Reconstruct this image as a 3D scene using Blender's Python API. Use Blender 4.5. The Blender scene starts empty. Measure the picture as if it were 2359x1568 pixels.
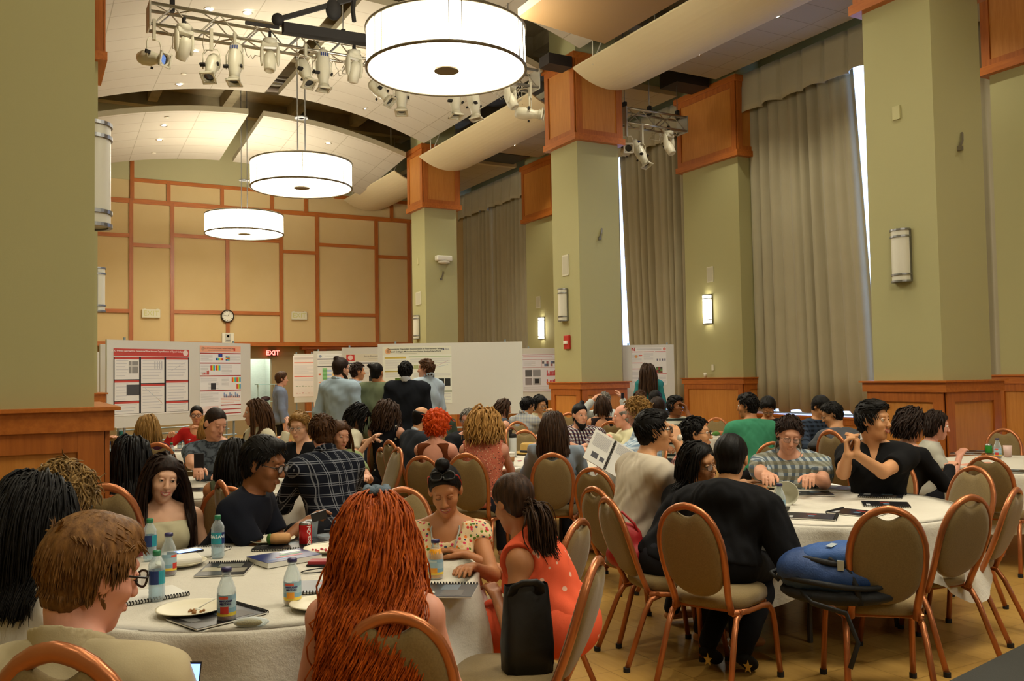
import bpy, math, random
import numpy as np
from mathutils import Matrix, Vector
PI = math.pi
sc = bpy.context.scene
COL = sc.collection
RNG = np.random.RandomState(7)

# ---------------------------------------------------------------- camera
FPX = 2044.0
YAW, PITCH, ROLL = math.radians(28.821), math.radians(2.2954), -0.016853
_cy, _sy, _cp, _sp = math.cos(YAW), math.sin(YAW), math.cos(PITCH), math.sin(PITCH)
FW = np.array([_sy*_cp, _cy*_cp, _sp]); _R = np.array([_cy, -_sy, 0.0]); _U = np.cross(_R, FW)
RT = _R*math.cos(ROLL)+_U*math.sin(ROLL); UP = -_R*math.sin(ROLL)+_U*math.cos(ROLL)
CP = np.array([0.0, 0.0, 1.62])
cam = bpy.data.cameras.new('camera'); camo = bpy.data.objects.new('camera', cam); COL.objects.link(camo)
cam.sensor_width = 36.0; cam.lens = FPX/2359.0*36.0; cam.clip_start = 0.05; cam.clip_end = 200
camo.matrix_world = Matrix(((RT[0], UP[0], -FW[0], CP[0]), (RT[1], UP[1], -FW[1], CP[1]), (RT[2], UP[2], -FW[2], CP[2]), (0, 0, 0, 1)))
sc.camera = camo
# the photograph is a little soft: the lens is focused past the nearest people
# ---------------------------------------------------------------- world, exposure
sc.view_settings.view_transform = 'Standard'; sc.view_settings.look = 'None'
sc.view_settings.gamma = 1.0; sc.view_settings.use_curve_mapping = False
sc.view_settings.exposure = 1.56
w = bpy.data.worlds.new('sky'); sc.world = w; w.use_nodes = True
w.node_tree.nodes['Background'].inputs[0].default_value = (0.45, 0.62, 1.0, 1)
w.node_tree.nodes['Background'].inputs[1].default_value = 3.0
sc.cycles.max_bounces = 5; sc.cycles.diffuse_bounces = 3; sc.cycles.glossy_bounces = 2
sc.cycles.transmission_bounces = 4; sc.cycles.transparent_max_bounces = 8
sc.cycles.caustics_reflective = False; sc.cycles.caustics_refractive = False
sc.cycles.use_denoising = True; sc.cycles.use_adaptive_sampling = True; sc.cycles.adaptive_threshold = 0.02
sc.cycles.sample_clamp_indirect = 4.0
LAMP_WARM = (1.0, 0.84, 0.60)
DRUM_E, SCONCE_E, DOWN_W, SPOT_W = 5.4, 6.0, 8.0, 66.0

def at(x, y, X=None, Y=None, Z=None, D=None):
    """the point of the room that the photograph shows at pixel (x, y), on a plane X/Y/Z or at a depth D"""
    d = RT*(x-1179.5)-UP*(y-784)+FW*FPX
    if X is not None: t = X/d[0]
    elif Y is not None: t = Y/d[1]
    elif Z is not None: t = (Z-CP[2])/d[2]
    else: t = D/FPX
    return CP+d*t
def azim(x):            # azimuth (from +Y towards +X) of a picture column
    return YAW+math.atan((x-1179.5)/FPX)

# ---------------------------------------------------------------- materials
def lin(c):
    if isinstance(c, str): c = tuple(int(c[i:i+2], 16) for i in (0, 2, 4))
    if max(c) > 1.0: c = tuple(v/255.0 for v in c)
    return tuple((v/12.92 if v <= 0.04045 else ((v+0.055)/1.055)**2.4) for v in c[:3])+(1.0,)
_M = {}
class NT:
    def __init__(s, name):
        s.m = bpy.data.materials.new(name); s.m.use_nodes = True; s.t = s.m.node_tree
        s.b = s.t.nodes['Principled BSDF']; s.tc = None
    def n(s, typ, **kw):
        o = s.t.nodes.new(typ)
        for k, v in kw.items():
            if k.startswith('i_'): 
                k = k[2:]; k = int(k) if k.isdigit() else k.replace('_', ' ')
                if hasattr(v, 'node'): s.t.links.new(v, o.inputs[k])
                else: o.inputs[k].default_value = v
            else: setattr(o, k, v)
        return o
    def co(s, which='Object', scale=None, rot=None, loc=None):
        if s.tc is None: s.tc = s.t.nodes.new('ShaderNodeTexCoord')
        out = s.tc.outputs[which]
        if scale or rot or loc:
            mp = s.n('ShaderNodeMapping'); s.t.links.new(out, mp.inputs[0])
            if scale: mp.inputs['Scale'].default_value = scale if hasattr(scale, '__len__') else (scale,)*3
            if rot: mp.inputs['Rotation'].default_value = rot
            if loc: mp.inputs['Location'].default_value = loc
            out = mp.outputs[0]
        return out
    def math(s, op, a, b=None, c=None):
        o = s.n('ShaderNodeMath', operation=op)
        for i, v in enumerate((a, b, c)):
            if v is None: continue
            if hasattr(v, 'node'): s.t.links.new(v, o.inputs[i])
            else: o.inputs[i].default_value = v
        return o.outputs[0]
    def mix(s, f, a, b):
        o = s.n('ShaderNodeMix', data_type='RGBA')
        for i, v in ((0, f), (6, a), (7, b)):
            if hasattr(v, 'node'): s.t.links.new(v, o.inputs[i])
            else: o.inputs[i].default_value = v
        return o.outputs[2]
    def set(s, k, v):
        if hasattr(v, 'node'): s.t.links.new(v, s.b.inputs[k])
        else: s.b.inputs[k].default_value = v
    def bump(s, h, strength=0.3, dist=0.01):
        o = s.n('ShaderNodeBump'); o.inputs['Strength'].default_value = strength; o.inputs['Distance'].default_value = dist
        s.t.links.new(h, o.inputs['Height']); s.t.links.new(o.outputs[0], s.b.inputs['Normal'])
def noise(k, scale, detail=3, co=None, rough=0.5):
    o = k.n('ShaderNodeTexNoise'); o.inputs['Scale'].default_value = scale; o.inputs['Detail'].default_value = detail
    o.inputs['Roughness'].default_value = rough
    k.t.links.new(co if co is not None else k.co(), o.inputs['Vector']); return o.outputs[0]
def ramp(k, f, stops):
    o = k.n('ShaderNodeValToRGB'); k.t.links.new(f, o.inputs[0]); e = o.color_ramp.elements
    while len(e) < len(stops): e.new(0.5)
    for el, (p, c) in zip(e, stops): el.position = p; el.color = lin(c)
    return o.outputs[0]
def mat(c, rough=0.6, metal=0.0, bump=0.0, bscale=60, var=0.0, vscale=8, spec=0.5, name=None, emit=0, sheen=0, coat=0):
    key = ('p', str(c), rough, metal, bump, bscale, var, vscale, spec, emit, sheen, coat)
    if key in _M: return _M[key]
    k = NT(name or 'plain_%d' % len(_M)); L = lin(c)
    if var:
        f = noise(k, vscale); a = tuple(v*(1-var) for v in L[:3])+(1,); b = tuple(min(1, v*(1+var)) for v in L[:3])+(1,)
        k.set('Base Color', k.mix(f, a, b))
    else: k.set('Base Color', L)
    k.set('Roughness', rough); k.set('Metallic', metal); k.set('Specular IOR Level', spec)
    if sheen: k.set('Sheen Weight', sheen)
    if coat: k.set('Coat Weight', coat)
    if emit: k.set('Emission Color', L); k.set('Emission Strength', emit)
    if bump: k.bump(noise(k, bscale), bump)
    _M[key] = k.m; return k.m
def glassy(c='F4FAFF', alpha=0.25, rough=0.03, name='clear'):
    """thin clear plastic or glass: mostly passes light straight through, with a gloss"""
    key = ('g', c, alpha, rough)
    if key in _M: return _M[key]
    k = NT(name); nt = k.t; out = nt.nodes['Material Output']
    tr = k.n('ShaderNodeBsdfTransparent'); tr.inputs[0].default_value = lin(c)
    k.set('Base Color', lin(c)); k.set('Roughness', rough)
    mx = k.n('ShaderNodeMixShader'); lw = k.n('ShaderNodeLayerWeight'); lw.inputs[0].default_value = 0.35
    f = k.math('ADD', k.math('MULTIPLY', lw.outputs['Facing'], 0.6), alpha)
    nt.links.new(f, mx.inputs[0]); nt.links.new(tr.outputs[0], mx.inputs[1]); nt.links.new(k.b.outputs[0], mx.inputs[2])
    nt.links.new(mx.outputs[0], out.inputs[0]); _M[key] = k.m; return k.m
def wood(c1, c2, axis='Z', name='wood', rough=0.38):
    key = ('w', c1, c2, axis)
    if key in _M: return _M[key]
    k = NT(name); sx = {'Z': (9, 9, .7), 'Y': (9, .7, 9), 'X': (.7, 9, 9)}[axis]
    f = noise(k, 3.0, 6, k.co('Object', sx), .65)
    k.set('Base Color', ramp(k, f, ((.25, c1), (.75, c2)))); k.set('Roughness', rough)
    k.bump(f, .06, .004); _M[key] = k.m; return k.m
def emis(c, e, name='glow'):
    key = ('e', str(c), e)
    if key in _M: return _M[key]
    k = NT(name); k.set('Base Color', (0.8, 0.8, 0.8, 1)); k.set('Emission Color', c if len(c) == 4 else tuple(c)+(1,)); k.set('Emission Strength', e)
    k.set('Roughness', .5); _M[key] = k.m; return k.m
def patt(name, fn):
    if name in _M: return _M[name]
    k = NT(name); fn(k); _M[name] = k.m; return k.m

# ---------------------------------------------------------------- mesh building
class MB:
    def __init__(s): s.v = []; s.f = []; s.m = []; s.n = 0; s.mats = []
    def mi(s, m):
        if m is None: return 0
        if m not in s.mats: s.mats.append(m)
        return s.mats.index(m)
    def add(s, V, Fc, m=None):
        V = np.asarray(V, float).reshape(-1, 3); s.v.append(V)
        i = s.mi(m)
        for f in Fc: s.f.append([a+s.n for a in f]); s.m.append(i)
        s.n += len(V); return s
    def box(s, a, b, m=None, M=None):
        x0, y0, z0 = a; x1, y1, z1 = b
        V = np.array([(x, y, z) for z in (z0, z1) for y in (y0, y1) for x in (x0, x1)], float)
        if M is not None: V = xf(M, V)
        s.add(V, ((0, 2, 3, 1), (4, 5, 7, 6), (0, 1, 5, 4), (2, 6, 7, 3), (0, 4, 6, 2), (1, 3, 7, 5)), m); return s
    def tube(s, P, r, seg=8, m=None, closed=False, cap=True, up=None, ell=1.0):
        P = np.asarray(P, float); n = len(P); r = np.broadcast_to(np.asarray(r, float), (n,))
        T = np.gradient(P, axis=0) if not closed else np.roll(P, -1, 0)-np.roll(P, 1, 0)
        T /= np.linalg.norm(T, axis=1)[:, None]+1e-12
        u = np.array(up if up is not None else ((0, 0, 1) if abs(T[0][2]) < .9 else (1, 0, 0)), float)
        A = np.arange(seg)/seg*2*PI+(PI/4 if seg == 4 else 0); V = []
        for i in range(n):
            u = u-T[i]*(u@T[i]); l = np.linalg.norm(u); u = u/l if l > 1e-9 else np.array([1., 0, 0]); w_ = np.cross(T[i], u)
            V.append(P[i]+r[i]*(np.cos(A)[:, None]*u+np.sin(A)[:, None]*w_*ell))
        Fc = []; V = np.concatenate(V)
        for i in range(n if closed else n-1):
            a, b = i*seg, ((i+1) % n)*seg
            for j in range(seg): Fc.append((a+j, a+(j+1) % seg, b+(j+1) % seg, b+j))
        if cap and not closed: Fc.append(tuple(range(seg))[::-1]); Fc.append(tuple((n-1)*seg+j for j in range(seg)))
        s.add(V, Fc, m); return s
    def lathe(s, prof, seg=24, m=None, c=(0, 0, 0), M=None, mats=None, cap=True):
        """prof: list of (r, z); mats: optional per ring-span material"""
        A = np.arange(seg)/seg*2*PI; V = np.array([(r*math.cos(a), r*math.sin(a), z) for r, z in prof for a in A])+np.array(c)
        if M is not None: V = xf(M, V)
        base = s.n; s.v.append(V); s.n += len(V)
        for i in range(len(prof)-1):
            mi = s.mi(mats[i] if mats else m)
            for j in range(seg):
                s.f.append([base+i*seg+j, base+i*seg+(j+1) % seg, base+(i+1)*seg+(j+1) % seg, base+(i+1)*seg+j]); s.m.append(mi)
        for i, rev in ((0, True), (len(prof)-1, False)):
            if cap and prof[i][0] > 1e-6:
                q = [base+i*seg+j for j in range(seg)]; s.f.append(q[::-1] if rev else q); s.m.append(s.mi((mats[0] if rev else mats[-1]) if mats else m))
        return s
    def sph(s, c, r, m=None, seg=16, ring=10, M=None):
        r = np.broadcast_to(np.asarray(r, float), (3,)); V = []; Fc = []
        for i in range(ring+1):
            t = PI*i/ring
            for j in range(seg):
                a = 2*PI*j/seg; V.append((r[0]*math.sin(t)*math.cos(a), r[1]*math.sin(t)*math.sin(a), r[2]*math.cos(t)))
        for i in range(ring):
            for j in range(seg): Fc.append((i*seg+j, (i+1)*seg+j, (i+1)*seg+(j+1) % seg, i*seg+(j+1) % seg))
        V = np.array(V)
        if M is not None: V = V@np.asarray(M).T
        s.add(V+np.array(c), Fc, m); return s
    def quad(s, a, b, c, d, m=None): return s.add([a, b, c, d], ((0, 1, 2, 3),), m)
    def build(s, name, m=None, parent=None, smooth=False, bevel=0, sub=0):
        V = np.concatenate(s.v) if s.v else np.zeros((0, 3)); me = bpy.data.meshes.new(name)
        me.from_pydata(V.tolist(), [], s.f)
        ms = s.mats if s.mats else [m]
        if s.mats and m is not None and m not in s.mats: pass
        for q in ms: me.materials.append(q)
        if len(ms) > 1: me.polygons.foreach_set('material_index', s.m)
        if smooth: me.polygons.foreach_set('use_smooth', [True]*len(me.polygons))
        me.update(); return link(name, me, parent, bevel, sub, smooth)
def link(name, me, parent=None, bevel=0, sub=0, smooth=False):
    o = bpy.data.objects.new(name, me); COL.objects.link(o)
    if parent is not None: o.parent = parent
    if bevel:
        b = o.modifiers.new('b', 'BEVEL'); b.width = bevel; b.segments = 2; b.limit_method = 'ANGLE'
    if sub:
        b = o.modifiers.new('s', 'SUBSURF'); b.levels = sub; b.render_levels = sub
    if smooth == 'auto': pass
    return o
def fast_mesh(name, V, Q, mats, parent=None, mi=None, smooth=True):
    """V (n,3), Q (k,4) arrays -> one mesh object"""
    me = bpy.data.meshes.new(name); me.vertices.add(len(V)); me.vertices.foreach_set('co', np.ascontiguousarray(V, np.float32).ravel())
    n = Q.shape[1]; me.loops.add(Q.size); me.loops.foreach_set('vertex_index', np.ascontiguousarray(Q, np.int32).ravel())
    me.polygons.add(len(Q)); me.polygons.foreach_set('loop_start', np.arange(len(Q), dtype=np.int32)*n)
    me.polygons.foreach_set('loop_total', np.full(len(Q), n, np.int32))
    if smooth: me.polygons.foreach_set('use_smooth', np.ones(len(Q), bool))
    for q in (mats if isinstance(mats, (list, tuple)) else [mats]): me.materials.append(q)
    if mi is not None: me.polygons.foreach_set('material_index', np.asarray(mi, np.int32))
    me.update(calc_edges=True); me.validate(); return link(name, me, parent)
def xf(M, V):
    M = np.asarray(M, float); return np.asarray(V)@M[:3, :3].T+M[:3, 3]
def rotz(a, loc=(0, 0, 0)):
    c, s = math.cos(a), math.sin(a); return np.array([[c, -s, 0, loc[0]], [s, c, 0, loc[1]], [0, 0, 1, loc[2]], [0, 0, 0, 1]], float)
def empty(name, loc=(0, 0, 0), rz=0.0):
    o = bpy.data.objects.new(name, None); COL.objects.link(o); o.location = tuple(float(v) for v in loc); o.rotation_euler = (0, 0, rz); o.empty_display_size = .1
    return o
def tag(o, label, cat, group=None, kind=None):
    o['label'] = label; o['category'] = cat
    if group: o['group'] = group
    if kind: o['kind'] = kind
    return o
def thing(name, label, cat, loc=(0, 0, 0), rz=0.0, group=None): return tag(empty(name, loc, rz), label, cat, group)
def struct(o, label=None):
    o['kind'] = 'structure'
    if label: o['label'] = label
    return o
def copy_tree(o, parent=None):
    c = o.copy(); COL.objects.link(c); c.parent = parent
    for ch in list(o.children): copy_tree(ch, c)
    return c
_TX = {}
def text_mesh(body, size, ext, align, bold):
    cu = bpy.data.curves.new('t', 'FONT'); cu.body = body; cu.size = size; cu.extrude = ext; cu.align_x = align; cu.align_y = 'CENTER'; cu.offset = bold; cu.resolution_u = 2
    o = bpy.data.objects.new('t', cu); COL.objects.link(o); bpy.context.view_layer.update()
    me = bpy.data.meshes.new_from_object(o.evaluated_get(bpy.context.evaluated_depsgraph_get())); V = np.zeros(len(me.vertices)*3); me.vertices.foreach_get('co', V); Fc = [tuple(p.vertices) for p in me.polygons]
    bpy.data.objects.remove(o); bpy.data.curves.remove(cu); bpy.data.meshes.remove(me); return V.reshape(-1, 3), Fc
def text(body, size, m, parent, loc=(0, 0, 0), rot=None, name='lettering', ext=.0008, align='CENTER', bold=0.0, mtx=None, mb=None):
    """letters as a mesh; mb collects several of them into one mesh"""
    key = (body, size, ext, align, bold)
    if key not in _TX: _TX[key] = text_mesh(*key)
    V, Fc = _TX[key]
    M = np.array([list(r) for r in (mtx if mtx is not None else (Matrix.Translation(loc) @ (Matrix.Rotation(rot[2], 4, 'Z') @ Matrix.Rotation(rot[1], 4, 'Y') @ Matrix.Rotation(rot[0], 4, 'X') if rot else Matrix())))])
    q = mb if mb is not None else MB(); q.add(xf(M, V), Fc, m)
    return q if mb is not None else q.build(name, None, parent)
# ================================================================ the room
OLIVE = mat('ABA676', .75, bump=.03, bscale=180, name='olive_paint')
CHERRY = wood('96501A', 'BC6C2A', 'Z', 'cherry_wood'); CHERRYX = wood('A0561A', 'C4722C', 'X', 'cherry_wood_across'); CHERRYY = wood('A0561A', 'C4722C', 'Y', 'cherry_wood_along')
OAKP = wood('B4702A', 'CC8A40', 'Z', 'panel_wood')
DARK = mat('17130F', .8, name='black_metal'); STEEL = mat('9A9A9A', .35, 1.0, name='brushed_steel'); WHITEM = mat('D8D2BE', .45, name='cream_metal')
XC, YW, XW, XL, YB = 9.0, 26.8, 13.25, -3.6, -12.0
WH = 1.49
def floor_mat(k):
    b = k.n('ShaderNodeTexBrick'); b.inputs['Scale'].default_value = 1.0; k.t.links.new(k.co('Object', (3.2, 3.2, 1)), b.inputs['Vector'])
    b.inputs['Brick Width'].default_value = 1.0; b.inputs['Row Height'].default_value = 1.0; b.offset = 0
    b.inputs['Mortar Size'].default_value = .012; b.inputs['Color1'].default_value = lin('B08A4A'); b.inputs['Color2'].default_value = lin('BE9856'); b.inputs['Mortar'].default_value = lin('7A5A28')
    g = noise(k, 2.5, 5, k.co('Object', (14, 1.6, 1)))
    c = k.mix(g, b.outputs[0], lin('A07834')); k.set('Base Color', c); k.set('Roughness', .32)
struct(MB().box((XL, YB, -.1), (XW+.3, 31, 0), patt('floor_wood', floor_mat)).build('floor'))
CEILD = mat('B3A482', .9, var=.35, vscale=3, name='deck_concrete')
m = MB()
m.box((XL, YB, 9.6), (XW+.3, 31, 9.7))
for i in range(16): m.box((XL, YB+1.2+i*2.6, 9.15), (XW+.3, YB+1.5+i*2.6, 9.6))
for i in range(9): m.box((XL+.8+i*1.9, YB, 9.25), (XL+1.05+i*1.9, 31, 9.6))
struct(m.build('ceiling', CEILD))
struct(MB().box((XL-.1, YB, 0), (XL, YW+.4, 9.6), OLIVE).build('wall_left'))
struct(MB().box((XL, YB-.1, 0), (XW, YB, 9.6), OLIVE).build('wall_back'))
# right wall with window openings between the pilasters
BAYS = [(-8, -2.5), (-.9, 6.25), (8.0, 13.35), (15.05, 20.4), (22.0, 26.8)]
m = MB(); yy = YB
for a, b in BAYS:
    m.box((XW, yy, 0), (XW+.25, a, 9.6)); m.box((XW, a, 0), (XW+.25, b, .76)); m.box((XW, a, 7.3), (XW+.25, b, 9.6)); yy = b
m.box((XW, yy, 0), (XW+.25, YW+.4, 9.6)); struct(m.build('wall_right', OLIVE))
GL = glassy('EAF2FF', .04, .02, 'window_glass'); FRM = mat('D8D8D8', .5)
for n, (a, b) in enumerate(BAYS):
    m = MB()
    for y in np.linspace(a, b, 5): m.box((XW+.1, y-.03, .76), (XW+.17, y+.03, 7.3))
    for z in (.79, 7.27): m.box((XW+.1, a, z-.03), (XW+.17, b, z+.03))
    wn = struct(m.build('window_%d' % (n+1), FRM))
    MB().box((XW+.13, a, .76), (XW+.14, b, 7.3), GL).build('pane', None, wn)
def frame_panel(mb, x0, x1, z0, z1, place, fr=.11, mid=CHERRY, pan=OAKP, dep=.03):
    """raised frame round a sunk panel, laid on a face; place(x, d, z) -> point, d = distance out of the face"""
    def bx(a, b, c, d, e0, e1, mm):
        P = [place(x, y, z) for z in (c, d) for y in (e0, e1) for x in (a, b)]
        mb.add(P, ((0, 2, 3, 1), (4, 5, 7, 6), (0, 1, 5, 4), (2, 6, 7, 3), (0, 4, 6, 2), (1, 3, 7, 5)), mm)
    bx(x0, x1, z0, z1, 0, .006, pan)
    for a, b in ((x0, x0+fr), (x1-fr, x1)): bx(a, b, z0, z1, 0, dep, mid)
    for a, b in ((z0, z0+fr), (z1-fr, z1)): bx(x0+fr, x1-fr, a, b, 0, dep*.96, mid)
def column(name, x0, x1, y0, y1, capz=(5.98, 7.62), faces='WSE', split=1, wz=WH):
    """square painted column with cherry wainscot and cherry capital"""
    o = struct(MB().box((x0, y0, 0), (x1, y1, 9.2), OLIVE).build(name))
    def faces_of(z0, z1, g, fr=.13):
        mb = MB(); mb.box((x0-g, y0-g, z0), (x1+g, y1+g, z1), CHERRY)
        def doface(L, pl):
            n = split if L > 1.4 else 1
            for i in range(n): frame_panel(mb, i*L/n, (i+1)*L/n, z0, z1, pl, fr)
        if 'W' in faces: doface(y1-y0+2*g, lambda x, d, z: (x0-g-d, y0-g+x, z))
        if 'S' in faces: doface(x1-x0+2*g, lambda x, d, z: (x0-g+x, y0-g-d, z))
        if 'E' in faces: doface(y1-y0+2*g, lambda x, d, z: (x1+g+d, y0-g+x, z))
        return mb
    def ring(mb, z0, z1, g, mm=CHERRYY): mb.box((x0-g, y0-g, z0), (x1+g, y1+g, z1), mm)
    wb = faces_of(0, wz-.11, .045); ring(wb, wz-.13, wz-.02, .095); ring(wb, wz-.02, wz, .125); ring(wb, 0, .12, .09)
    wb.build('wainscot', None, o)
    cb = faces_of(capz[0]+.08, capz[1]-.1, .06); ring(cb, capz[0], capz[0]+.12, .11); ring(cb, capz[1]-.12, capz[1], .12)
    cb.build('capital', None, o)
    return o
column('column_right_near', XC, XC+.88, 6.38, 7.3); column('column_right_middle', XC, XC+.92, 13.72, 14.65); column('column_right_far', XC, XC+.9, 20.9, 21.78)
column('column_left_near', -.66, .34, 5.42, 6.75, faces='SE'); column('column_left_far', -.1, .86, 13.1, 14.05, faces='SE')
for nm, (a, b) in (('pilaster_1', (6.25, 8.0)), ('pilaster_2', (13.35, 15.05)), ('pilaster_3', (20.4, 22.0))):
    o = column(nm, 12.62, 13.3, a, b, faces='WS', wz=1.52)
# low cherry sill boxes under the windows
for n, (a, b) in enumerate(BAYS):
    mb = MB(); mb.box((12.9, a, 0), (XW, b, .75), CHERRY); mb.box((12.85, a, .75), (XW, b, .79), CHERRYY)
    k = 4
    for i in range(k): frame_panel(mb, a+i*(b-a)/k, a+(i+1)*(b-a)/k, 0, .75, lambda x, d, z: (12.9-d, x, z))
    struct(mb.build('trim_%d' % (n+1)), 'cherry panelled sill box under the curtains')
# ---------------------------------------------------------------- far wall
FAB = patt('woven_panel', lambda k: (k.set('Base Color', k.mix(noise(k, 1.3, 4), lin('CCB07A'), lin('D6BC8A'))), k.set('Roughness', .9), k.bump(noise(k, 220, 2), .25, .003)))
TAN = mat('A08A62', .8, name='tan_paint')
def on(x, y, Y): p = at(x, y, Y=Y); return p[0], p[2]
ox0, oz1 = on(576, 826, YW+.5); ox1, _ = on(626, 826, YW+.5)
HZ = 2.69
m = MB(); m.box((XL, YW, HZ), (XW, YW+.3, 9.6), FAB); struct(m.build('wall_far'))
m = MB(); m.box((XL, YW+.5, 0), (ox0, YW+.7, HZ+.2), TAN); m.box((ox1, YW+.5, 0), (XW, YW+.7, HZ+.2), TAN); m.box((ox0, YW+.5, oz1), (ox1, YW+.7, HZ+.2), TAN)
m.box((XL, YW+.3, HZ), (XW, YW+.7, HZ+.06), TAN); struct(m.build('wall_far_lower'))
BRICKW = patt('white_block', lambda k: (lambda b: (k.t.links.new(k.co('Object', (2.4, 2.4, 4.8), (PI/2, 0, 0)), b.inputs['Vector']), b.inputs['Color1'].__setattr__('default_value', lin('C9CBC0')), b.inputs['Color2'].__setattr__('default_value', lin('BFC2B6')), b.inputs['Mortar'].__setattr__('default_value', lin('A9ACA0')), k.set('Base Color', b.outputs[0])))(k.n('ShaderNodeTexBrick')))
m = MB(); m.box((ox0-.6, YW+2.6, 0), (ox1+.8, YW+2.7, 3)); m.box((ox0-.1, YW+.7, 0), (ox0, YW+2.6, 3)); m.box((ox1+.3, YW+.7, 0), (ox1+.4, YW+2.6, 3)); m.box((ox0-.6, YW+.7, 2.9), (ox1+.8, YW+2.7, 3))
struct(m.build('wall_corridor', BRICKW))
dr = struct(MB().box((ox0+.05, YW+2.5, 0), (ox0+.3, YW+2.6, 2.2), mat('E2DFC4', .5)).build('door_1'))
MB().box((ox0+.27, YW+2.46, .95), (ox0+.29, YW+2.5, 1.2), STEEL).build('door_handle', None, dr)
cl = thing('corridor_fill_lamp', 'ceiling lamp of the corridor behind the doorway', 'lamp', ((ox0+ox1)/2, YW+1.7, 2.86)); MB().box((-.3, -.6, -.03), (.3, .6, .03)).build('diffuser', emis((.9, 1, .92), 5.0, 'corridor_fill_glow'), cl)  # added glowing panel that brightens the dark corridor; no fixture known there
# cherry grid on the far wall (picture pixels on the wall's plane)
TR = MB(); n_trim = [4]
def trim_line(x0, y0, x1, y1, wpx=9, Y=None, dep=.05):
    Y = Y or YW; a = on(x0, y0, Y); b = on(x1, y1, Y); h = wpx*Y/2044*.5; n_trim[0] += 1
    mb = MB()
    if abs(x1-x0) > abs(y1-y0):
        z = (a[1]+b[1])/2; mb.box((a[0], Y-dep, z-h), (b[0], Y, z+h), CHERRYX)
    else:
        x = (a[0]+b[0])/2; mb.box((x-h, Y-dep*1.15, b[1]), (x+h, Y, a[1]), CHERRY)
    struct(mb.build('trim_%d' % n_trim[0]), 'cherry strip on the woven far wall')
trim_line(150, 452, 1000, 514, 10)
trim_line(120, 789, 1000, 794, 9)
for x, y0, y1 in ((302, 462, 790), (396.5, 468, 790), (524, 552, 790), (647, 484, 790), (730, 494, 790), (867, 506, 790), (942, 512, 790)): trim_line(x, y0, x, y1, 8)
for x0, x1, y in ((100, 302, 537), (100, 302, 714.5), (302, 397, 566), (397, 647, 549), (397, 647, 720), (647, 730, 581), (730, 867, 567), (730, 867, 725), (867, 945, 593)):
    sl = .075-.075*(y-480)/310; trim_line(x0, y-sl*(x1-x0)/2, x1, y+sl*(x1-x0)/2, 8)
# upper band, a little higher on the same wall
trim_line(302, 414, 662, 444, 8); trim_line(770, 453, 960, 470, 8)
for x, y0, y1 in ((304, 350, 462), (388, 420, 468), (511, 432, 478), (626, 444, 488), (704, 450, 492), (901, 465, 510)): trim_line(x, y0, x, y1, 8)
m = MB(); a = on(302, 414, YW); m.box((XL, YW-.02, a[1]), (XW, YW, 9.6)); struct(m.build('wall_far_upper', mat('B9B083', .8, bump=.03, bscale=90)))
# dark cherry posts of the recess
for x in (712, 742, 1092, 1190):
    a = on(x, 935, YW+.45); struct(MB().box((a[0]-.12, YW+.3, 0), (a[0]+.12, YW+.5, HZ), CHERRY).build('trim_%d' % (n_trim[0]+1))); n_trim[0] += 1
a = on(690, 805, YW+.5); b = on(870, 805, YW+.5); struct(MB().box((a[0], YW+.2, HZ-.14), (11.5, YW+.5, HZ), CHERRYX).build('trim_%d' % (n_trim[0]+1))); n_trim[0] += 1
# ---------------------------------------------------------------- tiled clouds, soffits, swooshes
def tile_mat(k, sx=1.64, sy=1.64):
    b = k.n('ShaderNodeTexBrick'); k.t.links.new(k.co('Object', (1/1.2, 1/1.2, 1)), b.inputs['Vector']); b.offset = 0
    b.inputs['Brick Width'].default_value = 1.0; b.inputs['Row Height'].default_value = .5; b.inputs['Mortar Size'].default_value = .007; b.inputs['Scale'].default_value = 1
    b.inputs['Color1'].default_value = lin('AEA492'); b.inputs['Color2'].default_value = lin('AAA08E'); b.inputs['Mortar'].default_value = lin('8C8470'); b.inputs['Mortar Smooth'].default_value = .3
    k.set('Base Color', b.outputs[0]); k.set('Roughness', .85)
TILE = patt('ceiling_tile', tile_mat)
def cloud(x0, x1, y0, y1, zmid, zedge, slope=0.0, label='', cx=4.9, hw=3.85):
    mb = MB(); n = 20; V = []; th = .13
    for i in range(n+1):
        x = x0+(x1-x0)*i/n
        for y in (y0, y1):
            z = zmid-(zmid-zedge)*((x-cx)/hw)**2-slope*(y-y0)
            V += [(x, y, z), (x, y, z+th)]
    Fb, Fs = [], []
    for i in range(n):
        a = i*4; b = a+4
        Fb.append((a, b, b+2, a+2)); Fs += [(a+1, a+3, b+3, b+1), (a, a+1, b+1, b), (a+2, b+2, b+3, a+3)]
    Fs += [(0, 2, 3, 1), (n*4, n*4+1, n*4+3, n*4+2)]
    mb.add(V, Fb, TILE); mb.v.append(np.zeros((0, 3))); 
    base = 0; mi = mb.mi(EDGE)
    for f in Fs: mb.f.append(list(f)); mb.m.append(mi)
    o = mb.build('ceiling_cloud', None); return tag(o, label, 'ceiling panel', 'arched tiled ceiling clouds')
EDGE = mat('BDB294', .6)
cloud(.95, 4.8, 14.5, 20.3, 8.2, 7.52, 0, 'arched white tiled ceiling cloud above the near truss, half nearer the left column')
cloud(5.12, 8.75, 14.5, 20.3, 8.2, 7.48, 0, 'arched white tiled ceiling cloud reaching towards the row of right columns')
cloud(.95, 4.7, 21.5, 25.15, 8.02, 7.42, .085, 'left arched tiled cloud close to the woven far wall')
cloud(5.06, 8.75, 21.5, 25.15, 8.02, 7.40, .085, 'right arched tiled cloud close to the woven far wall')
cloud(.95, 4.8, 7.3, 13.2, 8.2, 7.52, 0, 'arched tiled cloud over the nearest tables'); cloud(5.12, 8.75, 7.3, 13.2, 8.2, 7.5, 0, 'arched tiled cloud above the nearest drum pendant and the brown baffle')
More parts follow.
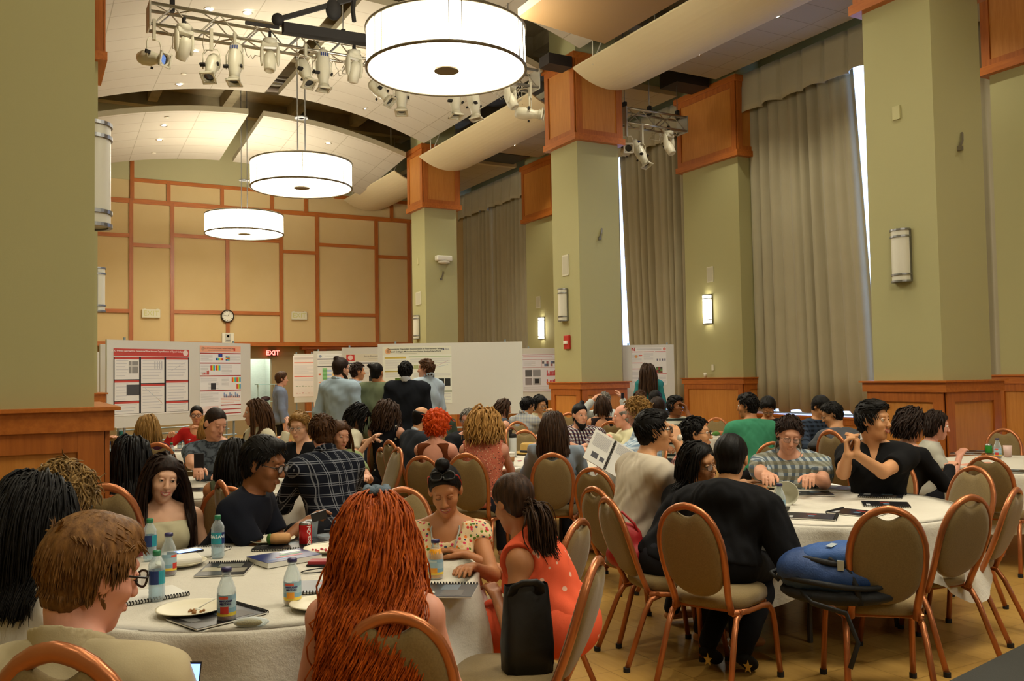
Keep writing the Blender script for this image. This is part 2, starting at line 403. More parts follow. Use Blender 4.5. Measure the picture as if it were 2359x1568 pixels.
cloud(.95, 8.75, -2, 6.2, 8.2, 7.5, 0, 'arched tiled cloud above the camera'); cloud(.95, 8.75, -10, -3.2, 8.2, 7.5, 0, 'arched tiled cloud behind the camera')
def soffit(y0, y1, n, x0=9.9, x1=12.47, z=7.66, lab=''):
    mb = MB(); mb.box((x0, y0, z+.001), (x1, y1, z+.14), EDGE); mb.quad((x0, y0, z), (x0, y1, z), (x1, y1, z), (x1, y0, z), TILE)
    tag(mb.build('ceiling_soffit'), lab, 'ceiling panel', 'flat tiled soffits by the windows')
soffit(-11, 13.76, 1, lab='long flat tiled soffit along the near windows'); soffit(15.0, 20.95, 2, lab='flat tiled soffit seen between the middle column and the pilaster'); soffit(22.4, 26.7, 3, lab='flat tiled soffit at the far wall end')
soffit(-11, 26.7, 4, -3.0, -.2, lab='flat tiled soffit along the left wall')
SW = mat('CFC09A', .6, name='reflector_paint')
def swoosh(x0, x1, y0, y1, lab, flip=False):
    mb = MB(); n = 18; V = []; c = (x0+x1)/2; h = (x1-x0)/2
    for i in range(n+1):
        x = x0+(x1-x0)*i/n; u = (x-c)/h; z = 6.9+.27*u*u
        for y in (y0, y1): V += [(x, y, z), (x, y, z+.03)]
    Fc = []
    for i in range(n):
        a = i*4; b = a+4; Fc += [(a, b, b+2, a+2), (a+1, a+3, b+3, b+1), (a, a+1, b+1, b), (a+2, b+2, b+3, a+3)]
    Fc += [(0, 2, 3, 1), (n*4, n*4+1, n*4+3, n*4+2)]
    mb.add(V, Fc, SW); r = tag(mb.build('curved_reflector', None, smooth=False), lab, 'ceiling reflector', 'curved ceiling reflectors')
    for y in (y0+.5, y1-.5):
        for x in (x0+.1, x1-.1): MB().tube([(x, y, 7.1), (x, y, 9.3)], .012, 6).build('hanger', WHITEM, r)
        MB().tube([(x0+.1, y, 7.12), (x0+.45, y, 7.9)], .012, 6).build('strut', WHITEM, r)
swoosh(8.7, 10.3, 7.5, 13.35, 'curved beige reflector crossing in front of the middle capital')
swoosh(8.7, 10.3, 14.9, 20.5, 'curved beige reflector crossing in front of the far capital')
swoosh(8.7, 10.3, 22.2, 26.5, 'curved beige reflector ending at the far wall')
swoosh(-.4, 1.0, 14.6, 20.4, 'pinkish curved reflector peeking past the left column')
swoosh(-.4, 1.0, 22.2, 26.5, 'left curved reflector near the far wall'); swoosh(8.7, 10.3, .2, 6.1, 'curved reflector overhead beyond the picture top')
# flat brown baffle close overhead
p0, p1, p2 = at(1193, 40, Z=6.02), at(1393, 101, Z=6.02), at(1565, 0, Z=6.02)
d = (p2-p1); d /= np.linalg.norm(d); q1 = p1+d*5; q0 = p0+d*5; t = np.array([0, 0, .11])
m = MB(); P = [p0, p1, q1, q0, p0+t, p1+t, q1+t, q0+t]
m.add(P, ((0, 1, 2, 3), ), mat('7E6038', .7)); mi = m.mi(mat('A8A598', .4, .6))
for f in ((4, 7, 6, 5), (0, 4, 5, 1), (1, 5, 6, 2), (2, 6, 7, 3), (3, 7, 4, 0)): m.f.append(list(f)); m.m.append(mi)
bf = tag(m.build('ceiling_baffle'), 'flat brown baffle with metal edge beside the nearest drum pendant', 'ceiling baffle')
m = MB()
for q in ((p0*.9+p1*.1), (p0*.2+p1*.8), (q0*.5+q1*.5)): m.tube([q, q+np.array([0, 0, 3.2])], .008, 5)
m.build('hanger_wire', STEEL, bf)
# ductwork, pipes and cables in the dark gaps
DUCT = mat('6F6A5E', .5, .3)
m = MB().tube([(11.0, 14.4, 8.1), (12.5, 14.4, 8.1)], .16, 14); tag(m.build('air_duct', DUCT, None, True), 'short round duct in the dark gap above the right truss', 'duct')
tag(MB().box((11.6, 13.95, 7.55), (12.45, 14.5, 7.95), mat('221A16', .6)).build('control_box'), 'black control box in the gap beside the right pilaster', 'box')
tag(MB().box((8.35, 13.6, 7.3), (8.85, 13.95, 7.5), mat('221A16', .6)).build('control_box'), 'black control box tucked left of the middle capital', 'box')
m = MB().box((10.4, 21.15, 7.7), (12.3, 22.1, 8.0), mat('2F3436', .5)); m.box((10.3, 22.1, 7.62), (12.4, 22.25, 8.05), EDGE); ag = m.build('air_grille'); [MB().tube([(x_, 21.2, 8.0), (x_, 21.2, 9.3)], .012, 6).build('hanger', WHITEM, ag) for x_ in (10.6, 12.2)]; tag(ag, 'dark rectangular air grille in the soffit by the far pilaster', 'vent')
for i in range(7):
    y = 20.55+.13*i; tag(MB().tube([(1+RNG.rand()*2, y, 8.7+RNG.rand()*.4), (4.5, y+.1, 8.5+RNG.rand()*.4), (8.6, y, 8.55+RNG.rand()*.4)], .02+.02*(i % 3), 8).build('ceiling_pipe', mat(('8A8474', '4A4238', '77695A')[i % 3], .6)), ('pale', 'dark', 'brown')[i % 3]+' pipe running across the gap between the tiled clouds', 'pipe', 'pipes above the ceiling clouds')
# ---------------------------------------------------------------- curtains
CURT = patt('curtain_cloth', lambda k: (k.set('Base Color', k.mix(noise(k, 2), lin('A39A7E'), lin('AEA68C'))), k.set('Roughness', .85), k.set('Sheen Weight', .2), k.bump(noise(k, 260, 2), .12, .003)))
def curtain(y0, y1, lab, top=7.5, bot=.86, sway0=0.0, sway1=0.0, seed=0, folds=None):
    r = np.random.RandomState(seed); n = max(24, int((y1-y0)*34)); nz = 10; V = []
    nf = folds or max(3, int((y1-y0)*4.2)); ph = np.cumsum(r.uniform(.6, 1.5, n)); ph = ph/ph[-1]*nf*2*PI
    amp = .062+.03*np.sin(np.linspace(0, nf*1.3, n)+r.rand()*6)
    for j in range(nz+1):
        f = j/nz; z = top+(bot-top)*f
        for i in range(n):
            u = i/(n-1); a = y0+sway0*f; b = y1+sway1*f
            V.append((12.98+amp[i]*math.sin(ph[i]+.35*math.sin(3*f+i*.05))*(.8+.3*f), a+(b-a)*u+.02*math.cos(ph[i]), z+(.03*math.sin(ph[i]*.5)*f)))
    Q = np.array([(j*n+i, j*n+i+1, (j+1)*n+i+1, (j+1)*n+i) for j in range(nz) for i in range(n-1)])
    o = fast_mesh('curtain', np.array(V), Q, CURT); s_ = o.modifiers.new('t', 'SOLIDIFY'); s_.thickness = .012
    return tag(o, lab, 'curtain', 'full height window curtains')
def valance(y0, y1, lab, seed):
    r = np.random.RandomState(seed); n = int((y1-y0)*30); V = []; k = max(3, int(round((y1-y0)/.55)))
    for j in range(7):
        f = j/6; z = 7.64-.78*f
        for i in range(n):
            u = i/(n-1)*k; fr = u-int(u); pl = math.exp(-((min(fr, 1-fr))/.05)**2)
            V.append((12.72+.06*pl-.07*f*(1-pl)*math.sin(fr*PI)+.02*math.sin(u*5+seed)*f, y0+(y1-y0)*i/(n-1), z+(.012*math.sin(fr*PI)*f)+.02*f*math.sin(u*3.1+seed)))
    Q = np.array([(j*n+i, j*n+i+1, (j+1)*n+i+1, (j+1)*n+i) for j in range(6) for i in range(n-1)])
    o = fast_mesh('curtain_valance', np.array(V), Q, CURT); s_ = o.modifiers.new('t', 'SOLIDIFY'); s_.thickness = .012
    return tag(o, lab, 'valance', 'pleated curtain valances')
curtain(8.02, 10.2, 'taupe curtain half hidden behind the near right column', seed=1)
curtain(10.82, 13.33, 'wide taupe curtain left of the near column, bright gap at its right edge', sway0=-.36, seed=2)
curtain(15.08, 17.84, 'taupe curtain right of the middle column, bright gap at its left edge', sway1=-.3, seed=3)
curtain(18.0, 20.38, 'taupe curtain hidden behind the middle right column', seed=4)
curtain(22.02, 24.64, 'taupe curtain nearer half beside the far pilaster', seed=5)
curtain(24.69, 26.78, 'taupe curtain next to the woven far wall', seed=6)
curtain(-7.95, -2.55, 'taupe curtain far behind the camera', seed=9); curtain(-.85, 6.2, 'taupe curtain beyond the picture at right', seed=8)
for n_, (a, b, l) in enumerate(((8.02, 13.33, 'pleated valance above the widest curtain'), (15.08, 20.38, 'pleated valance behind the short truss'), (22.02, 26.78, 'pleated valance nearest the far wall'), (-.85, 6.2, 'pleated valance beyond the picture at right'))): valance(a, b, l, n_)
# ================================================================ lamps
E_DRUM = emis((1.0, .94, .77), DRUM_E, 'lit_drum_shade'); E_SCON = emis((1.0, .9, .7), SCONCE_E, 'lit_sconce'); BRONZE = mat('7A715E', .4, .7)
def drum(x, y, z, r, h, lab, n=5):
    t = thing('drum_pendant', lab, 'pendant lamp', (x, y, z), 0, 'white drum pendants')
    A = np.arange(64)/64*2*PI
    mb = MB(); mb.lathe([(r, 0.012), (r, h-.012)], 64, cap=False); mb.build('lamp_shade', E_DRUM, t, True)
    MB().lathe([(.0001, .004), (r-.01, .004), (r-.01, .012), (.0001, .012)], 64).build('diffuser', E_DRUM, t)
    for zz in (0, h):
        MB().tube([(r*math.cos(a), r*math.sin(a), zz) for a in A], .021, 6, closed=True).build('rim', BRONZE, t, True)
    MB().lathe([(.0001, -.012), (.15, -.012), (.155, .004), (.0001, .004)], 32).build('finial', BRONZE, t)
    mb = MB()
    for a in np.arange(6)*PI/3+.2:
        for da in (-.075, .075):
            c, s = math.cos(a+da)*(r+.003), math.sin(a+da)*(r+.003); mb.tube([(c, s, 0), (c, s, h)], .008, 4)
    mb.build('seam_strip', BRONZE, t)
    mb = MB()
    for k in range(4): dx, dy = (.1*math.cos(k*PI/2+.6), .1*math.sin(k*PI/2+.6)); mb.tube([(dx, dy, h), (dx, dy, 9.3-z)], .008, 6)
    mb.lathe([(.05, 0), (.13, 0), (.13, .02), (.05, .02)], 16, c=(0, 0, 1.35), cap=False); mb.build('stem', STEEL, t)
    return t
drum(4.43, 9.57, 5.3, .95, .47, 'nearest and largest lit drum pendant, below the brown baffle')
drum(4.66, 16.75, 5.3, .95, .47, 'middle lit drum pendant above the round clock')
drum(4.84, 22.66, 5.3, .95, .47, 'farthest and lowest looking lit drum pendant')
drum(4.5, 2.4, 5.3, .95, .47, 'lit drum pendant overhead beyond the picture top'); drum(4.5, -4.8, 5.3, .95, .47, 'lit drum pendant behind the camera')  # unseen pendants, added to light the foreground and the left column
def sconce(p, dirn, lit, lab, s=1.0):
    """half-round wall lamp; p = wall point at its centre, dirn = outward azimuth angle"""
    t = thing('wall_sconce', lab, 'wall lamp', p, dirn, 'half round wall sconces')
    H, R = .3*s, .115*s
    A = np.linspace(-PI/2, PI/2, 17)
    mb = MB(); V = [(R*math.sin(a), -R*math.cos(a)*.95-.02, z) for z in (-H, H) for a in A]
    mb.add(V, [(i, i+1, 17+i+1, 17+i) for i in range(16)]); mb.build('lamp_shade', E_SCON if lit else mat('D9D6C6', .35), t, True)
    MB().box((-R*1.05, -.03, -H*1.02), (R*1.05, 0, H*1.02)).build('back_plate', STEEL, t)
    for z in (-H, -H*.74, H*.74, H):
        mb = MB(); V = []
        for a in A:
            for rr, zz in ((R*.9, -.011), (R*1.1, -.011), (R*1.1, .011), (R*.9, .011)): V.append((rr*math.sin(a), -rr*math.cos(a)*.95-.02, z+zz))
        Fc = [(i*4+k, i*4+(k+1) % 4, i*4+4+(k+1) % 4, i*4+4+k) for i in range(16) for k in range(4)]
        mb.add(V, Fc); mb.build('band', STEEL, t)
    if not lit:
        mb = MB(); V = [(0, -.02, -H)]+[(R*math.sin(a), -R*math.cos(a)*.95-.02, -H) for a in A]; mb.add(V, [(0, i+1, i+2) for i in range(16)]); mb.build('bottom_glass', mat('CFCAB8', .4), t)
    return t
WEST = -PI/2      # outward -X ; local -Y points outward
sconce((XC, 6.84, 2.945), -PI/2, False, 'unlit half round sconce on the near right column')
sconce((XC, 14.25, 2.95), -PI/2, False, 'unlit half round sconce on the middle right column')
sconce((XC, 21.42, 2.93), -PI/2, False, 'unlit small looking sconce on the far right column')
sconce((.34, 6.1, 2.92), PI/2, False, 'unlit sconce on the near left column, seen from its side', 1.06)
sconce((.86, 13.6, 2.92), PI/2, False, 'unlit sconce showing as a sliver past the left column')
sconce((12.62, 14.32, 2.95), -PI/2, True, 'glowing wall sconce on the pilaster beside the wide curtain')
sconce((12.62, 21.15, 2.93), -PI/2, True, 'glowing wall sconce on the far pilaster')
DWN = emis((1, .88, .7), DOWN_W, 'downlight_glow')
def spot(t, w=1.0):
    L = bpy.data.lights.new('downlight_beam', 'SPOT'); L.energy = SPOT_W*w; L.color = (1.0, .92, .70); L.spot_size = 1.9; L.spot_blend = .6; L.shadow_soft_size = .06
    o = bpy.data.objects.new('downlight_beam', L); COL.objects.link(o); o.location = (0, 0, -.02); o.parent = t
def downlight(p, lab='round recessed downlight in a tiled ceiling cloud', n=(0, 0, 1)):
    t = thing('recessed_downlight', lab, 'downlight', p, 0, 'recessed downlights in clouds' if 'cloud' in lab else 'recessed downlights in soffits')
    MB().lathe([(.055, .0), (.085, -.006), (.09, 0), (.085, .004)], 20, cap=False).build('trim_ring', mat('C9C4B6', .25, .8), t, True)
    MB().lathe([(.0001, .002), (.055, .002), (.055, .004), (.0001, .004)], 20).build('bulb', DWN, t)
    spot(t)
def zc(x, y, zm=8.2, ze=7.52, y0=14.5, sl=0): return zm-(zm-ze)*((x-4.9)/3.85)**2-sl*(y-y0)-.008
for (px_, py_) in ((481, 20), (447, 117), (412, 194), (377, 289), (367, 322), (757, 330), (844, 250), ):
    far = py_ > 240 and px_ != 844
    z = 7.8
    for _ in range(12):
        q = at(px_, py_, Z=z); z = .5*z+.5*(zc(q[0], q[1], 8.02, 7.42, 21.5, .085) if far else zc(q[0], q[1]))
    downlight((q[0], q[1], z-.004))
for y_ in (-8.5, -5, -.6, 2.0, 4.8, 8.6, 11.6):
    for x_ in (2.2, 7.4): downlight((x_, y_, zc(x_, y_)-.03))  # unseen downlights, added to throw more light on tables and people
for x_, y_ in ((7.2, 15.6), (7.2, 18.8), (3.4, 15.6)): downlight((x_, y_, zc(x_, y_)-.03))  # extra downlights added where hidden, for more light from above
for y_ in (-8, -4, 0, 4, 8.5): downlight((11.2, y_, 7.65), 'round recessed downlight in a flat soffit'); downlight((-1.6, y_, 7.65), 'round recessed downlight in a flat soffit')  # unseen soffit rows, added to brighten the room from above
for y_ in (13, 17, 21, 25): downlight((-1.6, y_, 7.65), 'round recessed downlight in a flat soffit')  # left soffit row goes on, likewise unseen and added for light
for (px_, py_) in ((1788, 38), (1606, 126), (1182, 334)): q = at(px_, py_, Z=7.65); downlight(q, 'round recessed downlight in a flat soffit')
# small discs (sprinklers) of the clouds
for (px_, py_) in ((423, 170), (384, 270), (354, 352), (1213, 318), (1658, 98)):
    z = 7.65 if px_ > 1000 else 7.85
    q = at(px_, py_, Z=z)
    if px_ < 1000:
        for _ in range(12): q = at(px_, py_, Z=z); z = .5*z+.5*(zc(q[0], q[1], 8.02, 7.42, 21.5, .085) if py_ > 240 else zc(q[0], q[1]))
    tag(MB().lathe([(.0001, -.012), (.05, -.012), (.06, 0), (.0001, 0)], 16).build('sprinkler_cap', mat('CFC6B0', .5), None, True), 'flat round sprinkler cap in a ceiling tile', 'sprinkler', 'sprinkler caps').location = (q[0], q[1], z)
# ================================================================ trusses and stage lights
ALU = mat('B9B4A6', .3, .9)
def truss(a, b, lab, s=.29):
    a = np.array(a, float); b = np.array(b, float); L = np.linalg.norm(b-a); t = thing('lighting_truss', lab, 'truss', a, math.atan2(b[1]-a[1], b[0]-a[0]))
    h = s/2
    for (y, z) in ((-h, -h), (h, -h), (h, h), (-h, h)): MB().tube([(0, y, z), (L, y, z)], .024, 10).build('chord', ALU, t, True)
    n = max(2, int(round(L/.62))); d = L/n; mb = MB()
    for i in range(n):
        x = i*d
        for (p, q) in (((-h, -h), (-h, h)), ((h, -h), (h, h)), ((-h, -h), (h, -h)), ((-h, h), (h, h))):
            mb.tube([(x+.04, *p), (x+d/2, *q)], .011, 6); mb.tube([(x+d/2, *q), (x+d-.04, *p)], .011, 6)
    mb.build('lacing', ALU, t)
    for x in (0, L): MB().box((x-.012, -h-.03, -h-.03), (x+.012, h+.03, h+.03)).build('end_plate', mat('B0AA9A', .5, .5), t, bevel=.004)
    for x in (L*.05, L*.45, L*.92):
        MB().box((x-.03, -.04, h-.02), (x+.03, .04, h+.16)).build('clamp', DARK, t); MB().tube([(x, 0, h+.1), (x, 0, 9.2-a[2])], .01, 5).build('chain', STEEL, t)
    r = np.random.RandomState(int(L*10))
    for i in range(int(L*3)):
        x = r.uniform(.1, L-.35); l = r.uniform(.15, .35); u = np.linspace(0, 1, 9)
        mb = MB(); mb.tube([(x+l*v, h*r.choice((-1, 1))*.9, -h-.02-4*r.uniform(.1, .28)*v*(1-v)) for v in u], .006, 5); mb.build('cable', mat('BDB6A4', .6), t)
    return t
T1 = [np.array((1.49, 13.0, 6.68)), np.array((7.68, 13.0, 6.64))]
truss(T1[0], T1[1], 'long aluminium box truss hung with stage lights behind the nearest pendant')
T2a, T2b = at(1432, 262, Y=14.2), at(1572, 307, Y=14.2); T2a[2] = T2b[2] = 6.73
truss(T2a, T2b, 'short aluminium box truss between the middle column and the pilaster')
CRM = mat('CFC9B2', .4); CRD = mat('B5AE96', .45); LENS = mat('101018', .1, coat=1)
def aim(d, up=(0, 0, 1)):
    d = np.array(d, float); d /= np.linalg.norm(d); u = np.array(up, float); u = u-d*(u@d)
    if np.linalg.norm(u) < 1e-3: u = np.array([1., 0, 0])-d*d[0]
    u /= np.linalg.norm(u); r = np.cross(d, u); return np.array([r, d, u]).T      # columns: x, y(forward), z
def spot_profile(p, d, lab, big=False):
    """ellipsoidal stage light: body, lens tube, square gel frame, yoke"""
    t = thing('stage_light', lab, 'stage light', p, 0, 'cream stage lights on the trusses'); R = np.eye(4); R[:3, :3] = aim(d)
    Rz = np.eye(4); Rz[:3, :3] = R[:3, :3]@np.array([[1, 0, 0], [0, 0, 1], [0, -1, 0]])     # lathe z -> forward
    o = [(.03, -.27), (.075, -.26), (.1, -.2), (.105, -.06), (.085, .0), (.07, .06), (.07, .14)]
    if big: o = [(.02, -.42), (.07, -.4), (.1, -.34), (.105, -.12), (.1, -.02), (.075, .06), (.072, .16)]
    MB().lathe(o, 20, M=Rz).build('body', CRM, t, True)
    MB().lathe([(.068, .135), (.085, .15), (.085, .21), (.07, .21), (.066, .145)], 20, M=Rz, cap=False).build('lens_tube', CRD, t, True)
    MB().lathe([(.0001, .175), (.067, .175), (.067, .18), (.0001, .18)], 20, M=Rz).build('lens', LENS, t)
    mb = MB()
    for x0, x1, z0, z1 in ((-.1, .1, .075, .1), (-.1, .1, -.1, -.075), (-.1, -.075, -.1, .1), (.075, .1, -.1, .1)): mb.box((x0, .2, z0), (x1, .225, z1), M=R)
    mb.build('gel_frame', CRM, t)
    for a in np.arange(3)*2*PI/3+.5: MB().box((.1*math.cos(a)-.012, -.03, .1*math.sin(a)-.012), (.155*math.cos(a)+.012, .0, .155*math.sin(a)+.012), M=R).build('shutter_knob', DARK, t)
    y = R[:3, 0]; top = np.array([0, 0, .3]); mb = MB()
    mb.tube([y*.12, y*.125+[0, 0, .2], y*.09+[0, 0, .27], -y*.09+[0, 0, .27], -y*.125+[0, 0, .2], -y*.12], .009, 6); mb.build('yoke', CRM, t, True)
    MB().box((-.02, -.03, .26), (.02, .03, max(.42, 6.6-p[2]))).build('hook_clamp', CRD, t)
    if big:
        mb = MB()
        for k in range(4): mb.box((-.05+.03*k, -.33, .09), (-.035+.03*k, -.28, .108), M=R)
        mb.build('plug', mat('2A3C78', .4), t)
def mover(p, yaw, pitch, lab):
    t = thing('moving_light', lab, 'stage light', p, yaw, 'cream moving head lights on the trusses')
    MB().lathe([(.05, .2), (.1, .22), (.1, .28), (.05, .3)], 16).build('base', CRM, t, True)
    MB().box((-.12, -.06, .16), (.12, .06, .235)).build('yoke_bridge', CRM, t, bevel=.02)
    for s in (-1, 1): MB().sph((s*.115, 0, .05), (.028, .06, .17), seg=12).build('yoke_arm', CRM, t, True)
    c, s_ = math.cos(pitch), math.sin(pitch); M = np.array([[1, 0, 0, 0], [0, c, -s_, 0], [0, s_, c, -.04], [0, 0, 0, 1]], float)
    MB().lathe([(.0001, .16), (.06, .15), (.085, .08), (.09, -.06), (.08, -.15), (.06, -.17), (.055, -.16), (.0001, -.16)], 18, M=M).build('head', CRM, t, True)
    mb = MB()
    for k in range(5): mb.box((-.05, .08, .0+.022*k), (.05, .093, .008+.022*k), M=M)
    mb.build('vent', DARK, t); MB().box((-.02, -.02, .28), (.02, .02, max(.4, 6.6-p[2]))).build('hook_clamp', DARK, t)
def hang(px_, py_, Y=12.86): q = at(px_, py_, Y=Y); return q
for (x, y, dx, dy, dz, big, l) in ((355, 135, .9, -1.2, -.35, False, 'cream profile light facing the camera at the left end of the truss'), (487, 158, -.35, -.6, -1, False, 'cream profile light tilted down, second profile from the left end'),
      (541, 160, -.1, -.2, -1, True, 'cream profile light with plug row, hanging straight down left of the truss middle'), (704, 170, .15, -.6, -1, False, 'cream profile light tilted down above the middle pendant cables'),
      (745, 175, .0, -.1, -1, True, 'cream profile light pointing straight down beside the middle pendant cables'), (880, 215, .5, -.6, -.8, False, 'cream profile light half hidden by the nearest pendant rim at its left'),
      (925, 232, -.1, -.2, -1, True, 'cream profile light under the left edge of the nearest pendant'), (1048, 240, 0, -.2, -1, False, 'cream profile light just below the nearest pendant middle'),
      (1093, 245, .1, -.1, -1, True, 'cream profile light pointing down below the nearest pendant'), (1222, 262, 1, -.8, -.2, False, 'cream profile light facing right at the right truss end')):
    spot_profile(hang(x, y), (dx, dy, dz), l, big)
for (x, y, ya, pi_, l) in ((424, 105, .4, .5, 'cream moving light second from the left truss end'), (622, 135, -.3, -.3, 'cream moving light at the truss middle beside a paper tag'), (816, 160, .3, .3, 'cream moving light left of the nearest pendant'), (1176, 225, .6, -.5, 'cream moving light near the right truss end')): mover(hang(x, y), ya, pi_, l)
spot_profile(at(1444, 345, Y=14.06), (-.5, -1, -.1), 'cream profile light facing the camera on the short truss'); spot_profile(at(1480, 362, Y=14.06), (.2, -.5, -1), 'cream profile light tilted down on the short truss', True)
mover(at(1541, 335, Y=14.06), .3, -.5, 'cream moving light on the short truss')
# black folding arm rig over the truss
t = thing('black_rig', 'black jointed bar rig lying over the long truss', 'rig', (0, 0, 0))
A_ = at(565, 52, Y=12.6); B_ = at(860, 95, Y=12.6); C_ = at(640, 45, Y=12.6); D_ = at(830, -8, Y=12.6)
MB().tube([A_, A_*.75+B_*.25], .03, 4).build('bar', DARK, t); MB().tube([A_*.72+B_*.28, B_], .1, 4).build('rail', DARK, t); MB().tube([C_, D_], .045, 4).build('arm', DARK, t)
MB().sph(C_, .09).build('joint', DARK, t, True); MB().sph(at(768, 22, Y=12.6), (.12, .08, .16)).build('weight', DARK, t, True); MB().tube([at(815, 0, Y=12.6), at(813, 25, Y=12.6), at(816, 50, Y=12.6)], .035, 6).build('strap', DARK, t)
# ================================================================ small things on walls
def wall_card(px0, py0, px1, py1, X=None, Y=None): return at(px0, py0, X=X, Y=Y), at(px1, py1, X=X, Y=Y)
p = at(524, 728, Y=YW-.06); t = thing('wall_clock', 'round wall clock with dark rim on the woven far wall', 'clock', p)
Mx = np.array([[1, 0, 0, 0], [0, 0, 1, 0], [0, -1, 0, 0], [0, 0, 0, 1]], float)
MB().lathe([(.165, -.05), (.19, -.03), (.19, .03), (.165, .05), (.155, .03), (.155, -.05)], 36, M=Mx, cap=False).build('rim', mat('33241C', .4), t, True)
MB().lathe([(.0001, -.03), (.16, -.03), (.16, -.02), (.0001, -.02)], 36, M=Mx).build('dial', mat('E9E4D2', .5), t)
mb = MB()
for k in range(12): a = k*PI/6; mb.box((.128*math.sin(a)-.006, -.036, .128*math.cos(a)-.012), (.128*math.sin(a)+.006, -.031, .128*math.cos(a)+.012))
mb.build('hour_marks', DARK, t); MB().tube([(0, -.04, 0), (.055, -.04, .075)], .006, 4).build('hour_hand', DARK, t); MB().tube([(0, -.042, 0), (-.12, -.042, .03)], .004, 4).build('minute_hand', DARK, t)
EXIT_R = emis((1.0, .06, .05), 3.0, 'exit_red')
for (x, y, lab, red) in ((348, 722, 'cream dead exit sign on the woven wall, left of the clock', 0), (689, 727, 'cream dead exit sign on the woven wall, right of the clock', 0)):
    p = at(x, y, Y=YW-.05); t = thing('exit_sign', lab, 'exit sign', p); MB().box((-.24, -.04, -.12), (.24, .04, .12)).build('housing', mat('D8D3B8', .5), t, bevel=.01)
    text('EXIT', .2, mat('C9C57A', .5), t, (0, -.043, 0), (PI/2, 0, 0))
    for s in (-1, 1): MB().box((s*.17-.03, -.03, .12), (s*.17+.03, .02, .135)).build('bracket', mat('D8D3B8', .5), t)
p = at(628, 813, Y=YW+.42); t = thing('exit_sign', 'glowing red exit sign hung under the recess beside the poster boards', 'exit sign', p); MB().box((-.15, -.02, -.1), (.15, .02, .1)).build('housing', mat('5A2418', .5), t)
text('EXIT', .2, EXIT_R, t, (0, -.024, 0), (PI/2, 0, 0), bold=.004)
p = at(525, 778, Y=YW-.05); t = thing('wall_camera_box', 'white square control panel with dark lens below the clock', 'control panel', p); MB().box((-.17, -.03, -.15), (.17, .03, .15)).build('housing', mat('E2DDC8', .5), t, bevel=.008); MB().box((-.08, -.036, -.12), (.08, -.03, .12)).build('face', mat('B9B6A8', .4), t)
MB().lathe([(.0001, 0), (.035, 0), (.035, .01), (.0001, .01)], 16, M=np.array([[1, 0, 0, 0], [0, 0, 1, -.036], [0, -1, 0, .05], [0, 0, 0, 1]], float)).build('lens', LENS, t); MB().box((-.06, -.038, -.09), (.06, -.034, -.07)).build('slot', DARK, t)
GRL = mat('B9B49C', .6)
for (x, y, X, wd, h, lab) in ((1303, 611, XC, .2, .36, 'white speaker panel on the middle right column'), (964, 687, XC, .3, .3, 'pale speaker panel on the far right column'), (1636, 632, 12.62, .17, .3, 'pale speaker panel above the glowing pilaster sconce'), (1240, 696, 12.62, .2, .3, 'pale speaker panel above the far glowing sconce')):
    p = at(x, y, X=X-.01); t = thing('wall_speaker', lab, 'speaker', p, -PI/2, 'flush wall speakers'); MB().box((-wd/2*1.1, -.01, -h*.55), (wd/2*1.1, .012, h*.55)).build('frame', mat('CDC8B0', .5), t); MB().box((-wd/2*.9, -.014, -h*.47), (wd/2*.9, 0, h*.47)).build('grille', GRL, t)
for (x, y, X, Y, lab) in ((1383, 538, None, 13.72, 'small steel strap bracket on the middle right column'), (1018, 634, None, 20.9, 'small steel strap bracket under the white box on the far column'), (2211, 325, None, 6.38, 'small steel strap bracket on the near right column')):
    p = at(x, y, X=X, Y=Y); t = thing('wall_bracket', lab, 'bracket', p, 0, 'steel strap brackets'); MB().tube([(.03, -.01, .1), (0, -.03, 0), (-.035, -.01, -.09)], .016, 4).build('strap', mat('8F8878', .4, .7), t); MB().box((-.06, -.05, -.12), (-.01, 0, -.07)).build('foot', mat('8F8878', .4, .7), t)
p = at(1020, 600, Y=20.86); t = thing('wall_projector', 'white box unit on the far right column', 'wall unit', p); MB().box((-.22, -.14, -.02), (.22, .04, .12)).build('housing', mat('DEDBCB', .4), t, bevel=.03); MB().sph((0, -.06, -.05), (.17, .1, .05)).build('dome', mat('CFCBBA', .4), t, True)
p = at(1307, 788, X=XC-.02); t = thing('fire_alarm', 'red fire alarm on the middle right column', 'fire alarm', p, -PI/2); MB().box((-.09, -.03, -.13), (.09, .02, .13)).build('housing', mat('B5281E', .4), t, bevel=.01); MB().box((-.06, -.055, -.03), (.06, -.03, .03)).build('handle', mat('E8E4D8', .4), t)
p = at(1642, 846, X=12.6); tag(MB().box((-.03, -.01, -.06), (.03, .01, .06)).build('wall_switch', mat('D9D5C0', .5)), 'small cream switch plate above the pilaster wainscot', 'switch').location = p
bpy.data.objects['wall_switch'].rotation_euler = (0, 0, -PI/2)
for (x, y, X, lab) in ((2065, 260, XC-.01, 'small blank plate high on the near right column'), (963, 602, XC-.01, 'small blank plate on the far right column')):
    o = tag(MB().box((-.01, -.05, -.08), (.01, .05, .08)).build('blank_plate', mat('B9B483', .6)), lab, 'wall plate'); o.location = at(x, y, X=X)
p = at(1625, 868, X=12.5); 
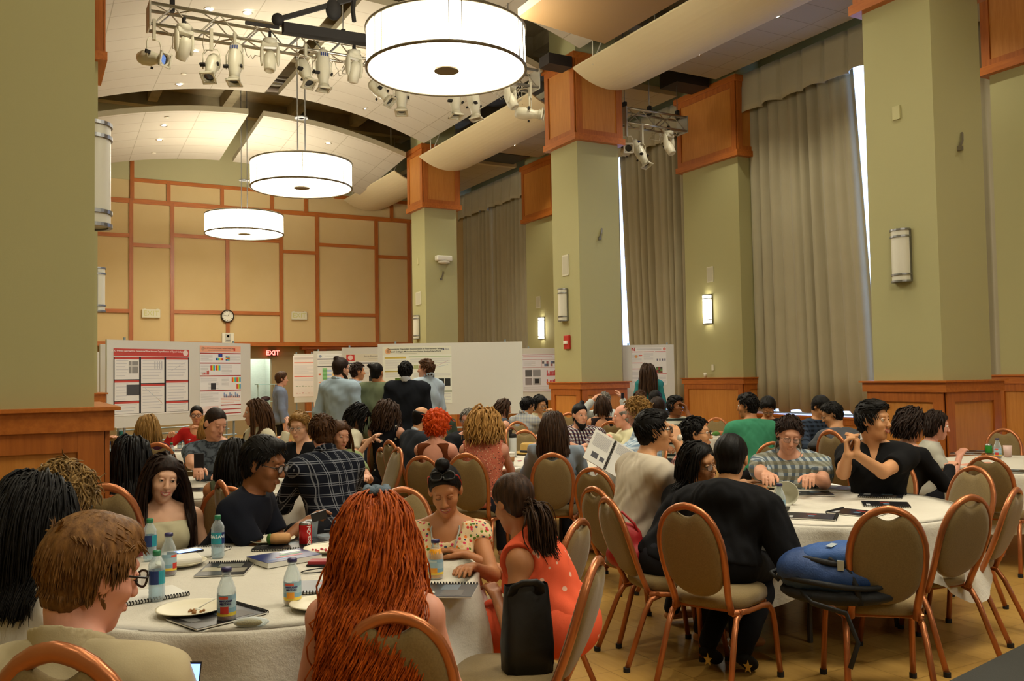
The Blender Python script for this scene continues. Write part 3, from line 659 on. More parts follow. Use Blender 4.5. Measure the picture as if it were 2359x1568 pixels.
# ================================================================ people: a smooth field of tapered limbs, meshed as one surface
def axis_grid(lo, hi, h, fine):
    """sample positions from lo to hi with step h, finer inside the (a, b, hf) intervals"""
    xs = [lo]
    while xs[-1] < hi:
        x = xs[-1]; s = h
        for a, b, hf in fine:
            if a-hf <= x <= b+hf: s = min(s, hf)
            elif x < a and x+s > a: s = min(s, max(a-x, hf))
        xs.append(x+s)
    return np.array(xs)
class Field:
    def __init__(s, xs, ys, zs): s.x, s.y, s.z = xs, ys, zs; s.d = np.full((len(xs), len(ys), len(zs)), 1.0, np.float32)
    def sub(s, lo, hi):
        i = [(max(0, np.searchsorted(a, l)-1), min(len(a), np.searchsorted(a, h)+1)) for a, l, h in zip((s.x, s.y, s.z), lo, hi)]
        return tuple(slice(*q) for q in i)
    def pts(s, sl):
        X, Y, Z = np.meshgrid(s.x[sl[0]], s.y[sl[1]], s.z[sl[2]], indexing='ij'); return np.stack((X, Y, Z), -1).astype(np.float32)
    def apply(s, prim, k=.02, op='u', pad=.03):
        lo, hi = prim.box(); lo = lo-pad-k; hi = hi+pad+k; sl = s.sub(lo, hi)
        v = s.d[sl]
        if v.size == 0: return
        e = prim(s.pts(sl)).astype(np.float32)
        if op == 'u': h = np.clip(.5+.5*(v-e)/k, 0, 1); s.d[sl] = v*(1-h)+e*h-k*h*(1-h)
        else: e = -e; h = np.clip(.5-.5*(v-e)/k, 0, 1); s.d[sl] = v*(1-h)+e*h+k*h*(1-h)
    def mesh(s):
        d = s.d; ins = d < 0; nx, ny, nz = d.shape
        c = np.zeros((nx-1, ny-1, nz-1), np.int8)
        for a in (0, 1):
            for b in (0, 1):
                for e in (0, 1): c += ins[a:nx-1+a, b:ny-1+b, e:nz-1+e]
        act = (c > 0) & (c < 8); I, J, K = np.nonzero(act); n = len(I)
        idx = np.full(act.shape, -1, np.int32); idx[I, J, K] = np.arange(n)
        cx = [s.x[I], s.x[I+1]]; cyy = [s.y[J], s.y[J+1]]; cz = [s.z[K], s.z[K+1]]
        P = np.zeros((n, 3)); W = np.zeros(n)
        cv = {(a, b, e): d[I+a, J+b, K+e] for a in (0, 1) for b in (0, 1) for e in (0, 1)}
        for q in cv:
            for ax in range(3):
                if q[ax]: continue
                r = list(q); r[ax] = 1; r = tuple(r); v0, v1 = cv[q], cv[r]; m = (v0 < 0) != (v1 < 0)
                t = np.where(m, v0/np.where(v0 == v1, 1, v0-v1), 0)
                for a_, arr in enumerate((cx, cyy, cz)):
                    p0, p1 = arr[q[a_]], arr[r[a_]]; P[:, a_] += np.where(m, p0+(p1-p0)*t, 0)
                W += m
        P /= np.maximum(W, 1)[:, None]; Q = []
        for ax in range(3):
            sl0 = [slice(1, -1)]*3; sl0[ax] = slice(0, -1); sl1 = list(sl0); sl1[ax] = slice(1, None)
            a, b = ins[tuple(sl0)], ins[tuple(sl1)]; ch = a != b; i, j, k = np.nonzero(ch); fl = a[i, j, k]
            o = [1, 1, 1]; o[ax] = 0; i, j, k = i+o[0], j+o[1], k+o[2]
            u, v = [(1, 2), (2, 0), (0, 1)][ax]; D = np.eye(3, dtype=int)
            def cell(du, dv): e = -D[u]*du-D[v]*dv; return idx[i+e[0], j+e[1], k+e[2]]
            q = np.stack((cell(0, 0), cell(1, 0), cell(1, 1), cell(0, 1)), 1); q[~fl] = q[~fl][:, ::-1]; Q.append(q)
        Q = np.concatenate(Q); return P, Q[(Q >= 0).all(1)]
class RC:      # tapered capsule; sc = flattening of one axis (unit vector n, factor)
    def __init__(s, a, b, ra, rb, n=None, f=1.0): s.a, s.b = np.array(a, float), np.array(b, float); s.ra, s.rb = ra, rb; s.n = None if n is None else np.array(n, float); s.f = f
    def box(s): r = max(s.ra, s.rb)*max(1, 1/s.f if s.n is not None else 1); return np.minimum(s.a, s.b)-r, np.maximum(s.a, s.b)+r
    def __call__(s, p):
        q = p-s.a; ab = s.b-s.a
        if s.n is not None: q = q+np.outer((q@s.n).ravel(), s.n).reshape(q.shape)*(s.f-1); ab = ab+s.n*(ab@s.n)*(s.f-1)
        L = ab@ab+1e-9; t = np.clip((q@ab)/L, 0, 1)
        return np.linalg.norm(q-t[..., None]*ab, axis=-1)-(s.ra+(s.rb-s.ra)*t)
class EL:
    def __init__(s, c, r, R=None): s.c, s.r = np.array(c, float), np.array(r, float); s.R = np.eye(3) if R is None else np.asarray(R)   # columns = axes
    def box(s): m = np.abs(s.R)@s.r; return s.c-m, s.c+m
    def __call__(s, p):
        q = ((p-s.c)@s.R)/s.r; k0 = np.linalg.norm(q, axis=-1); k1 = np.linalg.norm(q/s.r, axis=-1)+1e-9
        return np.where(k0 < 1e-6, -s.r.min(), k0*(k0-1)/k1)
class PL:      # half space, inside where n.(p-c) < 0, limited to a box
    def __init__(s, c, n, ext=.35): s.c, s.n, s.e = np.array(c, float), np.array(n, float)/np.linalg.norm(n), ext
    def box(s): return s.c-s.e, s.c+s.e
    def __call__(s, p): return (p-s.c)@s.n
class INF:     # a primitive grown by g
    def __init__(s, q, g): s.q, s.g = q, g
    def box(s): lo, hi = s.q.box(); return lo-s.g, hi+s.g
    def __call__(s, p): return s.q(p)-s.g
class CUT:     # primitive cut by planes [(c, n)], keeps n.(p-c) < 0
    def __init__(s, q, pl): s.q, s.pl = q, [(np.array(c, float), np.array(n, float)/np.linalg.norm(n)) for c, n in pl]
    def box(s): return s.q.box()
    def __call__(s, p):
        d = s.q(p)
        for c, n in s.pl: d = np.maximum(d, (p-c)@n)
        return d
def nrm(v): v = np.asarray(v, float); return v/(np.linalg.norm(v)+1e-12)
def folds(P, seed, amp):
    r = np.random.RandomState(seed); o = np.zeros(P.shape[0])
    for i in range(6):
        k = r.normal(size=3)*(14+9*i); k[2] *= .55; o += np.sin(P@k+r.rand()*6+1.5*np.sin(P@(k[[1, 2, 0]]*.4)))/(1+.5*i)
    return amp*o/2.2
def field_of(prims, h, fine=((), (), ()), k=.02):
    lo = np.min([q.box()[0] for q, *_ in prims if not isinstance(q, PL)], 0)-.03; hi = np.max([q.box()[1] for q, *_ in prims if not isinstance(q, PL)], 0)+.03
    F = Field(*[axis_grid(lo[i], hi[i], h, fine[i]) for i in range(3)])
    for q in prims:
        F.apply(q[0], q[1] if len(q) > 1 else k, q[2] if len(q) > 2 else 'u', pad=.02+h)
    return F
# ---------------------------------------------------------------- colours of people
def skin_mat(c): 
    def fn(k):
        f = noise(k, 14, 3); L = lin(c); k.set('Base Color', k.mix(f, tuple(v*.9 for v in L[:3])+(1,), tuple(min(1, v*1.08) for v in L[:3])+(1,)))
        k.set('Roughness', .5); k.set('Specular IOR Level', .35); k.set('Subsurface Weight', .0); k.bump(noise(k, 240, 2), .05, .002)
    return patt('skin_'+c, fn)
SKIN = {'fair': 'D9A083', 'pink': 'DB9C84', 'mid': 'C68A62', 'tan': 'B57A50', 'brown': '8E5A36', 'asian': 'CB9468', 'light': 'DEAC8C'}
def hair_mat(c1, c2, sc_=1.0, gl=.38):
    def fn(k):
        f = noise(k, 7*sc_, 5, k.co('Object', (10, 10, 1.6)), .65); k.set('Base Color', ramp(k, f, ((.3, c1), (.7, c2)))); k.set('Roughness', gl); k.set('Specular IOR Level', .16); k.bump(f, .35, .006)
    return patt('hair_%s_%s' % (c1, c2), fn)
HAIR = {'black': ('080706', '15110F'), 'dark': ('150E0A', '33221A'), 'brown': ('2A190E', '5A3A20'), 'ltbrown': ('4A2E16', '8A6236'), 'blond': ('8A5F2C', 'C99A58'), 'sand': ('6A4A22', 'A67F45'),
        'red': ('6A2206', 'C8601A'), 'orange': ('A02A06', 'E0581A'), 'grey': ('4A4641', '9A948A'), 'brunette': ('1C110B', '48301E'), 'streak': ('3A2816', 'A88650')}
def cloth_mat(spec):
    """spec: 'hex' or ('plaid', base, line, scale) etc."""
    if isinstance(spec, str): spec = ('plain', spec)
    nm = 'cloth_'+'_'.join(str(v) for v in spec)
    def fn(k):
        t = spec[0]; co = k.co('Object'); sx = k.n('ShaderNodeSeparateXYZ'); k.t.links.new(co, sx.inputs[0]); X, Y, Z = sx.outputs[0], sx.outputs[1], sx.outputs[2]
        U = k.math('ADD', X, k.math('MULTIPLY', Y, .75))
        def band(v, per, wd, off=0.0):      # 1 inside a stripe
            f = k.math('FRACT', k.math('ADD', k.math('DIVIDE', v, per), off)); return k.math('LESS_THAN', f, wd)
        c = lin(spec[1])
        if t == 'plain': k.set('Base Color', k.mix(noise(k, 5, 3), tuple(v*.88 for v in c[:3])+(1,), c))
        elif t == 'plaid':    # dark ground, thin light double lines
            a = k.math('MAXIMUM', band(U, spec[3], .07), band(U, spec[3], .06, .18)); b = k.math('MAXIMUM', band(Z, spec[3], .07), band(Z, spec[3], .06, .18))
            q = k.mix(k.math('MULTIPLY', k.math('MAXIMUM', a, b), .75), c, lin(spec[2])); k.set('Base Color', q)
        elif t == 'gingham':  # three-tone check
            a = band(U, spec[3], .5); b = band(Z, spec[3], .5); q = k.mix(k.math('MULTIPLY', k.math('ADD', a, b), .5), lin(spec[2]), c); k.set('Base Color', q)
        elif t == 'check3':   # check with a third accent colour
            a = band(U, spec[4], .5); b = band(Z, spec[4], .5); q = k.mix(a, c, lin(spec[2])); q = k.mix(k.math('MULTIPLY', b, .7), q, lin(spec[3])); k.set('Base Color', q)
        elif t == 'stripes': k.set('Base Color', k.mix(band(Z, spec[3], .4), c, lin(spec[2])))
        elif t == 'vstripes': k.set('Base Color', k.mix(band(U, spec[3], .3), c, lin(spec[2])))
        elif t in ('floral', 'rings', 'spots'):
            v = k.n('ShaderNodeTexVoronoi'); v.inputs['Scale'].default_value = spec[3]; k.t.links.new(co, v.inputs['Vector']); dist, col = v.outputs['Distance'], v.outputs['Color']
            sp = k.n('ShaderNodeSeparateColor'); k.t.links.new(col, sp.inputs[0]); r0 = sp.outputs[0]
            if t == 'rings': m_ = k.math('MULTIPLY', k.math('GREATER_THAN', dist, .22), k.math('LESS_THAN', dist, .4)); k.set('Base Color', k.mix(m_, c, lin(spec[2])))
            elif t == 'spots': m_ = k.math('MULTIPLY', k.math('LESS_THAN', dist, .28), k.math('GREATER_THAN', r0, .45)); k.set('Base Color', k.mix(m_, c, lin(spec[2])))
            else:
                cols = spec[4:]; rr = ramp(k, r0, [((i+.0)/len(cols), q) for i, q in enumerate(cols)]); k.t.nodes[-1]
                for n_ in k.t.nodes:
                    if n_.type == 'VALTORGB': n_.color_ramp.interpolation = 'CONSTANT'
                m_ = k.math('LESS_THAN', dist, spec[2]); k.set('Base Color', k.mix(m_, c, rr))
        elif t == 'blotch': f = noise(k, spec[3], 4); k.set('Base Color', ramp(k, f, ((.42, spec[1]), (.5, spec[2]), (.58, spec[1]))))
        k.set('Roughness', .9); k.set('Specular IOR Level', .2); k.bump(noise(k, 300, 2), .15, .002)
    return patt(nm, fn)
# ---------------------------------------------------------------- hair locks
def locks(roots, dirs, ds, n=14, step=.02, grav=.35, width=.007, curl=0.0, freq=40.0, seg=5, push=None, seed=0, lens=None, taper=.25, stiff=.6, kill=None, flare=0.0):
    """roots, dirs (N,3); grows N strands downwards, kept outside push(P)->distance, gradient"""
    r = np.random.RandomState(seed); N = len(roots); P = roots.copy(); D = dirs.copy(); path = [P.copy()]; L = np.ones(N) if lens is None else lens
    for i in range(n):
        D = D*stiff+np.array([0, 0, -grav])+r.normal(size=D.shape)*.03; D /= np.linalg.norm(D, axis=1)[:, None]
        P = P+D*step*L[:, None]
        if push is not None:
            dd = ds*(1+flare*i/n); d, g = push(P); m = d < dd; P = P+g*(np.where(m, dd-d, 0))[:, None]; dn = (D*g).sum(1); D = D-g*np.where(m & (dn < 0), dn, 0)[:, None]
        path.append(P.copy())
    C = np.stack(path, 1)      # N, n+1, 3
    if kill is not None: ok = ~kill(C.reshape(-1, 3)).reshape(N, -1)[:, 1:].any(1); C = C[ok]; N = len(C)
    if N == 0: return np.zeros((0, 3)), np.zeros((0, 4), int)
    T = np.gradient(C, axis=1); T /= np.linalg.norm(T, axis=2)[..., None]+1e-9
    ref = nrm_rows(r.normal(size=(N, 3))); U = ref[:, None]-T*(ref[:, None]*T).sum(2)[..., None]; U /= np.linalg.norm(U, axis=2)[..., None]+1e-9; V = np.cross(T, U)
    s = np.linspace(0, 1, n+1)[None, :, None]
    if curl: ph = r.rand(N)[:, None, None]*6.28+s*n*step*freq*(1+.4*(r.rand(N)[:, None, None]-.5)); C = C+curl*np.clip(s*3, 0, 1)*(np.cos(ph)*U+np.sin(ph)*V)
    W = width*(.7+.6*r.rand(N))[:, None, None]*(1-(1-taper)*s**2.5)
    A = np.arange(seg)/seg*2*PI; R_ = C[:, :, None]+W[..., None]*(np.cos(A)[None, None, :, None]*U[:, :, None]+np.sin(A)[None, None, :, None]*V[:, :, None]*.6)
    Vt = R_.reshape(-1, 3); b = (np.arange(N)[:, None, None]*(n+1)+np.arange(n)[None, :, None])*seg; j = np.arange(seg)[None, None, :]
    Q = np.stack((b+j, b+(j+1) % seg, b+seg+(j+1) % seg, b+seg+j), -1).reshape(-1, 4); return Vt, Q
def nrm_rows(v): return v/(np.linalg.norm(v, axis=1)[:, None]+1e-12)
def push_of(prims):
    def d_(P):
        d = np.full(len(P), 9.0)
        for q in prims: d = np.minimum(d, q(P))
        return d
    def f(P):
        d = d_(P); g = np.stack([d_(P+e)-d for e in np.eye(3)*.004], 1); return d, nrm_rows(g)
    return f
def head_axes(dyaw, pitch, tilt):
    cy, sy = math.cos(-dyaw), math.sin(-dyaw); Rz = np.array([[cy, -sy, 0], [sy, cy, 0], [0, 0, 1]])
    cp, sp = math.cos(-pitch), math.sin(-pitch); Rx = np.array([[1, 0, 0], [0, cp, -sp], [0, sp, cp]])
    ct, st = math.cos(tilt), math.sin(tilt); Ry = np.array([[ct, 0, st], [0, 1, 0], [-st, 0, ct]]); return Rz@Rx@Ry
def hand_prims(w, f, n, side, s=1.0, curl=.5, spread=.0, point=False, thumb=.5):
    f, n = nrm(f), np.array(n, float); n = nrm(n-f*(n@f)); lat = np.cross(f, n)*side; P = []
    offs = (.029, .010, -.010, -.028); lens = (.072, .080, .074, .058)
    for i, (o, L) in enumerate(zip(offs, lens)):
        k = w+f*(.088-.006*abs(i-1.2))*s+lat*o*s
        P.append((RC(w+lat*o*.5*s+f*.005, k, .0135*s, .0115*s), .012))
        d = nrm(f+lat*o*spread*14); q = k; c_ = 0.0 if (point and i == 0) else curl*(1+.12*i)
        for j, fr in enumerate((.45, .32, .25)):
            a = c_*(.75, .95, .6)[j]; d = nrm(d*math.cos(a)+n*math.sin(a)*1.0); n2 = q+d*L*fr*s
            P.append((RC(q, n2, (.0098-.0008*j)*s, (.0090-.0008*j)*s), .004)); q = n2
    b = w+f*.025*s+lat*.026*s; m = b+nrm(lat*.75+f*.75+n*thumb*.5)*.04*s; e = m+nrm(lat*.25+f+n*thumb)*.032*s; t_ = e+nrm(f+n*thumb*1.2-lat*.1)*.026*s
    P += [(RC(b, m, .0155*s, .0125*s), .012), (RC(m, e, .0115*s, .0105*s), .005), (RC(e, t_, .0105*s, .009*s), .005)]
    return P
def push_body(hp, bp, y0):
    a, b = push_of(hp), push_of(bp)
    def f(P):
        d1, g1 = a(P); d2, g2 = b(P); m = d2 < d1; g2 = np.stack((g2[:, 0]*.15, np.where(P[:, 1] > y0, 1., -1.), 0*d2), 1); return np.where(m, d2, d1), np.where(m[:, None], g2, g1)
    return f
def ik(S, W, a, b, pole):
    v = W-S; L = np.linalg.norm(v); m = (a+b)*.995
    if L > m: W = S+v/L*m; v = W-S; L = m
    L = max(L, abs(a-b)+.02); x = (a*a-b*b+L*L)/(2*L); h = math.sqrt(max(0, a*a-x*x)); u = v/np.linalg.norm(v); p = np.array(pole, float); p = p-u*(p@u); return S+u*x+nrm(p)*h, W
NP = 0
def person(lab, px, py, D, rel, hrel=None, pit=.1, tilt=0.0, pose='sit', lean=.08, side=0.0, s=1.0, fem=False, skin='fair', hair=('short', 'dark'), shirt='40506A', sleeve='short', neck='crew',
           bottom='22232A', R=None, L=None, g=.014, extras=(), hh=1.0, face=True, group=None, seed=None, twist=0.0, wide=1.0, cat='person', hg=None, brow='2A1C12', lipc='B0604E', hL=None, hR=None, z0=0.0, ank=None, shoes=None, vdepth=0.0):
    global NP
    NP += 1; seed = seed or NP*13; H = at(px, py, D=D); az = azim(px)+math.radians(rel); haz = azim(px)+math.radians(hrel if hrel is not None else rel)
    fwd = np.array([math.sin(az), math.cos(az), 0]); rgt = np.array([math.cos(az), -math.sin(az), 0])
    stand = pose == 'stand'
    base = np.array([H[0], H[1], z0])-fwd*lean-rgt*side
    loc = lambda P: np.array([(P-base)@rgt, (P-base)@fwd, P[2]-z0])
    Hc = loc(H); pz = (.93 if stand else .54)*s; Pv = np.array([0, 0, pz]); hs = .92*s*hh
    dy = haz-az; dy = (dy+PI) % (2*PI)-PI; A = head_axes(dy, pit, tilt); hd = lambda x, y, z: Hc+A@(np.array([x, y, z])*hs)
    hb = hd(0, -.03, -.08); N = Hc+np.array([0, 0, -.175*s])+nrm(np.array([Pv[0]-Hc[0], Pv[1]-Hc[1], 0])+1e-6)*min(.06, abs(lean)*.5+.03)*s*np.sign(1)
    t = nrm(N-Pv); ct, st = math.cos(twist), math.sin(twist); X = nrm(np.array([ct, st, 0])-t*(ct*t[0]+st*t[1])); Y = np.cross(t, X); T = np.stack((X, Y, t), 1)
    TL = np.linalg.norm(N-Pv); w = (.158 if fem else .178)*s*wide
    tz = float(np.clip(TL/(.5*s), .8, 1.6))
    tp = lambda x, y, f_: Pv+t*TL*f_+X*x*s+Y*y*s
    SL, SR = N-t*.055*s-X*w, N-t*.055*s+X*w
    def tgt(v, sd):
        if v is None: v = 'T' if not stand else 'D'
        if isinstance(v, str):
            v = {'T': (.16, .42+lean*.6, .775), 'L': (.09, .30, .66), 'D': (.24*s, .03, pz-.12), 'H': (.17, .02, pz+.02), 'X': (.05, .27, pz+.22), 'W': (.12, .38+lean*.5, .80)}[v]; return np.array((v[0]*sd, v[1], v[2])), None
        if v[0] == 'px': return loc(at(v[1], v[2], D=v[3])), (v[4] if len(v) > 4 else None)
        return np.array(v[:3], float), (v[3] if len(v) > 3 else None)
    prims = []; arms = []
    tor = [(EL(tp(0, .0, .02), np.array((.165, .13, .13))*s*(1, 1, 1), T), .03), (EL(tp(0, 0, .34), np.array((.128 if fem else .148, .105, .17*tz))*s, T), .05), (EL(tp(0, .005, .7), np.array((.148 if fem else .17, .112, .19*tz))*s*np.array((wide, 1, 1)), T), .05),
           (RC(SL+X*.02, SR-X*.02, .058*s, .058*s), .05), (RC(N+t*.03*s, SL+t*.012*s, .042*s, .045*s), .04), (RC(N+t*.03*s, SR+t*.012*s, .042*s, .045*s), .04)]
    if fem: tor += [(EL(tp(-.065, .09, .62), np.array((.062, .05, .062))*s, T), .03), (EL(tp(.065, .09, .62), np.array((.062, .05, .062))*s, T), .03)]
    nk = [(RC(N-t*.02, hb, .056*s*(.88 if fem else 1), .05*s*(.88 if fem else 1)), .025)]
    fat = .88 if fem else 1.0
    hands = []; armp = []
    for sd, S, v, ho in ((-1, SL, L, hL), (1, SR, R, hR)):
        W, pole = tgt(v, sd); e, W = ik(S, W, .285*s, .25*s, pole if pole is not None else (sd*.55, -.25, -.8)); armp.append((S, e, W, sd))
        arms += [(RC(S, e, .05*s*fat, .040*s*fat), .03), (RC(e, W, .041*s*fat, .027*s*fat), .015), ]
        ho = ho or {}; f = ho.get('f', nrm(nrm(W-e)+np.array((0, .1, -.1 if W[2] > .75 else 0)))); n = ho.get('n', (0, 0, -1) if abs(nrm(f)[2]) < .8 else (-sd, .2, 0))
        hands += hand_prims(W, np.array(f, float), n, sd, s*.98*(.92 if fem else 1), ho.get('c', .45), ho.get('sp', .1), ho.get('pt', False), ho.get('th', .5))
    legs = []; feet = []
    for sd in (-1, 1):
        hip = Pv+np.array((sd*.085*s, .02, -.02*s))
        if stand: kn = np.array((sd*.1*s, .03, .5*s)); an = np.array((sd*.1*s, -.02, .09)); 
        else: kn = np.array((sd*.105, .43*s, .50)); an = np.array((sd*.1, (.36*s+.06*sd) if ank is None else ank, .09 if ank is None else .15))
        legs += [(RC(hip, kn, .082*s, .058*s), .04), (RC(kn, an, .056*s, .036*s), .02)]; feet += [(RC(an+(0, -.02, -.045), an+(np.array((0, .15, -.05)) if ank is None else np.array((0, .09, -.11))), .036, .034, (0, 0, 1), 1.3), .02)]
    head = [(EL(hd(0, -.012, .035), np.array((.076, .096, .09))*hs, A), .01), (EL(hd(0, .022, -.03), np.array((.062, .07, .085))*hs, A), .03), (EL(hd(0, .042, -.083), np.array((.043, .044, .034))*hs, A), .03), (EL(hd(0, .07, -.108), np.array((.022, .018, .018))*hs, A), .02),
            (RC(hd(0, .09, .014), hd(0, .112, -.028), .0085*hs, .0135*hs), .012), (RC(hd(-.034, .079, .036), hd(.034, .079, .036), .012*hs, .012*hs), .02),
            (EL(hd(-.038, .06, -.03), np.array((.026, .026, .024))*hs, A), .02), (EL(hd(.038, .06, -.03), np.array((.026, .026, .024))*hs, A), .02),
            (EL(hd(-.031, .1, .012), np.array((.019, .017, .012))*hs, A), .01, 's'), (EL(hd(.031, .1, .012), np.array((.019, .017, .012))*hs, A), .01, 's'),
            (RC(hd(-.014, .106, -.032), hd(.014, .106, -.032), .008*hs, .008*hs), .008), (EL(hd(0, .093, -.066), np.array((.024, .012, .012))*hs, A), .008),
            (EL(hd(-.081, -.006, -.005), np.array((.012, .022, .033))*hs, A), .008), (EL(hd(.081, -.006, -.005), np.array((.012, .022, .033))*hs, A), .008)]
    near = D+vdepth
    hf = float(np.clip(.0012*near, .0045, .0115)); h = float(np.clip(.0022*near, .011, .02)); hnd = float(np.clip(.0011*near, .0045, .009))
    fine = [[], [], []]
    hlo, hhi = Hc-.14*hs*np.array((1, 1, 1)), Hc+.14*hs
    for i in range(3): fine[i].append((hlo[i], hhi[i], hf))
    for q in hands:
        lo, hi = q[0].box()
        for i in range(3): fine[i].append((lo[i], hi[i], hnd))
    t_ = thing('person', lab, cat, base, -az, group)
    sk = skin_mat(SKIN[skin])
    allb = [(q[0], q[1]) for q in tor]+legs+feet+nk+arms+hands+head
    # skin body is a touch slimmer than the clothes
    F = field_of(allb, h, fine); P, Q = F.mesh(); fast_mesh('body', P, Q, sk, t_)
    # ---------------- shirt
    if sleeve is not None:
        sp = [(INF(q[0], g), q[1]) for q in tor]
        if neck in ('collar', 'high', 'hood'): sp.append((INF(nk[0][0], g*.7), .02))
        for (S, e, W, sd) in armp:
            if sleeve == 'none': continue
            fr = {'short': .62, 'cap': .25, 'elbow': .95, 'long': 1.0, 'roll': 1.0, 'three': 1.0}[sleeve]
            gg = g*(1.0 if sleeve in ('short', 'cap') else .95); cutp = S+(e-S)*fr; dr = nrm(e-S)
            if fr < 1: sp.append((CUT(RC(S, e, .05*s*fat+gg, .042*s*fat+gg), [(cutp, dr)]), .02))
            else:
                sp.append((RC(S, e, .05*s*fat+gg, .043*s*fat+gg*.9), .02)); f2 = {'long': .97, 'roll': .25, 'three': .6}.get(sleeve, .97)
                sp.append((CUT(RC(e, W, .043*s*fat+gg*.9, .03*s*fat+gg*.8), [(e+(W-e)*f2, nrm(W-e))]), .015))
        if neck == 'hood': sp += [(EL(tp(0, -.10, .95), np.array((.13, .07, .085))*s, T), .03), (RC(tp(-.09, -.03, 1.0), tp(.09, -.03, 1.0), .045*s, .045*s), .04)]
        if neck == 'lapel': sp += [(INF(nk[0][0], g*.5), .02)]
        # hem and neckline
        if sleeve == 'none': 
            for sd in (-1, 1): sp.append((EL(N-t*.05*s+X*sd*(w+.045*s), np.array((.07, .1, .085))*s, T), .01, 's'))
        nb = N+t*.035*s
        if neck == 'crew': sp.append((PL(nb+t*.01, -t, .12*s), .01, 's'))
        elif neck == 'v': sp += [(PL(nb+t*.01, -t, .12*s), .01, 's'), (RC(nb+Y*.1*s, tp(0, .14, .8), .05*s, .012), .01, 's')]
        elif neck == 'scoop': sp += [(PL(nb-t*.015, -t, .12*s), .01, 's'), (EL(nb+Y*.09*s-t*.02, np.array((.085, .09, .09))*s, T), .015, 's')]
        elif neck == 'strap': sp += [(PL(tp(0, 0, .86), -t, .3*s), .01, 's')]
        elif neck == 'wide': sp += [(PL(nb-t*.035*s, -t, .2*s), .01, 's')]
        elif neck == 'bareback': sp += [(PL(nb-t*.015, -t, .12*s), .01, 's'), (EL(tp(0, -.15, .72), np.array((.13, .12, .2))*s, T), .01, 's')]
        elif neck in ('collar', 'high', 'hood'): sp.append((PL(N+t*.05*s, -nrm(t*1.0+Y*.3), .1*s), .006, 's')); sp.append((RC(nb+Y*.1*s+t*.03, tp(0, .15, .86), .028*s, .008), .01, 's'))
        elif neck == 'lapel': sp += [(PL(N+t*.04*s, -nrm(t+Y*.3), .1*s), .006, 's'), (RC(nb+Y*.1*s+t*.03, tp(0, .16, .5), .05*s, .01), .01, 's')]
        hem = .0 if pose == 'sit' else -.12; sp.append((PL(tp(0, 0, hem)-t*.02, t, .35*s), .01, 's'))
        F = field_of(sp, h*.95, ([], [], []))
        P, Q = F.mesh(); Nn = folds(P, seed, .009 if g < .02 else .013); ctr = (P-Pv)-np.outer((P-Pv)@t, t); P = P+nrm_rows(ctr)*Nn[:, None]
        fast_mesh({'lapel': 'jacket', 'hood': 'hoodie'}.get(neck, 'shirt'), P, Q, cloth_mat(shirt), t_)
        if neck == 'collar':
            cb = field_of([(CUT(INF(nk[0][0], g+.009), [(N+t*.062*s, nrm(t+Y*.45)), (N+t*.012*s, -nrm(t+Y*.5))]), .005), (INF(nk[0][0], g+.0), .004, 's'), (RC(nb+Y*.1*s+t*.05, tp(0, .15, .93), .02*s, .008), .01, 's')], max(.006, hf)); P, Q = cb.mesh()
            if len(Q): fast_mesh('collar', P, Q, cloth_mat(shirt), t_)
        if neck == 'lapel':
            cb = field_of([(CUT(INF(nk[0][0], .012), [(N+t*.065*s, nrm(t+Y*.4))]), .005), (CUT(RC(nb+Y*.05*s, tp(0, .105, .7), .05*s, .03), [(N+t*.05*s, nrm(t-Y*.4))]), .01)], max(.007, hf)); P, Q = cb.mesh(); fast_mesh('inner_shirt', P, Q, cloth_mat('D5DCE6'), t_)
    # ---------------- lower clothes
    gl = .012; lp = [(INF(q[0], gl), q[1]) for q in legs]+[(INF(tor[0][0], g*.8), .03)]
    if bottom[0] == 'skirt': lp = [(INF(tor[0][0], g), .03), (RC(Pv+(-.06, .05, 0), np.array((-.1, .4*s, .5)), .11*s, .09*s), .06), (RC(Pv+(.06, .05, 0), np.array((.1, .4*s, .5)), .11*s, .09*s), .06), (RC(Pv+(0, .05, 0), np.array((0, .4*s, .5)), .1*s, .08*s), .06)]; bm = bottom[1]
    else: bm = bottom
    F = field_of(lp, h*1.1); P, Q = F.mesh(); P = P+np.array((1, 0, 0))*folds(P, seed+3, .004)[:, None]; fast_mesh('skirt' if bottom[0] == 'skirt' else 'trousers', P, Q, cloth_mat(bm), t_)
    if shoes:
        for q in feet: F = field_of([(INF(q[0], .01), .01)], .012); P, Q = F.mesh(); fast_mesh('shoe', P, Q, cloth_mat(shoes), t_)
    # ---------------- face
    fv = abs(((hrel if hrel is not None else rel)+180) % 360-180) > 50 and face
    Ah = A
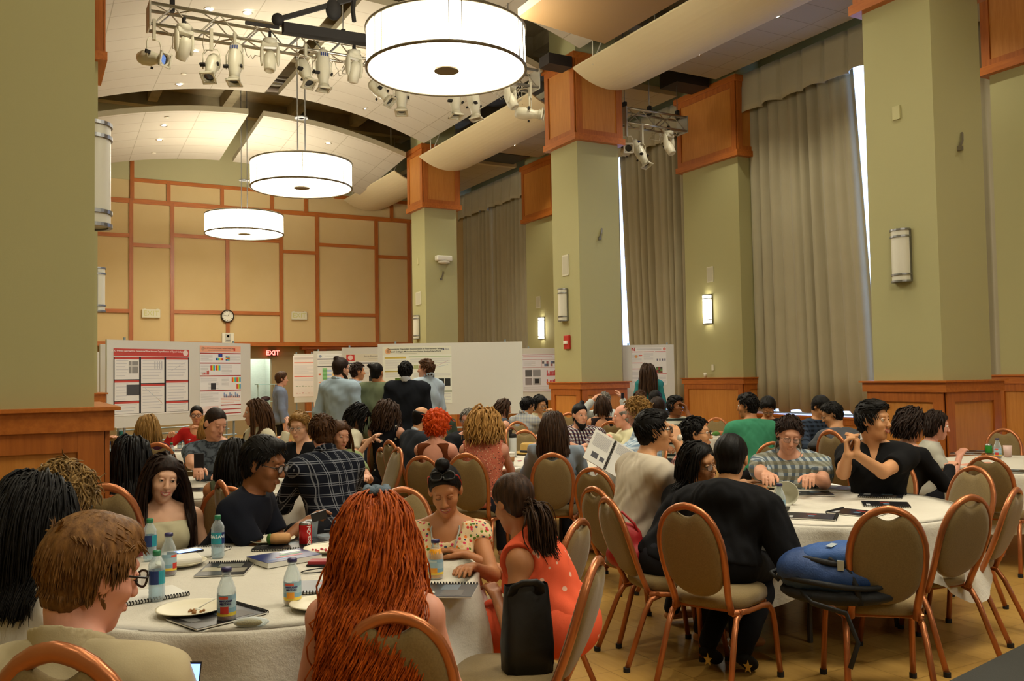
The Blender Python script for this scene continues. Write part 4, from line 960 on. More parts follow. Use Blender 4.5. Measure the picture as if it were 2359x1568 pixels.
    if fv:
        for sd in (-1, 1):
            mb = MB(); c = hd(sd*.031, .081, .011); mb.sph((0, 0, 0), .0128*hs, None, 12, 10, M=Ah@np.array([[1, 0, 0], [0, 0, 1], [0, -1, 0]])); 
            V = mb.v[0]; cen = [(np.mean([V[i] for i in f], 0)@Ah[:, 1])/(.0128*hs) for f in mb.f]; mb.mats = [mat('E8E2D8', .25), mat('2A1A10', .2), mat('060505', .15)]
            dn = .25 if pit > .15 else 0
            mb.m = [2 if q > .96 else (1 if q > .80 else 0) for q in cen]; mb.v[0] = V+c; mb.build('eye', None, t_, True)
            if pit > .27: MB().sph(c+A@np.array((0, .0012, .0012))*hs, .0134*hs, None, 12, 8).build('eyelid', sk, t_, True); MB().tube([hd(sd*.031+x, .0955-14*x*x, -.0005+9*x*x) for x in np.linspace(-.014, .014, 6)], .0013*hs, 5).build('eyelash', mat('0A0706', .7), t_, True); 
            lo = hd(sd*.031, .083, .0125); mb = MB(); P_ = [lo+Ah@(np.array((sd*x, .0105-.35*abs(x)-.0*x, .0045-(x*x)*14))*hs) for x in np.linspace(-.016, .016, 7)]
            mb.tube(P_, [.0022*hs, .0035*hs, .0042*hs, .0045*hs, .0042*hs, .0035*hs, .002*hs], 6); mb.build('eyelid', sk, t_, True)
            mb = MB(); mb.tube([hd(sd*x, .0905-.9*max(0, x-.03)-.1*x, .034+.006*math.sin((x-.012)/.04*PI)) for x in np.linspace(.012, .052, 7)], [.0015*hs, .003*hs, .0034*hs, .0032*hs, .0028*hs, .002*hs, .001*hs], 6); mb.build('eyebrow', mat(brow, .8), t_, True)
        if 'smile' in extras:
            MB().add(np.array([hd(x, .1035-8*x*x, -.066-.008*math.cos(x/.024*PI/2)*0+z+12*x*x) for z in (-.007, .005) for x in np.linspace(-.025, .025, 9)]), [(i, i+1, 10+i, 9+i) for i in range(8)], mat('F0EBE0', .3)).build('teeth', None, t_, True)
            for zz, rr in ((-.0105, .0045), (.0075, .003)): MB().tube([hd(x, .1035-8*x*x, -.066+zz*(1-(x/.031)**2)+12*x*x) for x in np.linspace(-.031, .031, 9)], [.0012]+[rr*hs]*7+[.0012], 6).build('lips', mat(lipc, .4), t_, True)
        else:
            for zz, rr in ((-.0055, .005), (.003, .0042)): MB().tube([hd(x, .0995-8*x*x, -.066+zz+2*x*x) for x in np.linspace(-.022, .022, 9)], np.array([.3, .8, 1, 1.1, 1, 1.1, 1, .8, .3])*rr*.8*hs, 6).build('lips', mat(lipc, .4), t_, True)
    if any(e.startswith('glasses') or e == 'sunhead' for e in extras):
        ge = [e for e in extras if e.startswith('glasses') or e == 'sunhead'][0]; thin = 'thin' in ge; up = (.0, .0) if ge != 'sunhead' else (.105, -.02)
        fm = mat('16130F', .35) if not thin else mat('6A5A48', .3, .6); gm = MB(); rr = .0018 if thin else .003; Ag = A
        def hg_(x, y, z):
            if ge == 'sunhead': c, s_ = math.cos(.9), math.sin(.9); y, z = y*c-z*s_+.0, y*s_+z*c+.01; y, z = y*1.0+.0, z+.02
            return hd(x, y, z)
        ln = MB(); tms = []
        for sd in (-1, 1):
            tm = MB()
            if ge == 'sunhead': tms.append(tm)
            w_, h_ = (.025, .019) if ge != 'sunhead' else (.03, .022)
            ring = [hg_(sd*(.033+w_*math.copysign(abs(math.cos(a))**.7, math.cos(a))), .112-.004*abs(math.cos(a)), .008+h_*math.copysign(abs(math.sin(a))**.8, math.sin(a))) for a in np.arange(20)/20*2*PI]
            gm.tube(ring, rr*(1.6 if ge == 'sunhead' else 1), 5, closed=True); (tm if ge == 'sunhead' else gm).tube([hg_(sd*.058, .108, .014), hg_(sd*.08, .09, .013), hg_(sd*.088, .01, .01), hg_(sd*.086, -.02, -.004)], rr*.9, 5)
            ln.add(np.array(ring), (tuple(range(20)),))
        gm.tube([hg_(-.009, .113, .012), hg_(0, .117, .015), hg_(.009, .113, .012)], rr, 5)
        go = gm.build('sunglasses' if ge == 'sunhead' else 'glasses', fm, t_, True); [q_.build('temple', mat('B5281E', .4), go, True) for q_ in tms]; ln.build('lens', mat('15181C', .08) if ge == 'sunhead' else glassy('F4F6FA', .10), go)
    # ---------------- hair
    st, hc = hair[0], hair[1]; opt = hair[2] if len(hair) > 2 else {}
    hm = hair_mat(*HAIR[hc], gl=.5); push = push_body([INF(head[0][0], .010*hs), INF(head[1][0], .012), INF(nk[0][0], .012)]+([EL(hd(0, .105, -.03), np.array((.058, .075, .13))*hs, A)] if st in ('long', 'bob', 'wavy', 'curlylong') else []), [INF(q[0], g+.008) for q in tor[:4]]+[RC(a_[0], a_[1], .07*s, .055*s) for a_ in armp], N[1]+.01)
    den = float(np.clip((6.5/near)**1.35, .4, 3.6)); rs = np.random.RandomState(seed); VV, QQ = [], []; off = 0
    def kill(P):
        q = (P-Hc)@A/hs; return (q[:, 1] > .05) & (q[:, 2] < .052) & (np.abs(q[:, 0]) < (.1 if st in ('long', 'bob', 'wavy', 'curlylong') else .062)) & (q[:, 2] > -.16)
    def addl(VQ):
        nonlocal off
        VV.append(VQ[0]); QQ.append(VQ[1]+off); off += len(VQ[0])
    gcap = {'short': .013, 'buzz': .006, 'up': .016, 'long': .02, 'bob': .022, 'wavy': .024, 'bun': .012, 'pony': .013, 'curly': .026, 'curlylong': .02, 'fringe': .008, 'floppy': .026, 'curlyshort': .05}[st]*opt.get('vol', 1.0)
    def cap_prims():
        cen = hd(0, .067, .068+opt.get('hl', 0)); nf = A@nrm((0, 1, -.75)); pl = [(cen, nf)]
        if st in ('short', 'buzz', 'up', 'floppy', 'fringe', 'bun', 'pony', 'curly'): pl.append((hd(0, -.08, -.088), A@nrm((0, -.15, -1))))
        if st == 'fringe': pl.append((hd(0, 0, .06), A@np.array((0, .15, 1.))))
        P_ = [(CUT(INF(head[0][0], gcap*hs), pl), .004), (CUT(EL(hd(0, -.045, -.045), np.array((.068, .055, .065))*hs, A), pl), .02)]
        if st in ('floppy', 'up', 'short') and not opt.get('flat'): P_.append((EL(hd(0, .045, .108), np.array((.055, .045, .022+.4*gcap))*hs, A), .02))
        if st in ('short', 'up', 'floppy', 'curly'): 
            for sd in (-1, 1): P_.append((EL(hd(sd*.086, .002, .0), np.array((.02, .026, .04))*hs, A), .006, 's'))
        if st in ('long', 'bob', 'wavy', 'curlylong'):
            P_ += [(EL(hd(0, -.045, -.02), np.array((.086, .068, .12))*hs, A), .03)]
            Lh = opt.get('len', .3); b = Hc+np.array((0, 0, 0))-A[:, 1]*.06*hs; q = b+np.array((0, 0, -Lh*.62)); d, g_ = push(q[None]); q = q+g_[0]*max(0, .012-d[0]); 
            if st != 'bob': P_.append((RC(b, q, .065*hs, .045*hs*opt.get('wd', 1.0)), .05))
            if st == 'curlyshort': pass
        if st == 'curlyshort' or opt.get('ball'): P_.append((CUT(EL(hd(0, -.02, .01), np.array((.115, .12, .125))*hs*opt.get('ball', 1.0), A), [(hd(0, .055, .03), A@nrm((0, 1, -.35)))]), .03))
        if st == 'bun': P_.append((EL(hd(*opt.get('at', (0, -.06, .135))), np.array((.036, .036, .032))*hs*opt.get('bs', 1.0), A), .006))
        return P_
    fineh = [[(hlo[i]-.03, hhi[i]+.03, hf*1.15)] for i in range(3)]
    F = field_of(cap_prims(), h*.9, fineh); P, Q = F.mesh()
    if len(P):
        ln_ = nrm_rows(P-Hc); a1 = np.arctan2((P-Hc)@A[:, 0], (P-Hc)@A[:, 1]); z1 = (P-Hc)@A[:, 2]
        am = {'curly': .007, 'curlylong': .006, 'curlyshort': .009}.get(st, .0010)
        nz_ = np.sin(a1*opt.get('fq', 23)+np.sin(z1*40+seed)*1.5)+.6*np.sin(a1*41+z1*60)
        if am > .004: nz_ = np.sin((P@np.array((90, 60, 20.)))+2*np.sin(P@np.array((20, -70, 90.))))+np.sin(P@np.array((-50, 95, 70.)))
        P = P+ln_*(am*nz_)[:, None]; VV.append(P); QQ.append(Q); off = len(P)
    def roots(n, zmin=-.08):
        out = []; 
        while len(out) < n:
            v = nrm(rs.normal(size=3)); p = v*np.array((.076, .096, .09))*1.08+np.array((0, -.012, .035))
            if (p[1]-.067)-.75*(p[2]-.068-opt.get('hl', 0)) < -.004 and p[2] > zmin: out.append(p)
        return np.array(out)
    if st in ('long', 'bob', 'wavy', 'curlylong'):
        n = int(opt.get('n', 330)*den); r_ = roots(n, -.05); sgn = np.sign(r_[:, 0]+opt.get('part', 0)); fr_ = np.clip((r_[:, 1]+.06)/.08, .15, 1); d_ = np.stack(((sgn*(.45+.3*rs.rand(n))*fr_+r_[:, 0]*3)*opt.get('sw', .6), np.where(r_[:, 1] > .02, -.1, -.5), -.25+0*sgn), 1)
        Lh = opt.get('len', .3 if st != 'bob' else .17); steps = max(7, int(Lh/.024)); rw = np.array([hd(*q) for q in r_]); dw = nrm_rows(d_@A.T)
        top = (r_[:, 2]+.05)/.2; lens = (.75+.55*np.clip(top, 0, 1)+.15*rs.rand(n))
        addl(locks(rw, dw, opt.get('ds', .006)+rs.rand(n)*opt.get('th', .014), steps, Lh*1.15/steps, .3 if st != 'curlylong' else .22, .0075/math.sqrt(den)*opt.get('w', 1), {'wavy': .008, 'curlylong': .015}.get(st, .001)*opt.get('cu', 1), {'wavy': 30, 'curlylong': 42}.get(st, 12), 5, push, seed, lens, kill=kill, flare=opt.get('fl', 0)))
    elif st in ('short', 'floppy', 'up', 'curly', 'curlyshort'):
        n = int(420*den); r_ = roots(n, -.06); big = st in ('curly', 'curlyshort'); rw = np.array([hd(*(q*(1+ (.10*rs.rand() if big else 0)))) for q in r_])
        if st == 'up': d_ = np.stack((r_[:, 0]*4, .5+0*r_[:, 0], .9*(r_[:, 2] > .06)-.3), 1)
        elif st == 'floppy': d_ = np.stack((.8+0*r_[:, 0], .5+0*r_[:, 0], .1-.5*(r_[:, 2] < .06)), 1)
        elif big: d_ = rs.normal(size=(n, 3))
        else: d_ = np.stack((r_[:, 0]*3, .5*(r_[:, 2] > .08)-.1, -.5*(r_[:, 2] < .07)+.1), 1)
        dn_ = nrm_rows(r_); d_ = nrm_rows(d_); d_ = d_-dn_*(d_*dn_).sum(1)[:, None]*(.75 if big else .8); dw = nrm_rows(d_@A.T); L_ = opt.get('len', .032 if not big else .05)
        addl(locks(rw, dw, (.004+.008*rs.rand(n))*1.0 if not big else .008+.02*rs.rand(n), 5 if not big else 9, L_/(5 if not big else 6), .12, .0058/math.sqrt(den)*(1.3 if big else 1), .007 if big else 0, 60, 5, push, seed, None, .15, .8, kill))
    if st in ('pony', 'bun') and opt.get('tail'):
        n = int(150*den); tl = opt['tail']; c0 = hd(*opt.get('tie', (0, -.11, .02))); rw = c0+rs.normal(size=(n, 3))*.014; dw = nrm_rows(np.tile(A@np.array((0, -1., .15)), (n, 1))+rs.normal(size=(n, 3))*.25)
        addl(locks(rw, dw, .008+rs.rand(n)*.01, max(6, int(tl/.025)), .026, .35, .0075/math.sqrt(den), .004, 30, 5, push, seed, kill=kill)); MB().sph(c0, .022, None, 10, 8).build('hair_tie', mat(opt.get('tiec', '15151A'), .7), t_, True)
    if VV: fast_mesh('hair', np.concatenate(VV), np.concatenate(QQ), hm, t_)
    if 'beard' in extras or 'stubble' in extras or 'bigbeard' in extras:
        big = 'bigbeard' in extras; gb = .014 if big else (.006 if 'beard' in extras else .0016); pl = [(hd(0, 0, -.048 if big else -.035), A@nrm((0, .75, 1.)))]
        bp = [(CUT(INF(head[1][0], gb), pl), .01), (CUT(INF(head[2][0], gb*1.2), pl), .015)]
        if big: bp.append((EL(hd(0, .06, -.13), np.array((.04, .036, .045))*hs, A), .03))
        bp += [(EL(hd(0, .105, -.064), np.array((.024, .02, .010))*hs, A), .004, 's'), (EL(hd(0, -.02, -.01), np.array((.06, .05, .06))*hs, A), .02, 's')]
        F = field_of(bp, hf*1.1); P, Q = F.mesh(); P = P+nrm_rows(P-Hc)*(.002*np.sin(P@np.array((300, 200, 90.))))[:, None]; fast_mesh('beard', P, Q, hair_mat(*HAIR[opt.get('bc', hc)]), t_)
    return t_, dict(base=base, fwd=fwd, rgt=rgt, hd=hd, arm=armp, N=N, t=t, X=X, Y=Y, Hc=Hc, hs=hs, A=A, tp=tp, push=push, loc=loc, s=s, hands=hands)
def glob(info, p): return info['base']+info['rgt']*p[0]+info['fwd']*p[1]+np.array((0, 0, p[2]))
# ================================================================ banquet chairs
COPPER = patt('copper_paint', lambda k: (k.set('Base Color', k.mix(noise(k, 9), lin('A8623A'), lin('C07A4C'))), k.set('Metallic', .55), k.set('Roughness', .3)))
CHF = patt('chair_cloth', lambda k: (k.set('Base Color', k.mix(noise(k, 170, 2), lin('6E5A34'), lin('8A7448'))), k.set('Roughness', .85), k.set('Sheen Weight', .2), k.bump(noise(k, 200, 2), .2, .003)))
def interp(z, t): return float(np.interp(z, [a for a, _ in t], [b for _, b in t]))
def back_y(z): return -.185-.17*((z-.42)/.5)-.02*math.sin((z-.42)/.5*PI)
def make_chair():
    t = thing('banquet_chair', '', 'chair')
    HW = [(.395, .150), (.45, .148), (.52, .155), (.60, .165), (.68, .170), (.73, .167), (.78, .157), (.83, .134), (.865, .105), (.89, .072), (.905, .036), (.91, 0)]
    zs = [.395, .46, .52, .58, .64, .70, .75, .80, .835, .862, .885, .9, .907, .91]
    Lp = [(-interp(z, HW), back_y(z), z) for z in zs]; Rp = [(-x, y, z) for x, y, z in Lp[::-1][1:]]
    MB().tube(Lp+Rp, .0165, 8, up=(0, 1, 0), ell=1.15).build('back_frame', COPPER, t, True)
    n = 28; A = np.arange(n)/n*2*PI
    ol = [(interp(z, HW)-.010, z) for z in (.60, .64, .68, .72, .76, .79, .82, .845, .865, .880)]+[(x, .888-.030*math.cos(x/.07*PI/2)**1.2) for x in (.062, .045, .025, .008)]
    ol += [(-x, z) for x, z in ol[::-1]]; ol += [(-.154*math.cos(q)-.0, .60-.135*math.sin(q)) for q in np.linspace(.15, PI-.15, 14)]
    mb = MB(); no = len(ol); V = []; cz = .68
    for sd in (1, -1):
        for f, th in ((.35, .03), (.75, .029), (.93, .023), (1.0, .010)):
            for x, z in ol: zz = cz+(z-cz)*f; V.append((x*f, back_y(zz)+sd*th, zz))
    def rg(a, b, rev): return [((a*no+j, a*no+(j+1) % no, b*no+(j+1) % no, b*no+j) if not rev else (b*no+j, b*no+(j+1) % no, a*no+(j+1) % no, a*no+j)) for j in range(no)]
    Fc = [tuple(range(no))]+rg(0, 1, 1)+rg(1, 2, 1)+rg(2, 3, 1)+rg(4, 5, 0)+rg(5, 6, 0)+rg(6, 7, 0)+[tuple(range(4*no, 5*no))[::-1]]+rg(3, 7, 1)
    mb.add(V, Fc); mb.build('backrest', CHF, t, True)
    mb = MB(); V = []
    prof = [(.86, .405), (.97, .41), (1.0, .425), (1.0, .452), (.96, .468), (.85, .478), (.5, .486), (.02, .488)]
    for f, z in prof:
        for q in A:
            c, s = math.cos(q), math.sin(q); V.append((.215*f*math.copysign(abs(c)**.55, c)*(1-.18*(s < 0)*abs(s)), .03+.222*f*math.copysign(abs(s)**.55, s), z))
    mb.add(V, [(i*n+j, i*n+(j+1) % n, (i+1)*n+(j+1) % n, (i+1)*n+j) for i in range(len(prof)-1) for j in range(n)]+[tuple(range(n))[::-1]]); mb.build('seat', CHF, t, True)
    def foot(o, x, y): MB().lathe([(.0001, 0), (.019, 0), (.019, .025), (.0001, .025)], 10, c=(x, y, 0)).build('rubber_foot', DARK, o)
    for sd in (-1, 1):
        o = MB().tube([(sd*.16, -.18, .395), (sd*.19, -.07, .392), (sd*.206, .08, .39), (sd*.21, .16, .378), (sd*.213, .205, .34), (sd*.216, .225, .28), (sd*.225, .27, .01)], .0155, 8, up=(1, 0, 0)).build('leg', COPPER, t, True); foot(o, sd*.225, .27)
        o = MB().tube([(sd*.172, -.12, .385), (sd*.175, -.175, .37), (sd*.18, -.215, .31), (sd*.2, -.345, .01)], .0155, 8, up=(1, 0, 0)).build('leg', COPPER, t, True); foot(o, sd*.2, -.345)
    mb = MB(); mb.tube([(-.205, .14, .4), (.205, .14, .4)], .011, 6); mb.tube([(-.19, -.14, .4), (.19, -.14, .4)], .011, 6); mb.build('stretcher', COPPER, t)
    return t
CHAIR0 = make_chair(); _cused = [False]
def chair(lab, x=None, y=None, D=None, rel=0, base=None, az=None, group='copper framed banquet chairs'):
    if base is None:
        P = at(x, y, D=D); az = azim(x)+math.radians(rel); k = max(.93, min(1.2, P[2]/.91)); kb = -.372
        base = np.array([P[0]-kb*math.sin(az), P[1]-kb*math.cos(az), 0])
    else: k = 1
    o = copy_tree(CHAIR0) if _cused[0] else CHAIR0; _cused[0] = True
    o.location = (base[0], base[1], 0); o.rotation_euler = (0, 0, -az); o.scale = (1, 1, k); tag(o, lab, 'chair', group); return o
# ================================================================ round tables and cloths
CLOTH = patt('white_cloth', lambda k: (k.set('Base Color', k.mix(noise(k, 3), lin('CBC5B6'), lin('D8D2C5'))), k.set('Roughness', .8), k.bump(noise(k, 7, 6, rough=.72), .4, .025)))
TB = {}
def table(key, px, D, lab, R=.915, th0=0.0, corner=.22, seed=0, drop=.26, labc=''):
    P = at(px, 1000, D=D); c = np.array([P[0], P[1], 0]); TB[key] = c
    t = thing('round_table', lab, 'table', c, 0, 'round banquet tables')
    MB().lathe([(.0001, .725), (R-.01, .725), (R-.005, .74), (R-.01, .752), (.0001, .752)], 48).build('tabletop', mat('8A6A44', .5), t)
    for a in range(4): an = a*PI/2+.7; MB().tube([(.45*math.cos(an), .45*math.sin(an), .725), (.5*math.cos(an), .5*math.sin(an), .0)], .016, 8).build('leg', mat('4A4640', .4, .6), t)
    n = 144; rr = [0.0001, .3, .6, .8, .9, R-.02, R-.006, R+.004]; V = []; r_ = np.random.RandomState(seed); nd = 12
    A = np.arange(n)/n*2*PI; fo = sum(np.sin(A*k+r_.rand()*6)*w_ for k, w_ in ((7, .5), (11, .8), (16, .6), (23, .35))); fo /= 2.2
    cz = np.abs(np.cos(2*(A-th0)))**3; L = drop+corner*cz
    for i, q in enumerate(rr): 
        for j, a in enumerate(A): V.append((q*math.cos(a), q*math.sin(a), .758-(0 if i < 6 else (.002 if i == 6 else .010))+.0012*math.sin(q*14+a*3)*(i < 5)))
    for i in range(1, nd+1):
        f = i/nd
        for j, a in enumerate(A):
            ra = R+.006+f*(.04+.085*fo[j])+.045*math.sin(f*PI)*fo[(j+9) % n]+.045*cz[j]*f*f; V.append((ra*math.cos(a), ra*math.sin(a), .748-f*L[j]))
    m_ = len(rr)+nd; Q = np.array([(i*n+j, i*n+(j+1) % n, (i+1)*n+(j+1) % n, (i+1)*n+j) for i in range(m_-1) for j in range(n)])
    o = fast_mesh('tablecloth', np.array(V), Q[:, ::-1], CLOTH); o.location = c; tag(o, labc or 'white cloth draped over the '+lab, 'tablecloth', 'white round tablecloths'); return c
table('A', 628, 3.98, 'round banquet table nearest the camera', th0=-.62, seed=1, labc='white tablecloth on the nearest table, crowded with bottles and plates')
table('B', 1862, 5.82, 'round banquet table by the blue backpack', th0=.35, seed=2, labc='white tablecloth below the near right column, with black booklets')
table('C', 1322, 9.1, 'round banquet table behind the straw hat', th0=.2, seed=3, labc='white tablecloth with the straw hat and coffee cups')
table('D', 520, 7.4, 'round banquet table in front of the poster board with red headings', th0=.5, seed=4, labc='white tablecloth in front of the man holding a dark phone')
table('E', 335, 11.2, 'round banquet table beside the left column', th0=.1, seed=5, labc='white tablecloth beside the left column')
table('F', 2385, 7.9, 'round banquet table cut by the right picture edge', th0=.3, seed=6, labc='white tablecloth at the right picture edge')
table('G', 1590, 12.7, 'round banquet table by the man in green', th0=.1, seed=7, labc='white tablecloth left of the man in green')
table('H', 1868, 11.8, 'round banquet table below the wide curtain', th0=.4, seed=8, labc='white tablecloth below the wide curtain')
table('I', 1290, 14.0, 'round banquet table in front of the middle column', th0=.4, seed=9, labc='white tablecloth before the middle column')
table('J', 965, 12.4, 'round banquet table behind the empty chairs', th0=.2, seed=10, labc='white tablecloth behind the man in the grey suit')
# ================================================================ poster boards
FOAM = mat('D2D0C7', .6); PAPER = mat('E6E4DE', .55); GREYT = mat('9A9AA0', .7); LTXT = mat('C2C2C6', .7)
def board(lab, xl, yl, Dl, xr, yr, Dr, zt=None, zb=1.0, feet=True):
    a, b = at(xl, yl, D=Dl), at(xr, yr, D=Dr); z1 = (a[2]+b[2])/2 if zt is None else zt; L = math.hypot(b[0]-a[0], b[1]-a[1]); az = math.atan2(b[1]-a[1], b[0]-a[0])
    t = thing('poster_board', lab, 'poster board', (a[0], a[1], 0), az, 'white poster boards'); MB().box((0, 0, zb), (L, .03, z1)).build('foam_board', FOAM, t)
    mb = MB()
    for x in (.12*L, .88*L) if feet else (): mb.tube([(x, .05, 0), (x, .05, z1+.04)], .016, 8); mb.tube([(x, -.25, .02), (x, .35, .02)], .016, 8)
    if feet: mb.tube([(0.1*L, .05, zb-.22), (.9*L, .05, zb-.22)], .014, 8); mb.build('easel_frame', mat('8FA0A8', .4, .5), t)
    return t, L, z1
class Poster:
    """a printed sheet on a board: u 0..1 across, v 0..1 down"""
    def __init__(s, par, x0, x1, z0, z1, bg='E6E4DE'):
        s.w, s.h = x1-x0, z1-z0; s.o = empty('poster_sheet', (x0, -.004, z1)); s.o.parent = par; s.mb = MB(); s.mb.box((0, -.001, -s.h), (s.w, .003, 0), mat(bg, .5))
    def r(s, u0, v0, u1, v1, c, k=1): s.mb.box((u0*s.w, -.001-.0006*k, -v1*s.h), (u1*s.w, -.001, -v0*s.h), c if hasattr(c, 'name') else mat(c, .55)); return s
    def lines(s, u0, v0, u1, v1, n, c=None, seed=0):
        r = np.random.RandomState(seed)
        for i in range(n): v = v0+(v1-v0)*(i+.5)/n; s.r(u0, v-.18*(v1-v0)/n, u0+(u1-u0)*(1 if i % 4 != 3 else r.uniform(.4, .9)), v+.18*(v1-v0)/n, c or LTXT, 1)
        return s
    def grid(s, u0, v0, u1, v1, nx, ny, cols):
        for i in range(nx):
            for j in range(ny): s.r(u0+(u1-u0)*i/nx, v0+(v1-v0)*j/ny, u0+(u1-u0)*(i+1)/nx, v0+(v1-v0)*(j+1)/ny, cols[(i+j*nx) % len(cols)], 2)
        return s
    def bars(s, u0, v0, u1, v1, hs_, c):
        n = len(hs_)
        for i, h in enumerate(hs_): s.r(u0+(u1-u0)*(i+.15)/n, v1-(v1-v0)*h, u0+(u1-u0)*(i+.85)/n, v1, c, 2)
        return s
    def line(s, u0, v0, u1, v1, c, wd=.004):
        a, b = np.array((u0*s.w, -.0022, -v0*s.h)), np.array((u1*s.w, -.0022, -v1*s.h)); d = nrm(b-a); n = np.array((-d[2], 0, d[0]))*wd; s.mb.add([a-n, b-n, b+n, a+n], ((0, 1, 2, 3),), mat(c, .6)); return s
    def disc(s, u, v, r, c):
        A = np.arange(20)/20*2*PI; s.mb.add([(u*s.w+r*math.cos(a), -.0025, -v*s.h+r*math.sin(a)) for a in A], (tuple(range(20)),), mat(c, .6)); return s
    def t(s, body, u, v, size, c='1A1A1E', align='CENTER', bold=.0): text(body, size, mat(c, .6), s.o, (u*s.w, -.004, -v*s.h), (PI/2, 0, 0), align=align, bold=bold, ext=.0003, mb=s.mb); return s
    def done(s): s.mb.build('print', None, s.o)
RED = 'A8322A'; REDL = 'C2443A'
t, L, z1 = board('wide poster board at left with red headed sheets', 246, 783, 12.2, 577, 790, 14.4, zb=.99)
p = Poster(t, .10, 1.36, z1-1.06, z1-.12)
p.r(0, 0, 1, .115, REDL).disc(.95, .055, .045, 'E8D6D0').t('A 3D Printing Approach to Extensional Flow-Induced Crystallization of Type I Collagen', .45, .035, .034, 'F2E6E2', bold=.0006).lines(.02, .065, .42, .08, 1, 'E0B8B0')
p.r(.0, .125, 1, .975, '15151A', 1)
for i, cells in enumerate((((.13, .46, '1'), (.475, .78, '1'), (.79, .97, '1')), ((.13, .52, '2'), (.535, .97, '2')), ((.13, .48, '3'), (.49, .80, '3'), (.81, .97, '3')))):
    u0, u1 = .012+i*.333, .32+i*.333
    for (a, b, _) in cells: p.r(u0, a, u1, b, 'E4E2DE', 2).r(u0, a, u1, a+.03, REDL, 3).lines(u0+.1, a+.01, u1-.1, a+.02, 1, 'E8D0C8')
    for (a, b, _) in cells:
        for q in range(int((b-a)/.05)): p.r(u0+.02, a+.045+q*.045, u0+(.17 if (i == 0 and b < .8) else .28)-.02*(q % 3), a+.055+q*.045, LTXT, 3)
p.r(.19, .19, .31, .37, '8E8C88', 4).r(.19, .25, .31, .27, 'C8C6C0', 5).r(.22, .19, .23, .37, 'C8C6C0', 5).r(.16, .54, .32, .70, '4A4A4C', 4).line(.17, .66, .31, .56, 'D0D0D0', .012)
for q in range(4): p.r(.52+.03*q, .19, .535+.03*q, .3, 'B8B8BC', 4)
p.line(.74, .34, .95, .2, '5A6AA0', .002).line(.42, .62, .62, .82, '6AA86A', .003).line(.55, .75, .63, .84, 'D06A3A', .004).line(.40, .60, .5, .7, '6AA0C8', .003).done()
p = Poster(t, 1.56, 2.36, z1-1.14, z1-.05, 'E6E6E6')
p.r(.0, .0, 1, .09, 'EBA98A').disc(.07, .045, .03, 'C89A80').r(.82, .03, .86, .07, 'D8452E', 2).t('Using GPU Accelerated Adaptive Mesh and Monte Tiles', .45, .035, .026, '4A2A20').lines(.2, .06, .75, .075, 1, 'A87A68')
JET = ['20308A', '28A0C8', '70C050', 'F0D030', 'E06020', 'C02020']
for v in (.1, .24, .42, .63, .84, .9, .96): p.r(0 if v < .7 else .5, v, 1, v+.014, RED, 2)
p.lines(.02, .13, .3, .22, 6).lines(.72, .13, .98, .22, 6).lines(.02, .27, .45, .3, 2).lines(.02, .31, .2, .4, 5).lines(.52, .27, .78, .41, 8).lines(.02, .46, .4, .52, 4).lines(.52, .45, .7, .58, 7).lines(.02, .66, .44, .8, 9).lines(.02, .85, .44, .97, 7, 'DDA8A0').lines(.5, .74, .98, .82, 4, 'E8B8A8').lines(.2, .52, .44, .62, 5)
p.grid(.44, .115, .54, .16, 3, 2, ['20308A', '2848A8', '20308A']).grid(.38, .175, .56, .205, 6, 1, JET).grid(.62, .15, .72, .21, 3, 3, JET)
for (u, v) in ((.25, .28), (.38, .28), (.77, .45), (.89, .45), (.89, .55)):
    for q in range(6): p.r(u+.018*q, v, u+.018*(q+1), v+.07, ['D02818', 'E86020', 'F0C030', 'A0D050', '50C0B0', '40A0D8'][q], 3)
p.r(.26, .53, .38, .62, '2A2A2E', 3).line(.29, .6, .35, .54, 'D8D8D8', .012).bars(.06, .35, .22, .41, (.3, .5, .4, .9, 1), REDL).bars(.56, .66, .98, .74, (.9, .6, .3, .9, .6, .3, .9, .6, .3), '8AA0C8').bars(.56, .7, .98, .74, (.7, .6, .5, .7, .6, .5, .7, .6, .5), 'E0988C').done()
for i, (x, y, D, x2, D2) in enumerate(((231, 796, 13.6, 560, 15.8), (219, 812, 15.2, 540, 17.4))):
    t, L, z1 = board(('second white poster board, a sliver behind the red headed one', 'third white poster board, a sliver next to the left column')[i], x, y, D, x2, y, D2, zb=1.0); p = Poster(t, .12, .9, z1-.95, z1-.1); p.r(.0, .02, .12, .97, '7A2A30').lines(.15, .1, .9, .9, 12).done()
t, L, z1 = board('wide white poster board with a blank right half', 870, 791, 14.8, 1203, 787, 14.75, zb=1.0)
p = Poster(t, .08, 1.23, z1-1.0, z1-.05, 'E2E4D8')
p.r(0, .0, 1, .15, 'DDDCCB').disc(.08, .08, .05, 'E0A878').disc(.08, .08, .03, 'EBD6B8').t('Temperature Dependent Incorporation of Fluorescently labeled', .48, .045, .036, '3A4038', bold=.0006).t('Type I Collagen Molecules into Native Bovine Sclera Fibrils', .48, .09, .036, '3A4038', bold=.0006).t('E.M.E.R.L', .91, .06, .038, '3A4A78', bold=.0008).lines(.15, .115, .5, .135, 1, 'A8A89A')
p.r(.03, .18, .34, .21, 'C8B050', 2).r(.38, .175, 1, .195, 'BAC8A8', 2).r(.03, .42, .38, .445, 'B0A050', 2).r(.76, .78, 1, .81, '9AA08A', 2).lines(.04, .23, .33, .4, 9).lines(.4, .21, .98, .3, 5).lines(.04, .46, .36, .54, 4).lines(.76, .83, .98, .95, 5).lines(.45, .47, .98, .54, 4).line(.66, .42, .95, .26, 'C8A8B0', .003).line(.66, .4, .95, .33, 'A8B8C8', .003)
p.r(.18, .55, .38, .71, '4E6A20', 3).r(.2, .58, .34, .68, '7C9A30', 4).r(.36, .55, .4, .71, '1A1E14', 4)
